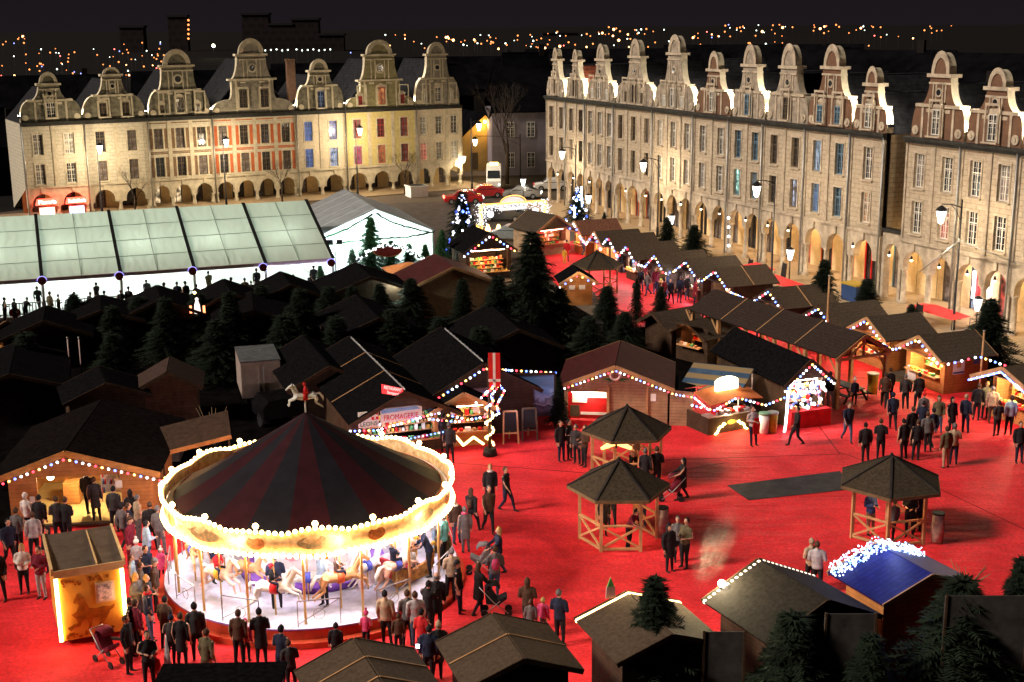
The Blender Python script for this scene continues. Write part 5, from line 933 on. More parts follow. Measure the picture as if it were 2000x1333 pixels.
MM=Matrix.Translation(F0)@Matrix.Rotation(rz,4,'Z'); g_=lambda x,z:MM@Vector((x,-.3,z))
garland([g_(0,2.75),g_(Wm*.25,3.5),g_(Wm*.47,4.55)],'fir garland swagged up the left half of the marquee gable'); garland([g_(Wm*.5,4.6),g_(Wm*.62,3.9),g_(Wm*.75,3.45),g_(Wm-.2,2.85)],'fir garland swagged down the right half of the marquee gable'); garland([g_(0,2.35),g_(Wm*.25,2.5),g_(Wm*.5,2.65),g_(Wm*.75,2.6),g_(Wm,2.9)],'level fir garland across the marquee front')
pts=[P(672,535,1.0),P(700,505,1.9),P(727,487,2.5),P(760,478,2.8),P(795,487,2.5),P(822,503,1.9),P(845,520,1.3)]
garland(pts,'arched fir garland studded with white bulbs over the marquee entrance',.12,2)
q3=P(757,489,2.35); t=thing('oval_sign','large dark red oval sign hanging in the arched garland of the marquee','sign',q3,.1); MB().tube([(0,-.05,0),(0,.05,0)],1.05,24,flat=.45).build('board',mat('dark_red_board',(.13,.02,.015),.5,.2,2),t); MB().tube([(1.08*math.cos(2*PI*k/24),-.06,.48*math.sin(2*PI*k/24)) for k in range(25)],.03,5).build('rim',mat('gold_rim',(.3,.16,.05),.5,.1),t)
p=P(657,545); t=thing('floodlight_mast','thin mast with twin floodlights between the rink tent and the marquee','floodlight',p); h=Zat(p.x,p.y,475); MB().tube([(0,0,0),(0,0,h)],.06,8).build('pole',steel,t)
for s in(-1,1): f=MB().box(s*.35-.22,s*.35+.22,-.15,.1,h-.1,h+.25).build('lamp_housing',ironD,t); MB().box(s*.35-.18,s*.35+.18,.1,.12,h-.06,h+.2).build('lamp_glass',glow('flood_cold',(.9,1,1),12),f)
lamp('SPOT',(0,.4,h),500,(.85,1,.95),.2,t,aim=(.2,1,-.35),size=120)
for k,(px,py,c_,w_,lb) in enumerate([(705,575,mat('orange_booth_canvas',(.62,.24,.08),.7,.08),2.4,'small orange canvas canopy left of the marquee entrance'),(800,562,mat('orange_booth_canvas',(.62,.24,.08)),3.4,'orange canvas canopy right of the marquee entrance'),(835,552,mat('teal_canvas',(.10,.20,.20),.7,.08),2.2,'teal canvas canopy at the end of the marquee front')]):
    p=P(px,py); t=thing('canopy',lb,'canopy',p,rz); m=MB(); a=w_/2
    m.add([(-a,-a,1.3),(a,-a,1.3),(a,a,1.3),(-a,a,1.3),(0,0,1.9)],[(0,1,4),(1,2,4),(2,3,4),(3,0,4)]); m.build('canvas',c_,t); m=MB(); [m.beam((x,y,0),(x,y,1.3),.05) for x in(-a+.05,a-.05) for y in(-a+.05,a-.05)]; m.build('frame',steel,t)
lamp('POINT',P(770,556,2.6),120,(.8,1,.85),.2,None,'fir_fill_light')  # added light without a fixture, brightens the firs at the marquee front
# ================================================================ SERVICE YARD
def boxv(loc,rz,w,d,h,label,m,name='white_container',cat='container',doors=True,z0=.5):
    t=thing(name,label,cat,loc,rz); MB().box(-w/2,w/2,0,d,z0,h).build('body',m,t); MB().box(-w/2-.03,w/2+.03,-.03,d+.03,h,h+.05).build('roof',mat('dull_grey_roof',(.09,.095,.10),.7,.2),t)
    if doors:
        for s in(-1,1): o=MB().box(min(0,s*w/2)+.03,max(0,s*w/2)-.03,-.05,-.005,z0+.05,h-.08).build('door',m,t); MB().box(s*.12-.02,s*.12+.02,-.08,-.051,z0+.2,h-.3).build('locking_bar',steel,o)
    for x in (-w/2+.3,w/2-.3): MB().tube([(x-.1,.6,.3),(x+.1,.6,.3)],.3,12).build('wheel',ironD,t)
    return t
cm=mat('pinkish_grey_panel',(.30,.24,.22),.6,.1)
boxv(Vector((-12.55,63.0,0)),.28,1.95,3.3,2.35,'pale box trailer with double rear doors in the dark yard',cm)
boxv(P(322,905),.1,1.3,1.2,1.6,'small dull metal cabinet behind the left bar chalet',mat('dull_cabinet',(.10,.08,.075),.6,.2),'metal_cabinet','cabinet',z0=.05)
boxv(P(1160,690),.1,1.1,1.0,1.7,'pale metal cabinet between the dark firs in the middle',mat('pale_cabinet',(.14,.125,.10),.6,.2),'metal_cabinet','cabinet',z0=.05)
t=chalet(P(335,830),.2,2.6,2.2,2.0,2.7,'dim closed brown cabin in the dark yard',wm=mat('dim_brown_planks',(.11,.05,.035),.8,.2,3,stripe=(2,.16,.07,(.03,.02,.015))),rm=mat('dim_brown_roof',(.05,.03,.025),.8,.2,5))
t=chalet(P(215,850),.4,3.4,2.6,1.9,2.6,'unlit low cabin left of the brown cabin in the yard',wm=woodD,rm=roofB)
for k,(px,pb,pt,lb) in enumerate([(141,765,662,'left one of two bare metal flagpoles in the dark yard'),(163,765,662,'right one of two bare metal flagpoles in the dark yard')]):
    p=P(px,pb); h=Zat(p.x,p.y,pt); t=thing('flagpole',lb,'flagpole',p); MB().tube([(0,0,0),(0,0,h)],[.05,.035],8).build('pole',mat('pinkish_steel',(.5,.36,.36),.3,.1),t); MB().ball((0,0,h+.05),.06).build('finial',steel,t)
for k,(px,py,lb) in enumerate([(560,835,'dark covered trailer behind the carousel horse'),]):
    p=P(px,py); t=thing('covered_trailer',lb,'trailer',p,.5); MB().prism([(-1.1,.5),(1.1,.5),(1.1,1.0),(.8,1.4),(-.8,1.4),(-1.1,1.0)],0,1.8).build('cover',roofB,t); [MB().tube([(x,.7,.35),(x+.15,.7,.35)],.35,12).build('wheel',ironD,t) for x in(-1.1,.95)]
# ================================================================ LEFT BAR CHALET
A=P(25,1035); B=P(302,1022); rz=math.atan2(B.y-A.y,B.x-A.x); c=(A+B)/2; w=(B-A).length; he=Zat(c.x,c.y,945); hr=Zat(c.x,c.y,905)
t=thing('bar_chalet','wide open-fronted bar chalet with warm lit interior at the left',"market stall",c,rz); a,b=-1.6,1.5
hzl=2.2; hrl=3.15
m=MB(); wall_holes(m,-w/2,w/2,0,hzl,[(a,b,.12,2.05)],0,.1); m.add([(-w/2,0,hzl),(w/2,0,hzl),(-.3,0,hrl)],[(0,1,2)]); m.quad((-w/2,5,0),(-w/2,0,0),(-w/2,0,hzl),(-w/2,5,hzl)); m.quad((w/2,0,0),(w/2,5,0),(w/2,5,hzl),(w/2,0,hzl)); m.quad((w/2,5,0),(-w/2,5,0),(-w/2,5,hzl),(w/2,5,hzl)); m.build('wall',wood,t)
MB().quad((-w/2,0,.1),(w/2,0,.1),(w/2,5,.1),(-w/2,5,.1)).build('floor',mat('ochre_floor',(.48,.36,.16),.6,.1,2),t)
m=MB(); ox=w/2+.45; m.slab((-ox-.2,-.6,hzl-.15),(-.3,-.6,hrl),(-.3,6.5,hrl),(-ox-.2,6.5,hzl-.15),.08); m.slab((-.3,-.6,hrl),(ox,-.6,hzl-.05),(ox,6.5,hzl-.05),(-.3,6.5,hrl),.08); m.build('roof',mat('black_brown_roof',(.009,.007,.007),.9,.3,5,.1,spec=0),t)
MB().beam((-ox-.2,-.63,hzl-.15),(-.3,-.63,hrl),.05,.22).beam((ox,-.63,hzl-.05),(-.3,-.63,hrl),.05,.22).build('bargeboard',wood,t)
MB().box(-1.2,-.6,2.2,2.8,.12,1.0).build('cask',wood,t); MB().box(.5,1.3,1.2,1.3,.9,1.9).build('shelf_board',whiteP,t); m=MB(); q=random.Random(1)
for i in range(16): x=.55+.7*q.random(); z=q.choice([.95,1.3,1.6]); m.tube([(x,1.05,z),(x,1.05,z+.22)],[.04,.025],6,q.randrange(3))
m.build('bottles',[whiteP,blueL,redP],t); MB().box(-1.5,1.1,-.25,-.05,.12,.2).build('sill',woodD,t); MB().box(1.3,1.55,-.03,-.004,1.5,1.8).build('notice',whiteP,t); MB().box(-1.9,-1.72,-.03,-.004,.9,1.3).build('notice',whiteP,t)
lamp('POINT',(-.2,1.4,1.95),150,(1,.74,.38),.15,t); f_=MB().ball((-1.3,.9,1.75),.14).build('globe_lamp',glow('bar_globe',(1,.8,.5),8),t)
M=Matrix.Translation(c)@Matrix.Rotation(rz,4,'Z'); g=[M@Vector(v) for v in((-ox-.2,-.7,hzl-.3),(-.3,-.7,hrl-.15),(ox,-.7,hzl-.2))]; string('light_string',g+[P(365,905,2.3)],'coloured bulbs along the gable of the left bar chalet',.24,.05)
t=thing('canvas_porch','sloping orange-edged porch roof between the bar chalet and the carousel','porch',P(330,985,0),.25); MB().slab((-.2,0,2.1),(2.6,0,2.6),(2.6,2.6,2.9),(-.2,2.6,2.4),.06).build('roof',mat('brown_porch_roof',(.06,.035,.025),.8,.2,4),t); MB().beam((-.2,-.03,2.1),(2.6,-.03,2.6),.05,.16).build('edge_board',wood,t); m=MB(); [m.beam((x,.1,0),(x,.1,z),.08) for x,z in((-.1,2.1),(2.5,2.55))]; m.build('post',woodD,t)
string('light_string',[P(366,905,2.5),P(400,890,2.5),P(425,882,2.6),P(452,872,2.6)],'warm bulbs on the edge of the sloping porch',.17,.055,cols=(4,0,4,4,1),group=None)
# ================================================================ BOTTOM CHALETS (seen from behind)
def back_chalet(far_px,L,w,hr,he,label,wm,rm,battens=0,deg=26):
    f=P(*far_px,hr); d=Vector((math.sin(R(deg)),-math.cos(R(deg)),0)); loc=f+d*.5; loc.z=0
    return chalet(loc,math.atan2(-d.x,d.y),w,L-.8,he,hr,label,wm=wm,rm=rm,battens=battens)
c1=back_chalet((692,1252),3.4,2.6,2.95,2.45,'brown-roofed chalet with pale battens right under the carousel',woodD,roofO,2,22)
c2=back_chalet((962,1203),2.7,2.6,2.9,2.42,'brown-roofed chalet at the bottom centre',woodD,roofO,1,18)
c3=back_chalet((1225,1160),2.8,2.6,2.85,2.4,'bottom chalet whose front edge glows with gold light and carries a figure',woodD,roofO,0,20)
c4=back_chalet((1482,1096),3.1,3.3,3.2,2.45,'bottom chalet with a row of globe lamps along its front roof edge',woodD,mat('dark_olive_felt',(.022,.018,.015),.85,.25,8,.1))
c5=back_chalet((1710,1066),2.5,2.9,2.9,2.4,'bottom chalet with a blue tiled roof and snow-white lights along the front',wood,mat('blue_wavy_tiles',(.015,.018,.11),.5,.2,4,.2,stripe=(1,.2,.4,(.010,.012,.10))),0,24)
t=thing('flat_roof_hut','dark flat-roofed hut at the bottom left under the crowd','hut',P(455,1330,2.5)*Vector((1,1,0)) if 0 else Vector((P(440,1296,2.5).x,P(440,1296,2.5).y,0)),.02); MB().box(-1.5,1.5,-1.9,-.1,0,2.45).build('wall',woodD,t); MB().box(-1.6,1.6,-2,0,2.45,2.52).build('roof',roofB,t)
def gp(t,w,he,hr): return gable_pts(t,w,he,hr,dz=.08,dy=.1)
g=gp(c3,2.6,2.4,2.85); string('light_garland',g,'thick golden garland on the front edge of a bottom chalet roof',.05,.07,cols=(4,),group='warm garlands',cat='light garland'); lamp('POINT',(g[1]+Vector((0,.3,.35))),22,(1,.8,.4),.1,None,'garland_lamp')
t=thing('roof_figure','small pink and green elf-like cut-out figure standing on the golden roof edge','figure',g[2].lerp(g[1],.65)+Vector((0,.05,.1)),.2); MB().prism([(-.14,0),(.14,0),(.12,.35),(-.12,.35)],-.03,.03).build('body',mat('pink_board',(.6,.3,.3),.7,.1),t); MB().prism([(-.1,.35),(.1,.35),(0,.62)],-.03,.03).build('hat',mat('green_board',(.15,.45,.12),.7,.1),t)
g=gp(c4,3.3,2.45,3.2); string('globe_string',[g[0],g[1],g[2]],'fat silver-gold globe lamps along a bottom chalet roof edge',.17,.075,cols=(3,4,4),group=None)
for b in [o for o in COL.objects if o.parent and o.parent.name.startswith('globe_string') and o.name.startswith('bulb')]: b.material_slots[0].link='OBJECT'; b.material_slots[0].material=glow('dim_globe',(1,.8,.55),.8)
lamp('POINT',g[2]+Vector((.2,.3,.8)),110,(1,.85,.5),.08,None,'globe_lamp'); lamp('POINT',g[2].lerp(g[1],.4)+Vector((0,.3,.3)),9,(1,.85,.5),.08,None,'globe_lamp')
hot=thing('roof_lamp','single dazzling lamp at the left corner of the globe-edged roof','lamp',g[2].lerp(g[1],.3)+Vector((0,0,.15))); MB().ball((0,0,0),.11).build('bulb',glow('hot_lamp',(1,.9,.7),20),hot); MB().tube([(0,0,-.2),(0,0,-.1)],.05,6).build('socket',ironD,hot)
g=gp(c5,2.9,2.4,2.9); m=MB(); q=random.Random(8); t=thing('icicle_lights','dense mass of icy white lights covering the front of the blue roof','light garland',g[1])
for a_,b_ in((g[0],g[1]),(g[1],g[2])):
    for i in range(240): f=q.random(); p=a_.lerp(b_,f)-g[1]+Vector((q.gauss(0,.05),q.uniform(-.55,.35),-q.uniform(-.02,.14))); m.ball(p+Vector((0,0,.12)),q.uniform(.018,.038),q.choice([0,0,0,1]),n=5,m=3)
tag(m.build('bulbs',[glow('icy_white',(.6,.75,1),1.2),glow('icy_cyan',(.2,.45,1),1.5)],t),None,None,None,'stuff')
lamp('POINT',g[1]+Vector((.2,-.3,.6)),20,(.4,.5,1),.2,None,'icicle_lamp'); lamp('POINT',g[1]+Vector((-.6,-1.5,1.0)),14,(.25,.3,1),.3,None,'icicle_lamp')
p=P(1722,1230); t=thing('wooden_pole','dark wooden pole standing against the blue-tiled roof','pole',p); h=Zat(p.x,p.y,1078); MB().tube([(0,0,0),(0,0,h)],[.06,.05],7).build('shaft',woodD,t); MB().tube([(0,0,h),(0,0,h+.05)],.07,7).build('cap',ironD,t)
pal=mat('dim_grey_hoarding',(.045,.04,.038),.8,.25,1.5,.1)
for k,(px0,px1,pt,pb,lb) in enumerate([(1368,1450,1235,1420,'dim grey hoarding panel at the bottom, left of the big fir'),(1600,1700,1200,1420,'dim grey hoarding panel at the bottom, right of the big fir'),(1828,1990,1165,1420,'dim grey hoarding at the bottom right corner')]):
    a=P(px0,pb); b=P(px1,pb); h=Zat(a.x,a.y,pt); t=thing('hoarding',lb,'hoarding',a,math.atan2(b.y-a.y,b.x-a.x)); w=(b-a).length; MB().box(0,w,0,.05,0,h).build('panel',pal,t); MB().box(0,.06,-.04,-.001,0,h+.05).box(w-.06,w,-.04,-.001,0,h+.05).build('post',woodD,t)
t=chalet(P(8,700),.9,2.2,2.0,1.7,2.2,'small lit stall at the left picture edge under the rink fence',wm=woodP,rm=roofB,openw=1.6,oz=(.7,1.6),power=30,lite=(1,.7,.5))
p=P(386,612,1.9); t=thing('lit_figure','small white lit figure between two red candles in the gap between dim chalets','figure',p); MB().tube([(0,0,0),(0,0,.5),(0,0,.75)],[.2,.16,.08],8).ball((0,0,.85),.11).build('body',glow('figure_white',(1,.8,.7),.5),t)
for s in(-.4,.4): MB().tube([(s,0,0),(s,0,.45)],.07,6).build('candle',glow('candle_red',(1,.25,.1),1.2),t)
MB().ball((-.1,0,1.25),.09).build('bulb',glow('star_amber',(1,.7,.25),4),t)
# red cafe terrace + boards on the right pavement
for k,(px,py,lb) in enumerate([(1420,540,'red cafe windbreak before the shop with string bulbs'),(1478,548,'red cafe parasol cloth left of the tall dark pole'),(1520,575,'wide red terrace cover before the red shop arches'),(1830,638,'red terrace cover below the white-garlanded shop')]):
    p=P(px,py); t=thing('red_terrace_cover',lb,'terrace cover',p,rrz); w=2.2 if k>1 else 1.4; m=MB(); m.add([(-w,-.7,.9),(w,-.7,.9),(w,.7,1.0),(-w,.7,1.0),(-.1*w,0,1.35),(.3*w,0,1.3)],[(0,1,5,4),(1,2,5),(2,3,4,5),(3,0,4)]); m.build('cloth',mat('bright_red_cloth',(.62,.05,.05),.8,.1,3),t); m=MB(); [m.beam((x,y,0),(x,y,.92),.05) for x in(-w+.05,w-.05) for y in(-.65,.65)]; m.build('leg_frame',steel,t)
for k,(px,py,lb) in enumerate([(1462,545,'slim dark menu board on the right pavement'),(1528,553,'large chalkboard next to the short pale lantern'),(1790,640,'wooden easel before the garlanded shop')]):
    t=thing('menu_board',lb,'menu board',P(px,py),rrz-.2); MB().beam((-.4,0,0),(-.36,.15,1.5),.06).beam((.4,0,0),(.36,.15,1.5),.06).build('frame',woodD,t); MB().slab((-.36,.03,.35),(.36,.03,.35),(.34,.14,1.45),(-.34,.14,1.45),.03).build('board',ironD,t)
t=thing('blue_container','blue recycling container with a yellow lid before the near end of the arcade','container',P(1668,590),rrz); MB().box(-.8,.8,-.5,.5,.05,1.2).build('body',mat('dark_blue_plastic',(.03,.06,.16),.5,.1),t); MB().box(-.85,.85,-.55,.55,1.2,1.32).build('lid',mat('mustard_lid',(.4,.28,.05),.6,.1),t)
string('light_string',[onplane(1423,425,RA+rn*.6,RB+rn*.6),onplane(1423,480,RA+rn*.6,RB+rn*.6)],'four white bulbs hanging down beside a shop door in the arcade',.75,.11,cols=(0,),group=None)
sp_=RA+ru*61.2-rn*3.0; t=thing('shop_garland','bright white garlands framing a red shop door in the arcade','light garland',(sp_.x,sp_.y,0),rrz); wl=glow('shop_white',(1,.9,1),6)
for x in(-.55,.55): MB().tube([(x,-.1,.9),(x+.05,-.12,1.8),(x,-.1,2.7)],.09,6).build('garland',wl,t)
MB().tube([(-.3,-.1,3.1),(.3,-.1,3.1)],.12,6).build('lamp_bar',wl,t); MB().box(-.4,.4,-.06,-.01,.2,2.7).build('door',redP,t); lamp('POINT',(0,-.8,2),30,(1,.9,1),.1,t)
# smoke over the sausage grill
st=thing('steam','pale wisp of steam rising from the corner of the globe-edged roof','steam',P(1372,1128,2.75)); st['kind']='stuff'
sm=bpy.data.materials.new('steam_volume'); sm.use_nodes=True; T_=sm.node_tree; T_.nodes.remove(T_.nodes['Principled BSDF']); pv=T_.nodes.new('ShaderNodeVolumePrincipled'); pv.inputs['Color'].default_value=(1,.9,.85,1); co=T_.nodes.new('ShaderNodeTexCoord'); nz=T_.nodes.new('ShaderNodeTexNoise'); nz.inputs['Scale'].default_value=2.3; nz.inputs['Detail'].default_value=5; nz.inputs['Distortion'].default_value=1.2; rp=T_.nodes.new('ShaderNodeMapRange'); rp.inputs[1].default_value=.42; rp.inputs[2].default_value=.8; rp.inputs[3].default_value=0; rp.inputs[4].default_value=1.1
gdt=T_.nodes.new('ShaderNodeTexGradient'); gdt.gradient_type='SPHERICAL'; ml=T_.nodes.new('ShaderNodeMath'); ml.operation='MULTIPLY'; T_.links.new(co.outputs['Object'],nz.inputs['Vector']); T_.links.new(co.outputs['Object'],gdt.inputs[0]); T_.links.new(nz.outputs[0],rp.inputs[0]); T_.links.new(rp.outputs[0],ml.inputs[0]); T_.links.new(gdt.outputs[1],ml.inputs[1]); T_.links.new(ml.outputs[0],pv.inputs['Density']); T_.links.new(pv.outputs[0],T_.nodes['Material Output'].inputs['Volume'])
o=MB().ball((0,0,0),1,n=14,m=9).build('wisp',sm,st,(.4,.2,.9)); o.scale=(.55,.4,1.5); o.rotation_euler=(0,R(22),0)
# ================================================================ HORSES AND CAROUSEL
def horse_mesh(seed=0):
    m=MB(); T=m.tube
    T([(-.62,0,.93),(-.45,0,.98),(-.1,0,.92),(.2,0,.95),(.45,0,1.02),(.56,0,1.1)],[(.1,.12),(.19,.21),(.17,.18),(.18,.21),(.16,.2),(.1,.14)],10)
    T([(.42,0,1.08),(.56,0,1.28),(.68,0,1.48),(.73,0,1.58)],[(.12,.17),(.09,.13),(.07,.1),(.06,.08)],8); T([(.66,0,1.6),(.82,0,1.52),(.98,0,1.4),(1.02,0,1.37)],[(.07,.09),(.065,.08),(.045,.055),(.04,.04)],8)
    for s in(-1,1):
        m.tube([(.68,s*.05,1.64),(.66,s*.06,1.76)],[.03,.008],5)
        T([(.42,s*.11,.98),(.62,s*.12,.84),(.84,s*.12,.78),(.86,s*.12,.56),(.93,s*.12,.5)],[.09,.065,.05,.035,.05],7)      # galloping front legs
        T([(-.5,s*.12,.98),(-.62,s*.13,.72),(-.56,s*.13,.56),(-.86,s*.13,.34),(-.95,s*.13,.28)],[.13,.09,.06,.04,.05],7)
    return m
HB=fuse(horse_mesh(),.028,'body',2)
HM=MB().tube([(.6,0,1.66),(.5,0,1.5),(.42,0,1.28),(.34,0,1.14)],[.03,.06,.06,.02],6).tube([(-.6,0,1.05),(-.8,0,1.05),(-.95,0,.82),(-1.0,0,.6)],[.03,.07,.07,.02],6).mesh('mane',whiteP)
HS=MB().tube([(-.12,0,.93),(.12,0,.93)],[(.20,.22),(.20,.23)],12).ball((-.14,0,1.15),.07).mesh('saddle',redP)
HH=MB().tube([(.93,0,.5),(.95,0,.46)],.05,6).mesh('hoof',ironD)
HP=MB().tube([(0,0,-.2),(0,0,2.55)],.03,8).mesh('pole',mat('brass_pole',(.7,.42,.14),.3,.1,metal=.6))
CM_=[mat('horse_white',(.72,.68,.64),.4,.08),mat('horse_pink',(.7,.45,.36),.4,.08),mat('horse_tan',(.55,.3,.14),.4,.1)]
SM_=[redP,mat('saddle_gold',(.6,.35,.05),.5,.1),mat('saddle_blue',(.08,.1,.45),.5,.1),mat('saddle_orange',(.6,.12,.04),.5,.1)]
def horse(par_loc,rz,label,cm,sm,sc=1,pole=True,z=.7,grp='wooden horses on the carousel'):
    t=thing('carousel_horse',label,'carousel horse',(par_loc[0],par_loc[1],z),rz,grp,sc)
    for me,mm in ((HB,cm),(HM,whiteP),(HS,sm)):
        o=link(me.name.split('.')[0],me,t)
        if not me.materials: me.materials.append(CM_[0])
        o.material_slots[0].link='OBJECT'; o.material_slots[0].material=mm
    if pole: link('pole',HP,t)
    return t
CC=Vector((-6.9,41.75,0)); RD=4.95; RZ_=3.32; RR=4.78
ca=thing('carousel','large round carousel with a striped cone roof and a glowing scalloped rim','carousel',CC)
def ring(r0,r1,z0,z1,n=64,flip=False):
    m=MB(); vs=[]; 
    for k in range(n): a=2*PI*k/n; vs+=[(r0*math.cos(a),r0*math.sin(a),z0),(r1*math.cos(a),r1*math.sin(a),z1)]
    m.add(vs,[(2*k,2*((k+1)%n),2*((k+1)%n)+1,2*k+1) for k in range(n)],0,True); return m
def disc(r,z,n=64): m=MB(); m.add([(r*math.cos(2*PI*k/n),r*math.sin(2*PI*k/n),z) for k in range(n)],[tuple(range(n))]); return m
stepM=mat('red_step_wood',(.45,.06,.03),.5,.12,3); deckM=mat('pale_deck',(.52,.53,.64),.45,.2,1.2)
m=ring(RD+.25,RD+.25,.02,.22); m2=disc(RD+.25,.22); m.add(m2.v,m2.f); m.build('lower_step',stepM,ca)
ring(RD,RD,.22,.58).build('deck_edge',stepM,ca); disc(RD,.58).build('deck',deckM,ca); ring(RD+.015,RD+.015,.54,.585).build('deck_trim',mat('violet_trim',(.25,.15,.5),.5,.1),ca)
stripeA=mat('charcoal_canvas',(.013,.012,.017),.7,.12,2); stripeB=mat('wine_canvas',(.032,.007,.011),.7,.12,2)
N_=20; RI=4.48; zi=RZ_+.12; za_=6.05
for nm,mm,par in (('charcoal_canvas',stripeA,0),('wine_canvas',stripeB,1)):
    m=MB()
    for k in range(N_):
        if k%2!=par: continue
        a0,a1=2*PI*k/N_,2*PI*(k+1)/N_; pr=None
        for j in range(8):
            f0,f1=j/8,(j+1)/8; r=lambda f:RI*(1-f); z=lambda f:zi+(za_-zi)*(f**1.08)
            m.quad((r(f0)*math.cos(a0),r(f0)*math.sin(a0),z(f0)),(r(f0)*math.cos(a1),r(f0)*math.sin(a1),z(f0)),(r(f1)*math.cos(a1),r(f1)*math.sin(a1),z(f1)),(r(f1)*math.cos(a0),r(f1)*math.sin(a0),z(f1)))
    m.build(nm,mm,ca)
ring(RI,RR-.1,zi-.25,RZ_-.1).build('gutter',mat('dark_gold_gutter',(.16,.09,.04),.5,.2,3),ca); ring(RI,RI,zi,zi-.25).build('gutter_wall',stepM,ca)
cream_r=mat('cream_gold_rim',(.75,.52,.28),.45,.2,5,second=(.5,.26,.1)); rim=[]
NP=16; m=MB(); n=NP*8
def scal(a): u=(a/(2*PI)*NP)%1; return .16*math.sin(PI*u) if int(a/(2*PI)*NP+1e-6)%2==0 else .05*math.sin(PI*u)
vs=[]
for k in range(n):
    a=2*PI*k/n; s=scal(a); vs+=[(RR*math.cos(a),RR*math.sin(a),RZ_-.30-s*.5),(RR*1.01*math.cos(a),RR*1.01*math.sin(a),RZ_+.28+s),((RR-.06)*math.cos(a),(RR-.06)*math.sin(a),RZ_-.30-s*.5),((RR-.05)*math.cos(a),(RR-.05)*math.sin(a),RZ_+.28+s)]
fs=[]
for k in range(n): a=4*k;b=4*((k+1)%n); fs+=[(a,b,b+1,a+1),(b+2,a+2,a+3,b+3),(a+1,b+1,b+3,a+3),(b,a,a+2,b+2)]
m.add(vs,fs,0,True); m.build('rim_board',cream_r,ca)
for k in range(NP):
    a=2*PI*(k+.5)/NP; big=k%2==0; m=MB(); w_=.62 if big else .3
    for i in range(1,1+1): pass
    pts=[]
    for j in range(14): t_=2*PI*j/14; aa=a+w_*math.cos(t_)/RR; pts.append(((RR+.035)*math.cos(aa),(RR+.035)*math.sin(aa),RZ_+.22*math.sin(t_)))
    m.add(pts,[tuple(range(14))]); m.build('painted_medallion',mat('medallion_big',(.40,.22,.10),.5,.6,7,second=(.10,.16,.10)) if big else mat('medallion_small',(.45,.15,.05),.5,.5,9,second=(.2,.06,.02)),ca)
bw=glow('rim_bulb',(1,.66,.26),5.5); bme=[];
m=MB()
for k in range(150):
    a=2*PI*k/150; s=scal(a); m.ball(((RR+.06)*math.cos(a),(RR+.06)*math.sin(a),RZ_+.33+s),.072,n=6,m=4)
    m.ball(((RR+.06)*math.cos(a),(RR+.06)*math.sin(a),RZ_-.36-s*.5),.082,n=6,m=4)
    if k%9==0: m.ball(((RR+.03)*math.cos(a),(RR+.03)*math.sin(a),RZ_+.52+s*.6),.10,n=6,m=4)
tag(m.build('rim_bulbs',bw,ca),None,None,None,'stuff')
for k in range(10):
    a=2*PI*k/10; lamp('POINT',((RR-.5)*math.cos(a),(RR-.5)*math.sin(a),RZ_-.5),52,(.93,.86,1),.15,ca); lamp('POINT',((RR+.35)*math.cos(a),(RR+.35)*math.sin(a),RZ_),16,(1,.74,.46),.15,ca)
disc(RR-.1,RZ_+.02).build('ceiling',mat('white_ceiling',(.75,.72,.72),.6,.05),ca)
gold=mat('brass_pole',(.7,.42,.14))
for k in range(16): a=2*PI*(k+.25)/16; MB().tube([(4.6*math.cos(a),4.6*math.sin(a),.58),(4.6*math.cos(a),4.6*math.sin(a),RZ_)],.045,8).build('canopy_pole',gold,ca)
# centre drum: white panels with painted shapes
dr=MB().tube([(0,0,.58),(0,0,.9),(0,0,.92),(0,0,2.6),(0,0,RZ_)],[2.0,2.0,1.35,1.35,2.3],16,sm=False).build('centre_drum',mat('drum_white',(.8,.76,.78),.5,.06),ca)
for k in range(8):
    a=2*PI*(k+.5)/8; c_=[mat('panel_red',(.6,.08,.03),.5,.3,6,second=(.7,.4,.05)),mat('panel_green',(.08,.35,.2),.5,.3,6,second=(.6,.5,.1)),mat('panel_pink',(.7,.3,.35),.5,.3,6)][k%3]; d=Vector((math.cos(a),math.sin(a),0)); s_=Vector((-d.y,d.x,0)); b=d*1.36
    pts=[b+s_*(.4*math.cos(2*PI*j/12))+Vector((0,0,1.75+.62*math.sin(2*PI*j/12)*(1 if j<7 else .8))) for j in range(12)]; m=MB(); m.add(pts+[p+d*.05 for p in pts],[tuple(range(12,24))]+[(j,(j+1)%12,12+(j+1)%12,12+j) for j in range(12)]); m.build('painted_panel',c_,dr)
MB().tube([(0,0,.585),(0,0,.8)],2.45,32).build('inner_step',mat('purple_step',(.16,.06,.35),.5,.15,2),ca)
# crowd-control hoops on the deck edge
for k in range(12):
    a0=2*PI*(k+.1)/12; a1=2*PI*(k+.62)/12; p0=Vector((4.8*math.cos(a0),4.8*math.sin(a0),.58)); p1=Vector((4.8*math.cos(a1),4.8*math.sin(a1),.58)); z=Vector((0,0,.85))
    MB().beam(p0,p0+z,.03).beam(p1,p1+z,.03).beam(p0+z,p1+z,.03).beam(p0+z*.1,p1+z,.02).tube([p0.lerp(p1,.5)+z*.45+(p1-p0).normalized()*.18*math.cos(2*PI*j/10)+Vector((0,0,.18*math.sin(2*PI*j/10))) for j in range(11)],.012,4).build('barrier',steel,ca)
hl=['front row','second row']; wh=['below the centre front of the rim','left of the front','at the left edge of the deck','at the left rear','at the rear left','behind the drum','behind the drum on the right','at the rear right','at the right edge','right of the front','in front of the drum','right in front']
for k in range(12):
    a=-PI/2-.15-2*PI*k/12
    if k in (8,9): continue
    cm=k%3; horse((CC.x+3.95*math.cos(a),CC.y+3.95*math.sin(a)),a+PI/2,['white','pinkish','tan'][cm]+' wooden horse with '+['a red','a gold','a blue','an orange'][k%4]+' saddle '+wh[k],CM_[cm],SM_[k%4],.95,z=.62+.12*(k%3))
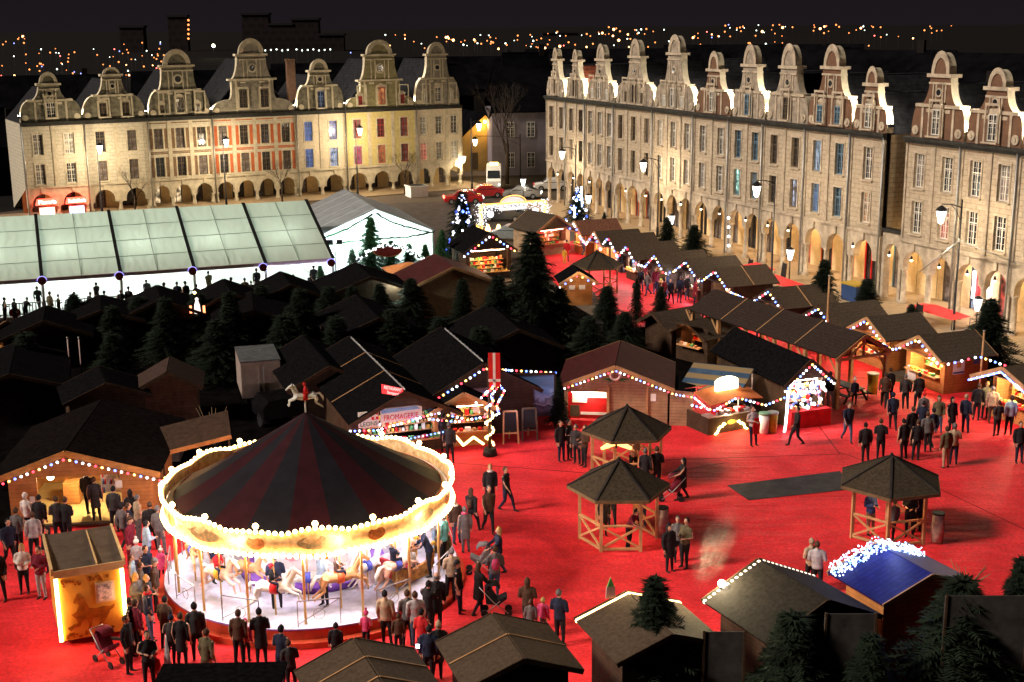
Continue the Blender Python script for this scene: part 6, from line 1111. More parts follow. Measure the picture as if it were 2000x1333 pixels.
for k in range(9):
    a=-PI/2+.1-2*PI*k/9
    if k==7: continue
    horse((CC.x+2.95*math.cos(a),CC.y+2.95*math.sin(a)),a+PI/2,['white','tan'][k%2]+' inner-ring horse with '+['a blue','an orange','a red'][k%3]+' saddle, number counted from the front: '+['first','second','third','fourth','fifth','sixth','seventh','eighth','ninth'][k],CM_[[0,2][k%2]],SM_[(k+2)%4],.8,z=.66+.15*(k%2))
# carved sleigh at the right of the deck
t=thing('carousel_sleigh','carved brown and gold two-seat sleigh at the right of the carousel deck','carousel sleigh',(CC.x+3.3,CC.y-1.3,.6),.9)
cb=mat('carved_gilt_wood',(.38,.17,.04),.45,.5,6,second=(.06,.03,.02)); MB().prism([(-.9,.1),(.7,.05),(.95,.3),(.95,.85),(.8,1.0),(.6,.55),(-.2,.45),(-.7,.75),(-.95,1.0),(-1.05,.5)],-.42,-.34).build('side_panel',cb,t); MB().prism([(-.9,.1),(.7,.05),(.95,.3),(.95,.85),(.8,1.0),(.6,.55),(-.2,.45),(-.7,.75),(-.95,1.0),(-1.05,.5)],.34,.42).build('side_panel',cb,t)
MB().box(-.8,.6,-.34,.34,.3,.38).box(-.88,-.78,-.34,.34,.38,.95).build('seat',mat('dark_red_seat',(.3,.02,.03),.6,.1),t); m=MB(); [m.tube([(.95+.1*math.cos(j),s*.38,.95+.14*math.sin(j)) for j in [i*.5 for i in range(11)]],.05,6) for s in(-1,1)]; m.build('scroll',mat('saddle_gold',(.6,.35,.05)),t)
t=thing('loading_ramp','pale printed ramp panel leaning beside the carved sleigh','panel',(CC.x+2.3,CC.y-1.55,.6),.75); MB().slab((-.75,-.1,0),(.75,-.1,0),(.75,.25,.75),(-.75,.25,.75),.04).build('panel',mat('pale_print',(.7,.65,.7),.5,.2,3,second=(.5,.3,.35)),t); MB().beam((-.75,-.12,.0),(.75,-.12,0),.05).build('edge',mat('drum_white',(.8,.76,.78)),t)
# horse ornament on the very top
t=horse((CC.x,CC.y),PI+.35,'white leaping horse ornament with a red rider on top of the carousel roof',whiteP,redP,.62,False,za_+.05,None); t.location.z=za_-.02; t['category']='ornament'; t.name='roof_ornament'
MB().tube([(0,0,-.1),(0,0,.9)],.05,6).build('pole',whiteP,t); MB().tube([(-.02,0,1.0),(-.05,0,1.3),(-.03,0,1.52)],[.14,.13,.05],8).ball((0,0,1.62),.1).build('rider',redP,t)
t.location.z=za_-.05
# ================================================================ TICKET KIOSK
A=P(120,1267); B=P(250,1243); rz=math.atan2(B.y-A.y,B.x-A.x); w=(B-A).length
t=thing('ticket_kiosk','orange ticket kiosk painted with a prancing horse, tube lamps on its front edges','kiosk',A,rz); H_=2.45; kb=mat('kiosk_orange',(.62,.30,.055),.5,.08,2); D_=2.9
MB().box(0,w,0,D_,.22,H_).build('body',kb,t); MB().slab((-.08,-.1,H_),(w+.08,-.1,H_),(w+.08,D_+.1,H_+.12),(-.08,D_+.1,H_+.12),.05).build('roof',mat('kiosk_roof',(.10,.075,.06),.6,.15,3),t)
MB().box(-.1,-.03,-.12,D_+.12,H_+.0,H_+.22).box(w+.03,w+.1,-.12,D_+.12,H_+.0,H_+.22).box(w*.62,w*.62+.04,-.1,D_,H_+.1,H_+.18).box(-.03,w+.03,-.15,-.1,H_-.1,H_+.14).build('roof_rail',mat('kiosk_cream',(.6,.4,.2),.5,.1),t)
tg=glow('kiosk_tube',(1,.62,.22),6)
MB().box(-.03,.08,-.09,-.01,.25,H_-.15).build('tube_light',tg,t); MB().box(w-.08,w+.03,-.09,-.01,.75,H_-.1).build('tube_light',tg,t)
lamp('AREA',(w/2,-1.0,1.4),10,(1,.65,.3),.6,t,aim=(0,1,-.1)) if 0 else None
lamp('POINT',(-.25,-.3,1.3),9,(1,.6,.25),.15,t); lamp('POINT',(w+.2,-.3,1.4),9,(1,.6,.25),.15,t)
MB().box(w-.85,w-.28,-.05,-.01,1.3,1.95).build('window_frame',mat('kiosk_frame',(.7,.5,.4),.5,.05),t); wf=MB().box(w-.78,w-.35,-.07,-.051,1.37,1.88).build('window_pane',mat('poster_print',(.65,.5,.5),.4,.6,9,second=(.1,.06,.08)),t)
hz=mat('painted_horse_brown',(.33,.10,.015),.6,.2,5)
pts=[(.12,.62),(.16,.56),(.30,.70),(.44,.72),(.40,.88),(.28,1.02),(.42,1.10),(.52,1.30),(.46,1.42),(.38,1.36),(.35,1.43),(.45,1.56),(.50,1.66),(.54,1.60),(.66,1.50),(.74,1.30),(.80,1.14),(1.02,1.10),(1.22,1.14),(1.42,1.10),(1.55,1.16),(1.52,1.04),(1.40,.98),(1.34,.84),(1.22,.66),(1.10,.48),(1.06,.36),(1.00,.38),(1.04,.56),(1.12,.74),(1.05,.82),(.86,.84),(.84,.60),(.78,.44),(.72,.46),(.76,.62),(.70,.84),(.58,.80),(.50,.62),(.34,.60),(.22,.50)]
MB().prism([(x*1.02+.1,z*1.02) for x,z in pts],-.022,-.004).build('painted_horse',hz,t)
m=MB(); q=random.Random(12)
for (x0,x1,z) in [(.15,.75,2.1),(1.0,1.55,2.12),(.2,.8,.35),(1.1,1.6,.36)]:
    for i in range(14): x=q.uniform(x0,x1); zz=z+q.uniform(-.09,.09); r=q.uniform(.03,.06); m.prism([(x+r*math.cos(2*PI*j/6),zz+r*math.sin(2*PI*j/6)) for j in range(6)],-.016,-.004)
m.build('floral_scroll',hz,t)['kind']='stuff'; [MB().tube([(x-.08,.5,.22),(x+.08,.5,.22)],.22,12).build('wheel',ironD,t) for x in (.25,w-.2)]; MB().beam((w*.5,-.05,.2),(w*.95,-.6,.18),.08).build('tow_bar',ironD,t)

# ================================================================ PEOPLE
skin=mat('skin',(.48,.27,.19),.6,.06,8); shoeM=mat('dark_shoes',(.03,.025,.022),.6,.1)
def pj(pose):
    """joints of a 1.75 m figure facing -y; x = its left/right"""
    J=dict(hip=(0,0,.92),chest=(0,0,1.30),neck=(0,0,1.47),head=(0,-.015,1.64))
    if pose=='stand': L=[((.09,0,.9),(.10,0,.48),(.11,.01,.06)),((-.09,0,.9),(-.10,-.01,.48),(-.12,.0,.06))]; A=[((.20,0,1.40),(.26,.02,1.12),(.25,-.06,.86)),((-.20,0,1.40),(-.26,.02,1.12),(-.25,-.06,.86))]
    elif pose=='hands': L=[((.09,0,.9),(.11,-.02,.48),(.13,.01,.06)),((-.09,0,.9),(-.10,0,.48),(-.10,.02,.06))]; A=[((.20,0,1.40),(.27,.02,1.14),(.12,-.22,1.10)),((-.20,0,1.40),(-.27,.02,1.14),(-.10,-.24,1.16))]
    elif pose=='walk': L=[((.09,0,.9),(.10,-.16,.50),(.10,-.24,.07)),((-.09,0,.9),(-.10,.04,.47),(-.10,.32,.14))]; A=[((.20,0,1.40),(.25,.12,1.14),(.24,.12,.88)),((-.20,0,1.40),(-.25,-.10,1.14),(-.22,-.24,.93))]
    elif pose=='walk2': L=[((.09,0,.9),(.10,.05,.47),(.10,.34,.16)),((-.09,0,.9),(-.10,-.18,.50),(-.10,-.26,.07))]; A=[((.20,0,1.40),(.25,-.08,1.14),(.16,-.24,.98)),((-.20,0,1.40),(-.25,.12,1.14),(-.24,.10,.88))]
    elif pose=='raise': L=[((.09,0,.9),(.10,0,.48),(.11,.01,.06)),((-.09,0,.9),(-.10,-.01,.48),(-.12,.0,.06))]; A=[((.20,0,1.40),(.26,-.12,1.22),(.14,-.30,1.48)),((-.20,0,1.40),(-.26,-.10,1.20),(-.10,-.32,1.44))]
    elif pose=='push': L=[((.09,0,.9),(.10,-.14,.50),(.10,-.18,.07)),((-.09,0,.9),(-.10,.04,.47),(-.10,.26,.10))]; A=[((.20,0,1.40),(.24,-.16,1.18),(.18,-.42,1.06)),((-.20,0,1.40),(-.24,-.16,1.18),(-.18,-.42,1.06))]
    elif pose=='sit': L=[((.09,0,.9),(.20,-.36,.88),(.22,-.34,.46)),((-.09,0,.9),(-.20,-.36,.88),(-.22,-.34,.46))]; A=[((.20,0,1.40),(.24,-.14,1.18),(.08,-.34,1.14)),((-.20,0,1.40),(-.24,-.14,1.18),(-.08,-.34,1.14))]
    elif pose=='lean': J=dict(hip=(0,0.04,.92),chest=(0,-.10,1.26),neck=(0,-.18,1.42),head=(0,-.24,1.58)); L=[((.09,0.04,.9),(.10,0,.48),(.11,.05,.06)),((-.09,0.04,.9),(-.10,-.02,.48),(-.12,.06,.06))]; A=[((.19,-.12,1.36),(.24,-.26,1.14),(.14,-.46,1.06)),((-.19,-.12,1.36),(-.24,-.26,1.14),(-.12,-.46,1.06))]
    return J,L,A
PB={}
def person_meshes(pose,coat):
    J,L,A=pj(pose); V=Vector; m=MB(); h,c,n,hd=[V(J[k]) for k in('hip','chest','neck','head')]
    m.tube([h-V((0,0,.05)),h,h.lerp(c,.5),c,n-V((0,0,.06)),n],[(.15,.10),(.16,.12),(.145,.105),(.175,.115),(.11,.08),(.055,.06)],10)
    m.tube([n-V((0,0,.02)),n.lerp(hd,.4)],[.055,.05],8)
    m.tube([hd-V((0,.02,.12)),hd-V((0,0,.07)),hd,hd+V((0,.01,.06)),hd+V((0,.01,.115))],[(.03,.035),(.062,.075),(.078,.095),(.072,.088),(.02,.03)],10); m.tube([hd+V((0,-.085,.0)),hd+V((0,-.115,-.03))],[.012,.018],5)
    for s in (-1,1): m.ball(hd+V((s*.08,.01,-.01)),.02,n=5,m=3)
    for a,b,e in L: m.tube([V(a),V(a).lerp(V(b),.5),V(b),V(b).lerp(V(e),.4),V(e)],[.1,.088,.066,.06,.042],8); m.tube([V(e)+V((0,.05,-.01)),V(e)+V((0,-.06,-.02)),V(e)+V((0,-.17,-.03))],[.035,.04,.025],6)
    for a,b,e in A: m.tube([V(a),V(a).lerp(V(b),.5),V(b),V(b).lerp(V(e),.5),V(e)],[.055,.05,.042,.04,.028],8); m.tube([c+V((0,0,.1)),V(a)],[.06,.055],6)
    # palms are fused with the arms; five separate fingers are added afterwards
    for a,b,e in A: d=(V(e)-V(b)).normalized(); m.tube([V(e),V(e)+d*.05,V(e)+d*.09],[(.026,.03),(.034,.03),(.034,.02)],6)
    body=fuse(m,.024,'body',2,.55); 
    f=MB()
    for a,b,e in A:
        d=(V(e)-V(b)).normalized(); sd=d.cross(V((0,0,1))); sd=V((1,0,0)) if sd.length<.2 else sd.normalized(); up=sd.cross(d)
        for i,l in enumerate((.06,.07,.065,.05)): o=V(e)+d*.085+sd*(.017*(i-1.5)); f.tube([o,o+d*l*.55-up*.01,o+d*l*.9-up*.03],[.009,.008,.006],5)
        o=V(e)+d*.03+sd*.03; f.tube([o,o+d*.03+sd*.02,o+d*.055+sd*.022-up*.01],[.011,.009,.007],5)
    o0=len(body.vertices); vs=[tuple(v.co) for v in body.vertices]+f.v; fs=[tuple(p.vertices) for p in body.polygons]+[tuple(i+o0 for i in q) for q in f.f]
    nb=len(body.polygons); me=bpy.data.meshes.new('body'); me.from_pydata(vs,[],fs); [me.materials.append(x) for x in (skin,ironD,shoeM)]
    for i,p in enumerate(me.polygons):
        z=p.center.z; k=0
        if i<nb:
            if any((p.center-V(l[2])).length<.20 and z<V(l[2]).z+.03 for l in L): k=2
            elif z<.96 and not any((p.center-V(a[2])).length<.16 for a in A): k=1
        p.material_index=k; p.use_smooth=True
    g=MB(); e_=.022
    zb={'short':.84,'long':.55,'jacket':.88}[coat] if pose!='sit' else .86
    hem=h+(V((0,0,zb))-V((0,0,h.z)))
    g.tube([V((hem.x,hem.y,zb)),V((hem.x,hem.y,zb+.02)),h+V((0,0,.03)),h.lerp(c,.5),c,n-V((0,0,.07)),n-V((0,0,.0))],[(.19,.15) if coat!='long' else (.21,.17)]*2+[(.185,.145),(.175,.13),(.20,.14),(.14,.10),(.075,.08)],12)
    for a,b,e in A: g.tube([V(a)-V((0,0,-.01)),V(a).lerp(V(b),.5),V(b),V(b).lerp(V(e),.5),V(e)],[.078,.072,.062,.058,.046],8); g.tube([c+V((0,0,.08)),V(a)],[.085,.076],8)
    g.tube([n-V((0,0,.03)),n+V((0,0,.04))],[.085,.078],8)
    ct=fuse(g,.026,'coat',2,.5)
    return me,ct,hd
def head_mesh(kind):
    m=MB()
    if kind=='short': m.tube([(0,.03,-.06),(0,.028,0),(0,.018,.06),(0,.015,.13)],[(.072,.075),(.088,.088),(.082,.092),(.025,.03)],10)
    elif kind=='long': m.tube([(0,.05,-.24),(0,.05,-.12),(0,.035,0),(0,.018,.07),(0,.015,.14)],[(.06,.045),(.09,.065),(.096,.09),(.085,.095),(.03,.035)],10)
    elif kind=='hat': m.tube([(0,.0,.02),(0,.008,.03),(0,.012,.08),(0,.015,.15)],[(.098,.112),(.10,.114),(.09,.10),(.035,.04)],10); m.tube([(0,.05,-.08),(0,.045,.02)],[(.06,.05),(.08,.07)],8)
    elif kind=='pom': m.tube([(0,.0,.02),(0,.008,.03),(0,.012,.08),(0,.015,.15)],[(.098,.112),(.10,.114),(.09,.10),(.035,.04)],10); m.ball((0,.01,.2),.05)
    elif kind=='bald': m.tube([(0,.05,-.07),(0,.05,.02)],[(.078,.05),(.083,.06)],10)
    return m.mesh('hair' if kind not in('hat','pom') else 'hat',ironD)
HK={k:head_mesh(k) for k in('short','long','hat','pom','bald')}
TB={k:MB().tube([(.0,.15,1.02),(.0,.17,1.2),(.0,.15,1.36)],[(.10,.06),(.13,.08),(.09,.06)],8).mesh('backpack',ironD) for k in(0,)}
SCF=MB().tube([(.09*math.cos(j*.6),.09*math.sin(j*.6)-.01,0) for j in range(11)],.04,6).mesh('scarf',whiteP)
CLR=dict(black=(.018,.017,.02),navy=(.018,.022,.045),grey=(.12,.11,.115),darkgrey=(.04,.038,.04),brown=(.07,.04,.028),white=(.6,.55,.53),pink=(.5,.06,.16),red=(.45,.02,.025),blue=(.05,.09,.25),jeans=(.06,.08,.14),beige=(.35,.26,.18),palegrey=(.35,.33,.35),paleblue=(.3,.4,.5),green=(.06,.12,.05),yellow=(.55,.38,.05),purple=(.2,.04,.18),teal=(.1,.3,.3),blond=(.4,.26,.1),maroon=(.14,.015,.03),khaki=(.10,.085,.05))
def cmt(c): return mat('cloth_'+c,CLR[c],.85,.18,6)
def pget(pose,coat):
    k=(pose,coat)
    if k not in PB: PB[k]=person_meshes(pose,coat)
    return PB[k]
HCN=dict(black='dark',brown='brown',blond='blond',grey='grey',red='red',white='white',green='green',navy='navy',purple='purple',pink='pink',beige='beige',darkgrey='dark')
def person(px,py,face,pose,coat,cc,tc,hk,hc,where,h=1.74,z=0,scarf=None,bag=False,at=None,noun=None,grp=None):
    """face: compass angle in degrees the person looks to; 0 = towards the camera, 90 = picture right"""
    me,ct,hd=pget(pose,coat); sc=h*1.06/1.74; p=at if at is not None else P(px,py,z)
    cw={'long':'long coat','short':'jacket','jacket':'short jacket'}[coat]; cn={'palegrey':'pale grey','paleblue':'pale blue','darkgrey':'dark grey'}.get(cc,cc)
    hw={'short':f'{HCN[hc]} hair','long':f'long {HCN[hc]} hair','hat':f'{HCN[hc]} hat','pom':f'{HCN[hc]} bobble hat','bald':'balding head'}[hk]
    lb=f"{noun or ('child' if h<1.4 else 'person')} in a {cn} {cw}, {hw}, {where}"
    if len(lb.replace(',','').split())>16: lb=f"{noun or ('child' if h<1.4 else 'person')} in {cn} {cw}, {where}"
    if len(lb.replace(',','').split())>16: lb=f"{cn}-clad figure {where}"
    t=thing('person',lb,'person',p,R(face),grp,sc)
    t.rotation_euler.x=R(rnd.uniform(-3,3)); t.rotation_euler.y=R(rnd.uniform(-3,3))
    b=link('body',me,t); b.material_slots[1].link='OBJECT'; b.material_slots[1].material=cmt(tc)
    c=link('coat',ct,t,sc=(rnd.uniform(.88,.98),rnd.uniform(.9,1.02),1))
    if not ct.materials: ct.materials.append(ironD)
    c.material_slots[0].link='OBJECT'; c.material_slots[0].material=cmt(cc)
    o=link('hat' if hk in('hat','pom') else 'hair',HK[hk],t,hd,0,1.0 if h>1.4 else 1.18); o.material_slots[0].link='OBJECT'; o.material_slots[0].material=cmt(hc)
    if scarf: s=link('scarf',SCF,t,hd-Vector((0,0,.15))); s.material_slots[0].link='OBJECT'; s.material_slots[0].material=cmt(scarf)
    if bag: s=link('backpack',TB[0],t); s.material_slots[0].link='OBJECT'; s.material_slots[0].material=cmt(bag if isinstance(bag,str) else 'black')
    return t
S,Hd,Wk,W2,Ra,Pu,Si,Le='stand','hands','walk','walk2','raise','push','sit','lean'
PE=[
(957,992,10,S,'long','black','black','short','blond','between the carousel and the gazebos',dict(scarf='white',h=1.68)),
(992,1000,60,Wk,'short','black','navy','short','brown','striding right of the woman with the white collar'),
(925,1042,150,W2,'short','black','black','long','brown','with a brown bag, left of the pair walking past the carousel',dict(h=1.68,bag='brown')),
(953,1042,20,Wk,'short','brown','black','short','grey','walking towards the camera beside the carousel'),
(893,1062,30,S,'short','brown','jeans','short','brown','with a white scarf at the right rim of the carousel',dict(h=1.66,scarf='white')),
(910,1080,200,S,'long','grey','grey','short','grey','with a pink scarf behind the carousel pole',dict(h=1.64,scarf='pink')),
(974,1125,-80,Pu,'short','navy','jeans','long','blond','reaching out over a pushchair',dict(h=1.68)),
(965,1168,190,Hd,'short','grey','jeans','short','brown','seen from behind with a pink backpack below the pushchair',dict(bag='pink')),
(900,1198,80,S,'short','black','navy','hat','black','standing at the right front of the carousel'),
(934,1202,120,Pu,'long','black','black','long','brown','pushing a dark pram at the right of the carousel front',dict(h=1.66)),
(1308,1117,30,S,'long','black','black','long','black','facing the man in grey near the nearest gazebo',dict(h=1.66)),
(1335,1110,-50,Hd,'short','khaki','black','short','black','bowing his head over a phone near the nearest gazebo'),
(1325,1098,-10,S,'short','grey','black','short','grey','half hidden between the couple near the nearest gazebo',dict(h=1.6)),
(1332,977,-90,Pu,'long','black','black','long','black','pushing a pram right of the nearest gazebo',dict(h=1.68)),
(1097,902,30,S,'short','black','navy','short','brown','leftmost of the four waiting by the small fir'),
(1113,898,60,Hd,'short','black','black','short','black','second of the four waiting by the small fir'),
(1128,906,-30,S,'short','darkgrey','black','short','grey','third of the four waiting by the small fir',dict(h=1.68)),
(1140,912,-60,Hd,'short','brown','black','short','brown','nearest the gazebo of the four waiting by the small fir'),
(1472,872,20,Hd,'jacket','palegrey','navy','short','brown','wearing a red apron before the food stand'),
(1553,872,-80,W2,'short','black','black','short','black','walking left past the red counter of the toy stall'),
(1653,864,10,Wk,'short','navy','jeans','short','brown','walking alone right of the toy stall'),
(1668,792,5,S,'short','navy','black','pom','white','standing alone on the carpet behind the toy stall',dict(h=1.3)),
(1622,798,160,S,'short','black','palegrey','short','black','with a white bag behind the toy stall'),
(1725,798,160,Wk,'short','brown','black','short','brown','behind the hooded walker in front of the orange stalls'),
(1737,790,200,S,'short','black','black','short','brown','close behind the first stroller by the orange stalls'),
(1744,842,170,Wk,'short','navy','black','hat','navy','hooded, walking away in the middle of the right-hand carpet'),
(1768,800,170,S,'short','darkgrey','black','short','grey','left of the couple before the orange stall',dict(h=1.66)),
(1790,802,190,S,'short','black','black','short','black','right of the couple before the orange stall',dict(h=1.8)),
(1775,872,200,S,'short','black','black','short','brown','at the left of the dense group right of the toy stall'),
(1797,858,150,Hd,'short','navy','navy','short','black','in the middle of the dense group right of the toy stall'),
(1812,884,180,S,'short','grey','black','short','brown','at the front of the dense group right of the toy stall'),
(1833,846,-20,S,'short','khaki','jeans','long','brown','with long hair at the back of the dense group',dict(h=1.66)),
(1858,848,20,S,'long','black','black','long','black','in the dark coat at the right of the dense group',dict(h=1.66)),
(1847,915,200,S,'short','khaki','beige','short','brown','left of the two seen from behind below the dense group'),
(1862,908,170,Hd,'short','beige','navy','hat','grey','right of the two seen from behind below the dense group'),
(1885,846,140,S,'short','navy','navy','short','beige','leftmost in the queue for the pale-awning stall'),
(1905,822,170,S,'short','black','black','short','brown','second in the queue for the pale-awning stall'),
(1922,818,190,S,'short','khaki','black','short','blond','third in the queue for the pale-awning stall'),
(1937,828,160,S,'short','beige','brown','short','grey','fourth in the queue for the pale-awning stall'),
(1945,852,200,Hd,'short','darkgrey','black','short','brown','bending at the pale-awning counter',dict(h=1.6)),
(1968,850,170,S,'short','paleblue','black','short','brown','rightmost at the pale-awning counter'),
(1690,905,180,S,'short','black','black','short','black','just behind the right-hand gazebo roof, leftmost head'),
(1720,898,160,Hd,'short','black','black','short','brown','just behind the tip of the right-hand gazebo roof'),
(1765,898,200,S,'short','black','black','short','black','behind the right slope of the gazebo, left one'),
(1787,900,180,S,'short','black','black','short','brown','behind the right slope of the gazebo, right one'),
(1700,1046,30,Hd,'short','blue','beige','hat','pink','under the right-hand gazebo on the left'),
(1738,1056,190,S,'short','grey','black','pom','green','in the middle under the right-hand gazebo',dict(h=1.5)),
(1775,1050,-30,Hd,'short','black','black','short','black','under the right-hand gazebo on the right'),
(1790,1040,200,S,'short','navy','black','short','brown','by the right post of the right-hand gazebo'),
(1178,1048,20,S,'long','black','black','long','black','under the nearest gazebo on the left',dict(h=1.64)),
(1195,1030,-20,Hd,'short','black','black','short','brown','deeper under the nearest gazebo'),
(1228,1074,60,Le,'short','maroon','black','short','black','leaning on the front rail of the nearest gazebo',dict(h=1.6)),
(1255,1030,200,Hd,'short','pink','jeans','short','brown','in pink under the nearest gazebo',dict(h=1.5)),
(1262,960,160,S,'short','black','black','short','grey','left of the pair between the two middle gazebos'),
(1282,958,190,Hd,'short','black','black','short','brown','right of the pair between the two middle gazebos'),
(1236,930,20,Hd,'short','beige','black','short','brown','under the middle gazebo by its right post'),
(1032,1232,170,Hd,'short','brown','black','long','brown','left of the three heads above the bottom centre roof',dict(h=1.66)),
(1036,1250,170,S,'short','grey','grey','short','brown','small, before the woman above the bottom centre roof',dict(h=1.25)),
(1062,1242,150,S,'short','pink','grey','short','blond','with only the blond head showing above the bottom centre roof',dict(h=1.2)),
(1095,1262,150,Hd,'short','navy','black','short','grey','older, at the golden corner of the bottom chalet'),
(1597,1158,160,Hd,'short','palegrey','black','short','brown','between the globe-edged roof and the blue roof'),
(1582,1150,200,Hd,'short','beige','black','short','beige','behind the globe-edged roof'),
# left of and around the kiosk
(48,1160,10,Hd,'jacket','white','black','long','blond','in a pale jacket left of the ticket kiosk',dict(h=1.68,bag=False)),
(83,1170,-15,Hd,'short','maroon','palegrey','short','brown','with a red-lit face beside the blonde woman'),
(40,1085,160,Hd,'short','grey','black','short','brown','behind the blonde woman at the far left'),
(68,1095,200,S,'short','palegrey','black','short','brown','seen from behind by the corner of the bar chalet'),
(78,1060,170,S,'short','black','black','short','black','in black at the left corner of the bar chalet'),
(62,1050,160,S,'short','white','black','hat','white','pale-hatted, against the bar chalet wall',dict(h=1.66)),
(118,1062,200,Hd,'short','darkgrey','black','short','brown','hugging, on the left before the bar step'),
(134,1064,160,Hd,'short','black','black','short','brown','hugging, on the right before the bar step'),
(5,1175,0,S,'short','black','black','short','black','cut off by the left picture edge',dict(h=1.8)),
(178,1006,170,S,'short','black','black','short','black','inside the lit bar, left of the woman in a coat',dict(z=.12)),
(190,1018,190,S,'long','darkgrey','black','short','brown','inside the lit bar in a long coat',dict(z=.12,h=1.7)),
(225,1040,170,S,'short','darkgrey','black','short','black','left of the two in front of the bar bottles'),
(262,1042,190,Hd,'short','black','black','long','black','right of the two in front of the bar bottles',dict(h=1.66)),
(272,1060,130,Hd,'short','beige','grey','short','grey','back of the queue behind the kiosk'),
(258,1078,100,S,'short','navy','black','short','brown','in navy behind the kiosk'),
(255,1110,80,S,'short','maroon','maroon','hat','brown','in maroon at the rear corner of the kiosk',dict(h=1.8)),
(288,1115,120,Hd,'jacket','paleblue','jeans','short','black','in a pale blue jacket by the kiosk'),
(275,1130,170,S,'jacket','palegrey','jeans','pom','white','white-hatted between the kiosk and the carousel',dict(h=1.35)),
(316,1131,-10,S,'long','pink','black','pom','white','in a pink coat alone left of the carousel',dict(h=1.05)),
(318,1085,160,S,'short','grey','grey','short','grey','tall, behind the pink child at the carousel rim',dict(h=1.8)),
(290,1165,60,Hd,'short','navy','black','short','brown','in the middle of the queue beside the kiosk'),
(265,1170,90,S,'short','paleblue','jeans','short','brown','against the lit edge of the kiosk',dict(h=1.5)),
(277,1195,110,S,'short','grey','grey','short','brown','beside the kiosk lamp',dict(h=1.6)),
(292,1222,80,Hd,'short','darkgrey','jeans','short','blond','queueing at the kiosk window',dict(h=1.66)),
(296,1252,120,S,'short','navy','jeans','short','brown','with a red scarf near the kiosk window',dict(scarf='red')),
(323,1270,150,S,'short','brown','black','short','black','next to the queue at the left of the carousel front',dict(h=1.66)),
(262,1280,90,S,'short','black','black','short','brown','close to the right edge of the kiosk front'),
(254,1315,80,S,'short','black','black','short','brown','beside the pushchair at the kiosk'),
(292,1345,20,Hd,'short','black','black','short','brown','bending over a small child at the bottom left',dict(h=1.66)),
(306,1338,-30,S,'short','red','red','pom','red','in red held by the woman at the bottom left',dict(h=.95)),
(357,1306,170,S,'long','black','black','short','brown','in front of the carousel at the left',dict(h=1.68)),
(388,1290,190,S,'short','darkgrey','black','short','black','tall, watching the carousel from the left front',dict(h=1.8)),
(404,1345,150,S,'short','khaki','khaki','short','brown','in khaki behind the bottom left hut roof'),
(468,1300,170,S,'short','brown','black','short','brown','left of the four before the carousel front'),
(482,1292,160,S,'jacket','pink','black','long','pink','in pink among those before the carousel front',dict(h=1.3)),
(513,1298,190,Hd,'long','black','black','short','black','with a shoulder strap before the carousel front'),
(549,1338,150,Hd,'short','navy','navy','short','black','filming with a phone before the carousel front'),
(572,1350,200,Hd,'short','darkgrey','black','short','brown','crouched beside the man filming',dict(h=1.5)),
(655,1300,180,S,'short','black','black','short','black','with just a dark head above the first batten-roofed chalet',dict(h=1.3)),
(757,1262,170,S,'short','beige','black','short','black','left of the two above the batten roofs'),
(778,1276,180,S,'short','brown','black','short','brown','small between two adults above the batten roofs',dict(h=1.2)),
(797,1262,190,Hd,'short','grey','black','short','brown','right of the two above the batten roofs'),
(833,1240,160,Ra,'short','black','black','short','black','raising a phone at the right front of the carousel',dict(h=1.7)),
(852,1228,180,S,'long','black','black','bald','grey','tall and balding at the right front of the carousel',dict(h=1.82)),
(828,1300,150,Hd,'jacket','red','black','short','black','in red with lit phones between the batten roofs',dict(h=1.7)),
(836,1335,170,S,'short','navy','black','short','black','at the gap between the batten roofs'),
(853,1328,190,S,'long','black','black','short','beige','against the pale side wall of the bottom centre chalet',dict(h=1.72)),
(880,905,180,S,'short','darkgrey','black','short','grey','at the counter behind the right rim of the carousel'),
(868,885,150,S,'short','black','black','short','black','behind the carousel rim at the cheese counter'),
(868,1128,200,S,'short','khaki','black','short','black','leaning at the right edge of the carousel deck'),
# lane
(1107,512,180,S,'long','red','black','short','black','in red at the far end of the lane',dict(h=1.7)),
(1103,516,0,S,'short','yellow','yellow','short','brown','in yellow at the far end of the lane',dict(h=1.2)),
(1390,640,160,Wk,'short','navy','navy','short','black','walking beside the low stalls left of the shelter'),
(1482,668,170,S,'short','navy','navy','short','black','walking under the shelter'),
(1424,640,190,S,'short','beige','beige','short','brown','between the first shelter posts'),
(1376,628,170,S,'short','black','black','short','black','left of the shelter roof end'),
(268,1220,70,Hd,'short','grey','jeans','long','blond','with long fair hair in the queue right of the kiosk',dict(h=1.66)),
(305,1195,100,S,'short','brown','black','hat','grey','second from the carousel step in the kiosk queue'),
(272,1280,140,S,'short','maroon','black','short','brown','between the queue and the pushchair'),
(335,1300,170,Hd,'short','darkgrey','navy','pom','navy','next to the closed parasol',dict(h=1.5)),
(715,1268,170,Hd,'short','pink','black','pom','pink','small and in pink above the first batten roof',dict(h=1.15)),
(815,1262,190,S,'short','palegrey','jeans','short','brown','between the phone raisers and the batten roofs'),
(880,1175,200,Hd,'short','beige','black','short','grey','at the right step of the carousel'),
(20,1110,40,Wk,'short','navy','black','short','black','walking in behind the cut-off figure at the far left'),
(100,1120,-20,S,'short','black','navy','long','black','between the bar corner and the kiosk roof',dict(h=1.66)),
(245,1075,150,Wk,'short','grey','black','hat','black','crossing before the bar bottles'),
(300,1075,190,S,'short','black','black','short','brown','right of the bar front near the porch post'),
(1815,875,200,W2,'short','navy','black','short','black','striding at the right of the dense group'),
(1800,835,170,S,'short','grey','black','pom','red','at the back left of the dense group',dict(h=1.6)),
(1990,905,0,S,'short','black','navy','short','brown','cut off by the right picture edge'),
(1835,1,0,S,'short','black','black','short','black','x')]
for a in PE[:-1]:
    kw=a[10] if len(a)>10 else {}
    person(a[0],a[1],a[2],*a[3:10],**kw)
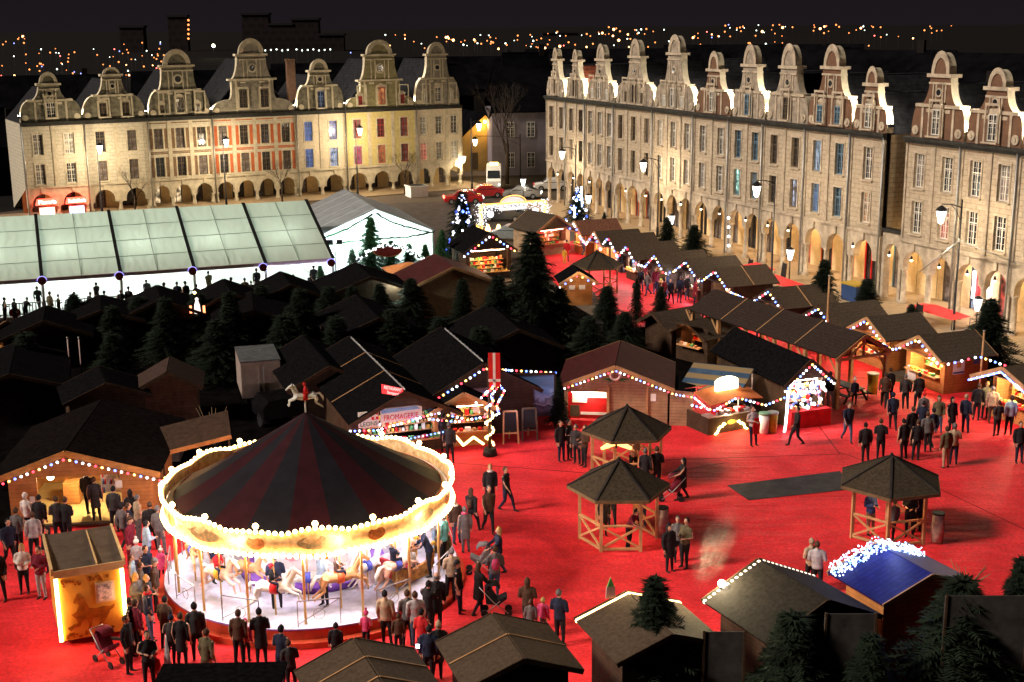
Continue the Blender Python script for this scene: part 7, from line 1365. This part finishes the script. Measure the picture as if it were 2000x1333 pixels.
# crowd in the lane
q=random.Random(21); posn=['in front of the blazing white counter','left edge of the lane crowd','in the thick of the lane crowd','right side of the lane crowd']
cr_=[(1245,598),(1266,578),(1280,575),(1296,596),(1311,594),(1326,592),(1342,587),(1356,596),(1262,560),(1276,553),(1292,556),(1305,562),(1318,556),(1332,566),(1345,558),(1360,570),(1290,540),(1310,545),(1330,548),(1350,548),(1252,570),(1301,580),(1337,575),(1368,588),(1238,545),(1256,540),(1215,535),(1225,520),(1205,515),(1190,505),(1175,500),(1160,495),(1147,490),(1140,500),(1129,487)]
for i,(x,y) in enumerate(cr_):
    cc=q.choice(['black','navy','darkgrey','black','brown','navy','maroon','grey']); 
    person(x,y,q.uniform(0,360),q.choice([S,Hd,Wk]),q.choice(['short','short','long']),cc,q.choice(['black','navy','jeans']),q.choice(['short','short','long','hat']),q.choice(['black','brown','navy','grey']),'in the lane crowd, '+['first','second','third','fourth','fifth','sixth','seventh','eighth'][i%8]+' from the left of its '+['front','second','third','fourth','rear'][i//8]+' line',h=q.uniform(1.6,1.8))
# skaters and watchers at the rink
for i in range(36):
    s=-5.0+i*.72+q.uniform(-.25,.25); p=E0+ed*s+Vector((-ed.y,ed.x,0))*(-.35 if i%5 else 1.6); p.z=0.6 if not i%5 else .35
    cc=q.choice(['black','navy','darkgrey','black','khaki']) if i not in(5,) else 'blue'
    person(0,0,q.uniform(120,240),[Wk,S,Hd,S,Le][i%5],'short',cc,'black',q.choice(['short','hat','short']),q.choice(['black','brown']),('skating on' if not i%5 else 'watching at the fence of')+' the rink, number '+['one','two','three','four','five','six','seven','eight','nine','ten','eleven','twelve','thirteen','fourteen','fifteen','sixteen','seventeen','eighteen','nineteen','twenty','twenty-one','twenty-two','twenty-three','twenty-four','twenty-five','twenty-six','twenty-seven','twenty-eight','twenty-nine','thirty','thirty-one','thirty-two','thirty-three','thirty-four','thirty-five','thirty-six'][i]+' from the left',at=p,h=q.uniform(1.45,1.75))
wk=thing('rink_walkway','low dark step along the outside of the rink fence','step',E0,math.atan2(ed.y,ed.x)); MB().box(-14,Lr,-.7,-.02,.02,.35).build('tread',woodD,wk); MB().box(-14,Lr,-.75,-.7,0,.37).build('nosing',woodD,wk)
# carousel riders and parents
rid=[]
for k,(cc,hk,hc) in enumerate([('black','hat','red'),('brown','short','blond'),('red','short','brown'),('blue','pom','white'),('palegrey','short','brown'),('pink','pom','pink'),('navy','short','blond')]):
    kk=[0,11,1,3,5,7,10][k]; a=-PI/2-.15-2*PI*kk/12; z=.62+.12*(kk%3)+.95*1.13-1.12*.62+.0
    person(0,0,math.degrees(a+PI/2)+90,Si,'short',cc,'navy',hk,hc,'riding the wooden horse '+wh[kk],h=1.08,at=Vector((CC.x+3.95*math.cos(a)-.1*math.cos(a+PI/2),CC.y+3.95*math.sin(a)-.1*math.sin(a+PI/2),.62+.12*(kk%3)+1.07-.56)))
for k,(r,ad,cc,tc,hk,hc,w_) in enumerate([(3.4,-75,'paleblue','black','short','blond','standing on the deck beside the tan front horse'),(3.5,-100,'navy','black','short','grey','standing on the deck left of the drum front'),(4.2,-15,'navy','black','short','blond','bending by the sleigh on the carousel deck'),(4.45,-2,'teal','black','short','grey','in teal at the right edge of the carousel deck'),(4.3,12,'palegrey','paleblue','short','brown','behind the sleigh on the carousel deck'),(4.0,25,'pink','jeans','short','grey','in pink at the right rear of the carousel deck'),(3.3,205,'navy','black','short','brown','walking on the left of the carousel deck'),(3.4,175,'purple','navy','short','brown','at the left rear of the carousel deck'),(3.5,150,'black','black','short','black','at the rear of the carousel deck on the left')]):
    a=R(ad); person(0,0,q.uniform(0,360),[S,Hd,Le][k%3],'short',cc,tc,hk,hc,w_,at=Vector((CC.x+r*math.cos(a),CC.y+r*math.sin(a),.58)))
for k,(dx,cc) in enumerate([(-.25,'palegrey'),(.2,'white')]): person(0,0,50,Si,'short',cc,'navy','short',['blond','brown'][k],['left','right'][k]+'-hand rider seated in the carved sleigh',h=1.2,at=Vector((CC.x+3.3+dx,CC.y-1.3+dx*.8,.6+.38-.6)))
# apron
t=thing('apron','bright red apron worn by the cook before the food stand','apron',P(1472,872),R(20)); MB().prism([(-.15,.62),(.15,.62),(.19,1.05),(.1,1.38),(-.1,1.38),(-.19,1.05)],-.19,-.16).build('cloth',redC,t); MB().tube([(-.19,-.15,1.03),(0,-.18,1.03),(.19,-.15,1.03)],.012,5).build('tie',redP,t)
# pushchairs
def pram(px,py,rz,label,c='black'):
    t=thing('pushchair',label,'pushchair',P(px,py),R(rz)); cl_=cmt(c)
    MB().prism([(-.3,.45),(.1,.4),(.38,.62),(.34,.7),(.05,.55),(-.2,.95),(-.34,.9)],-.2,.2).build('seat',cl_,t)
    MB().tube([(-.32+.0,0,.92),(-.2,0,1.1),(.05,0,1.08),(.14,0,.95)],[(.2,.03),(.22,.05),(.22,.05),(.2,.03)],10).build('hood',cl_,t)
    m=MB(); 
    for s in(-.22,.22): m.tube([(.42,s,.12),(-.05,s,.5),(-.5,s,1.02)],.016,5); m.tube([(-.35,s,.12),(.15,s,.55)],.016,5)
    m.tube([(-.5,-.22,1.02),(-.5,.22,1.02)],.018,5); m.build('frame',steel,t)
    for x,y in((.42,-.2),(.42,.2),(-.35,-.22),(-.35,.22)): MB().tube([(x,y-.02,.12),(x,y+.02,.12)],.12,12).build('wheel',ironD,t)
pram(212,1295,-40,'dark red and black pushchair standing in front of the ticket kiosk','maroon'); pram(940,1120,180,'pushchair under the reaching woman right of the carousel','grey'); pram(968,1200,0,'black pushchair with a hood beside the woman in the long coat','black'); pram(1312,978,180,'pushchair with a red hood right of the nearest gazebo','maroon')
t=thing('closed_parasol','thin pale closed parasol standing among the crowd at the bottom left','parasol',P(331,1340)); MB().tube([(0,0,.1),(0,0,.5),(0,0,1.5)],[.12,.14,.02],8).build('cloth',cmt('palegrey'),t); MB().tube([(0,0,0),(0,0,1.6)],.02,6).build('pole',steel,t)
for k,(px,py,z) in enumerate([(545,1325,1.15),(836,1262,1.2),(816,1266,1.2)]):
    p=P(px,py,z); t=thing('phone',['phone screen glowing in the hands of the man filming','right one of two lit phone screens held up between the batten roofs','left one of two lit phone screens held up between the batten roofs'][k],'phone',p); MB().box(-.035,.035,-.006,.006,0,.13).build('case',ironD,t); MB().box(-.05,.05,-.02,-.008,0,.12).build('screen',glow('phone_screen',(.8,.85,1),3.5),t)
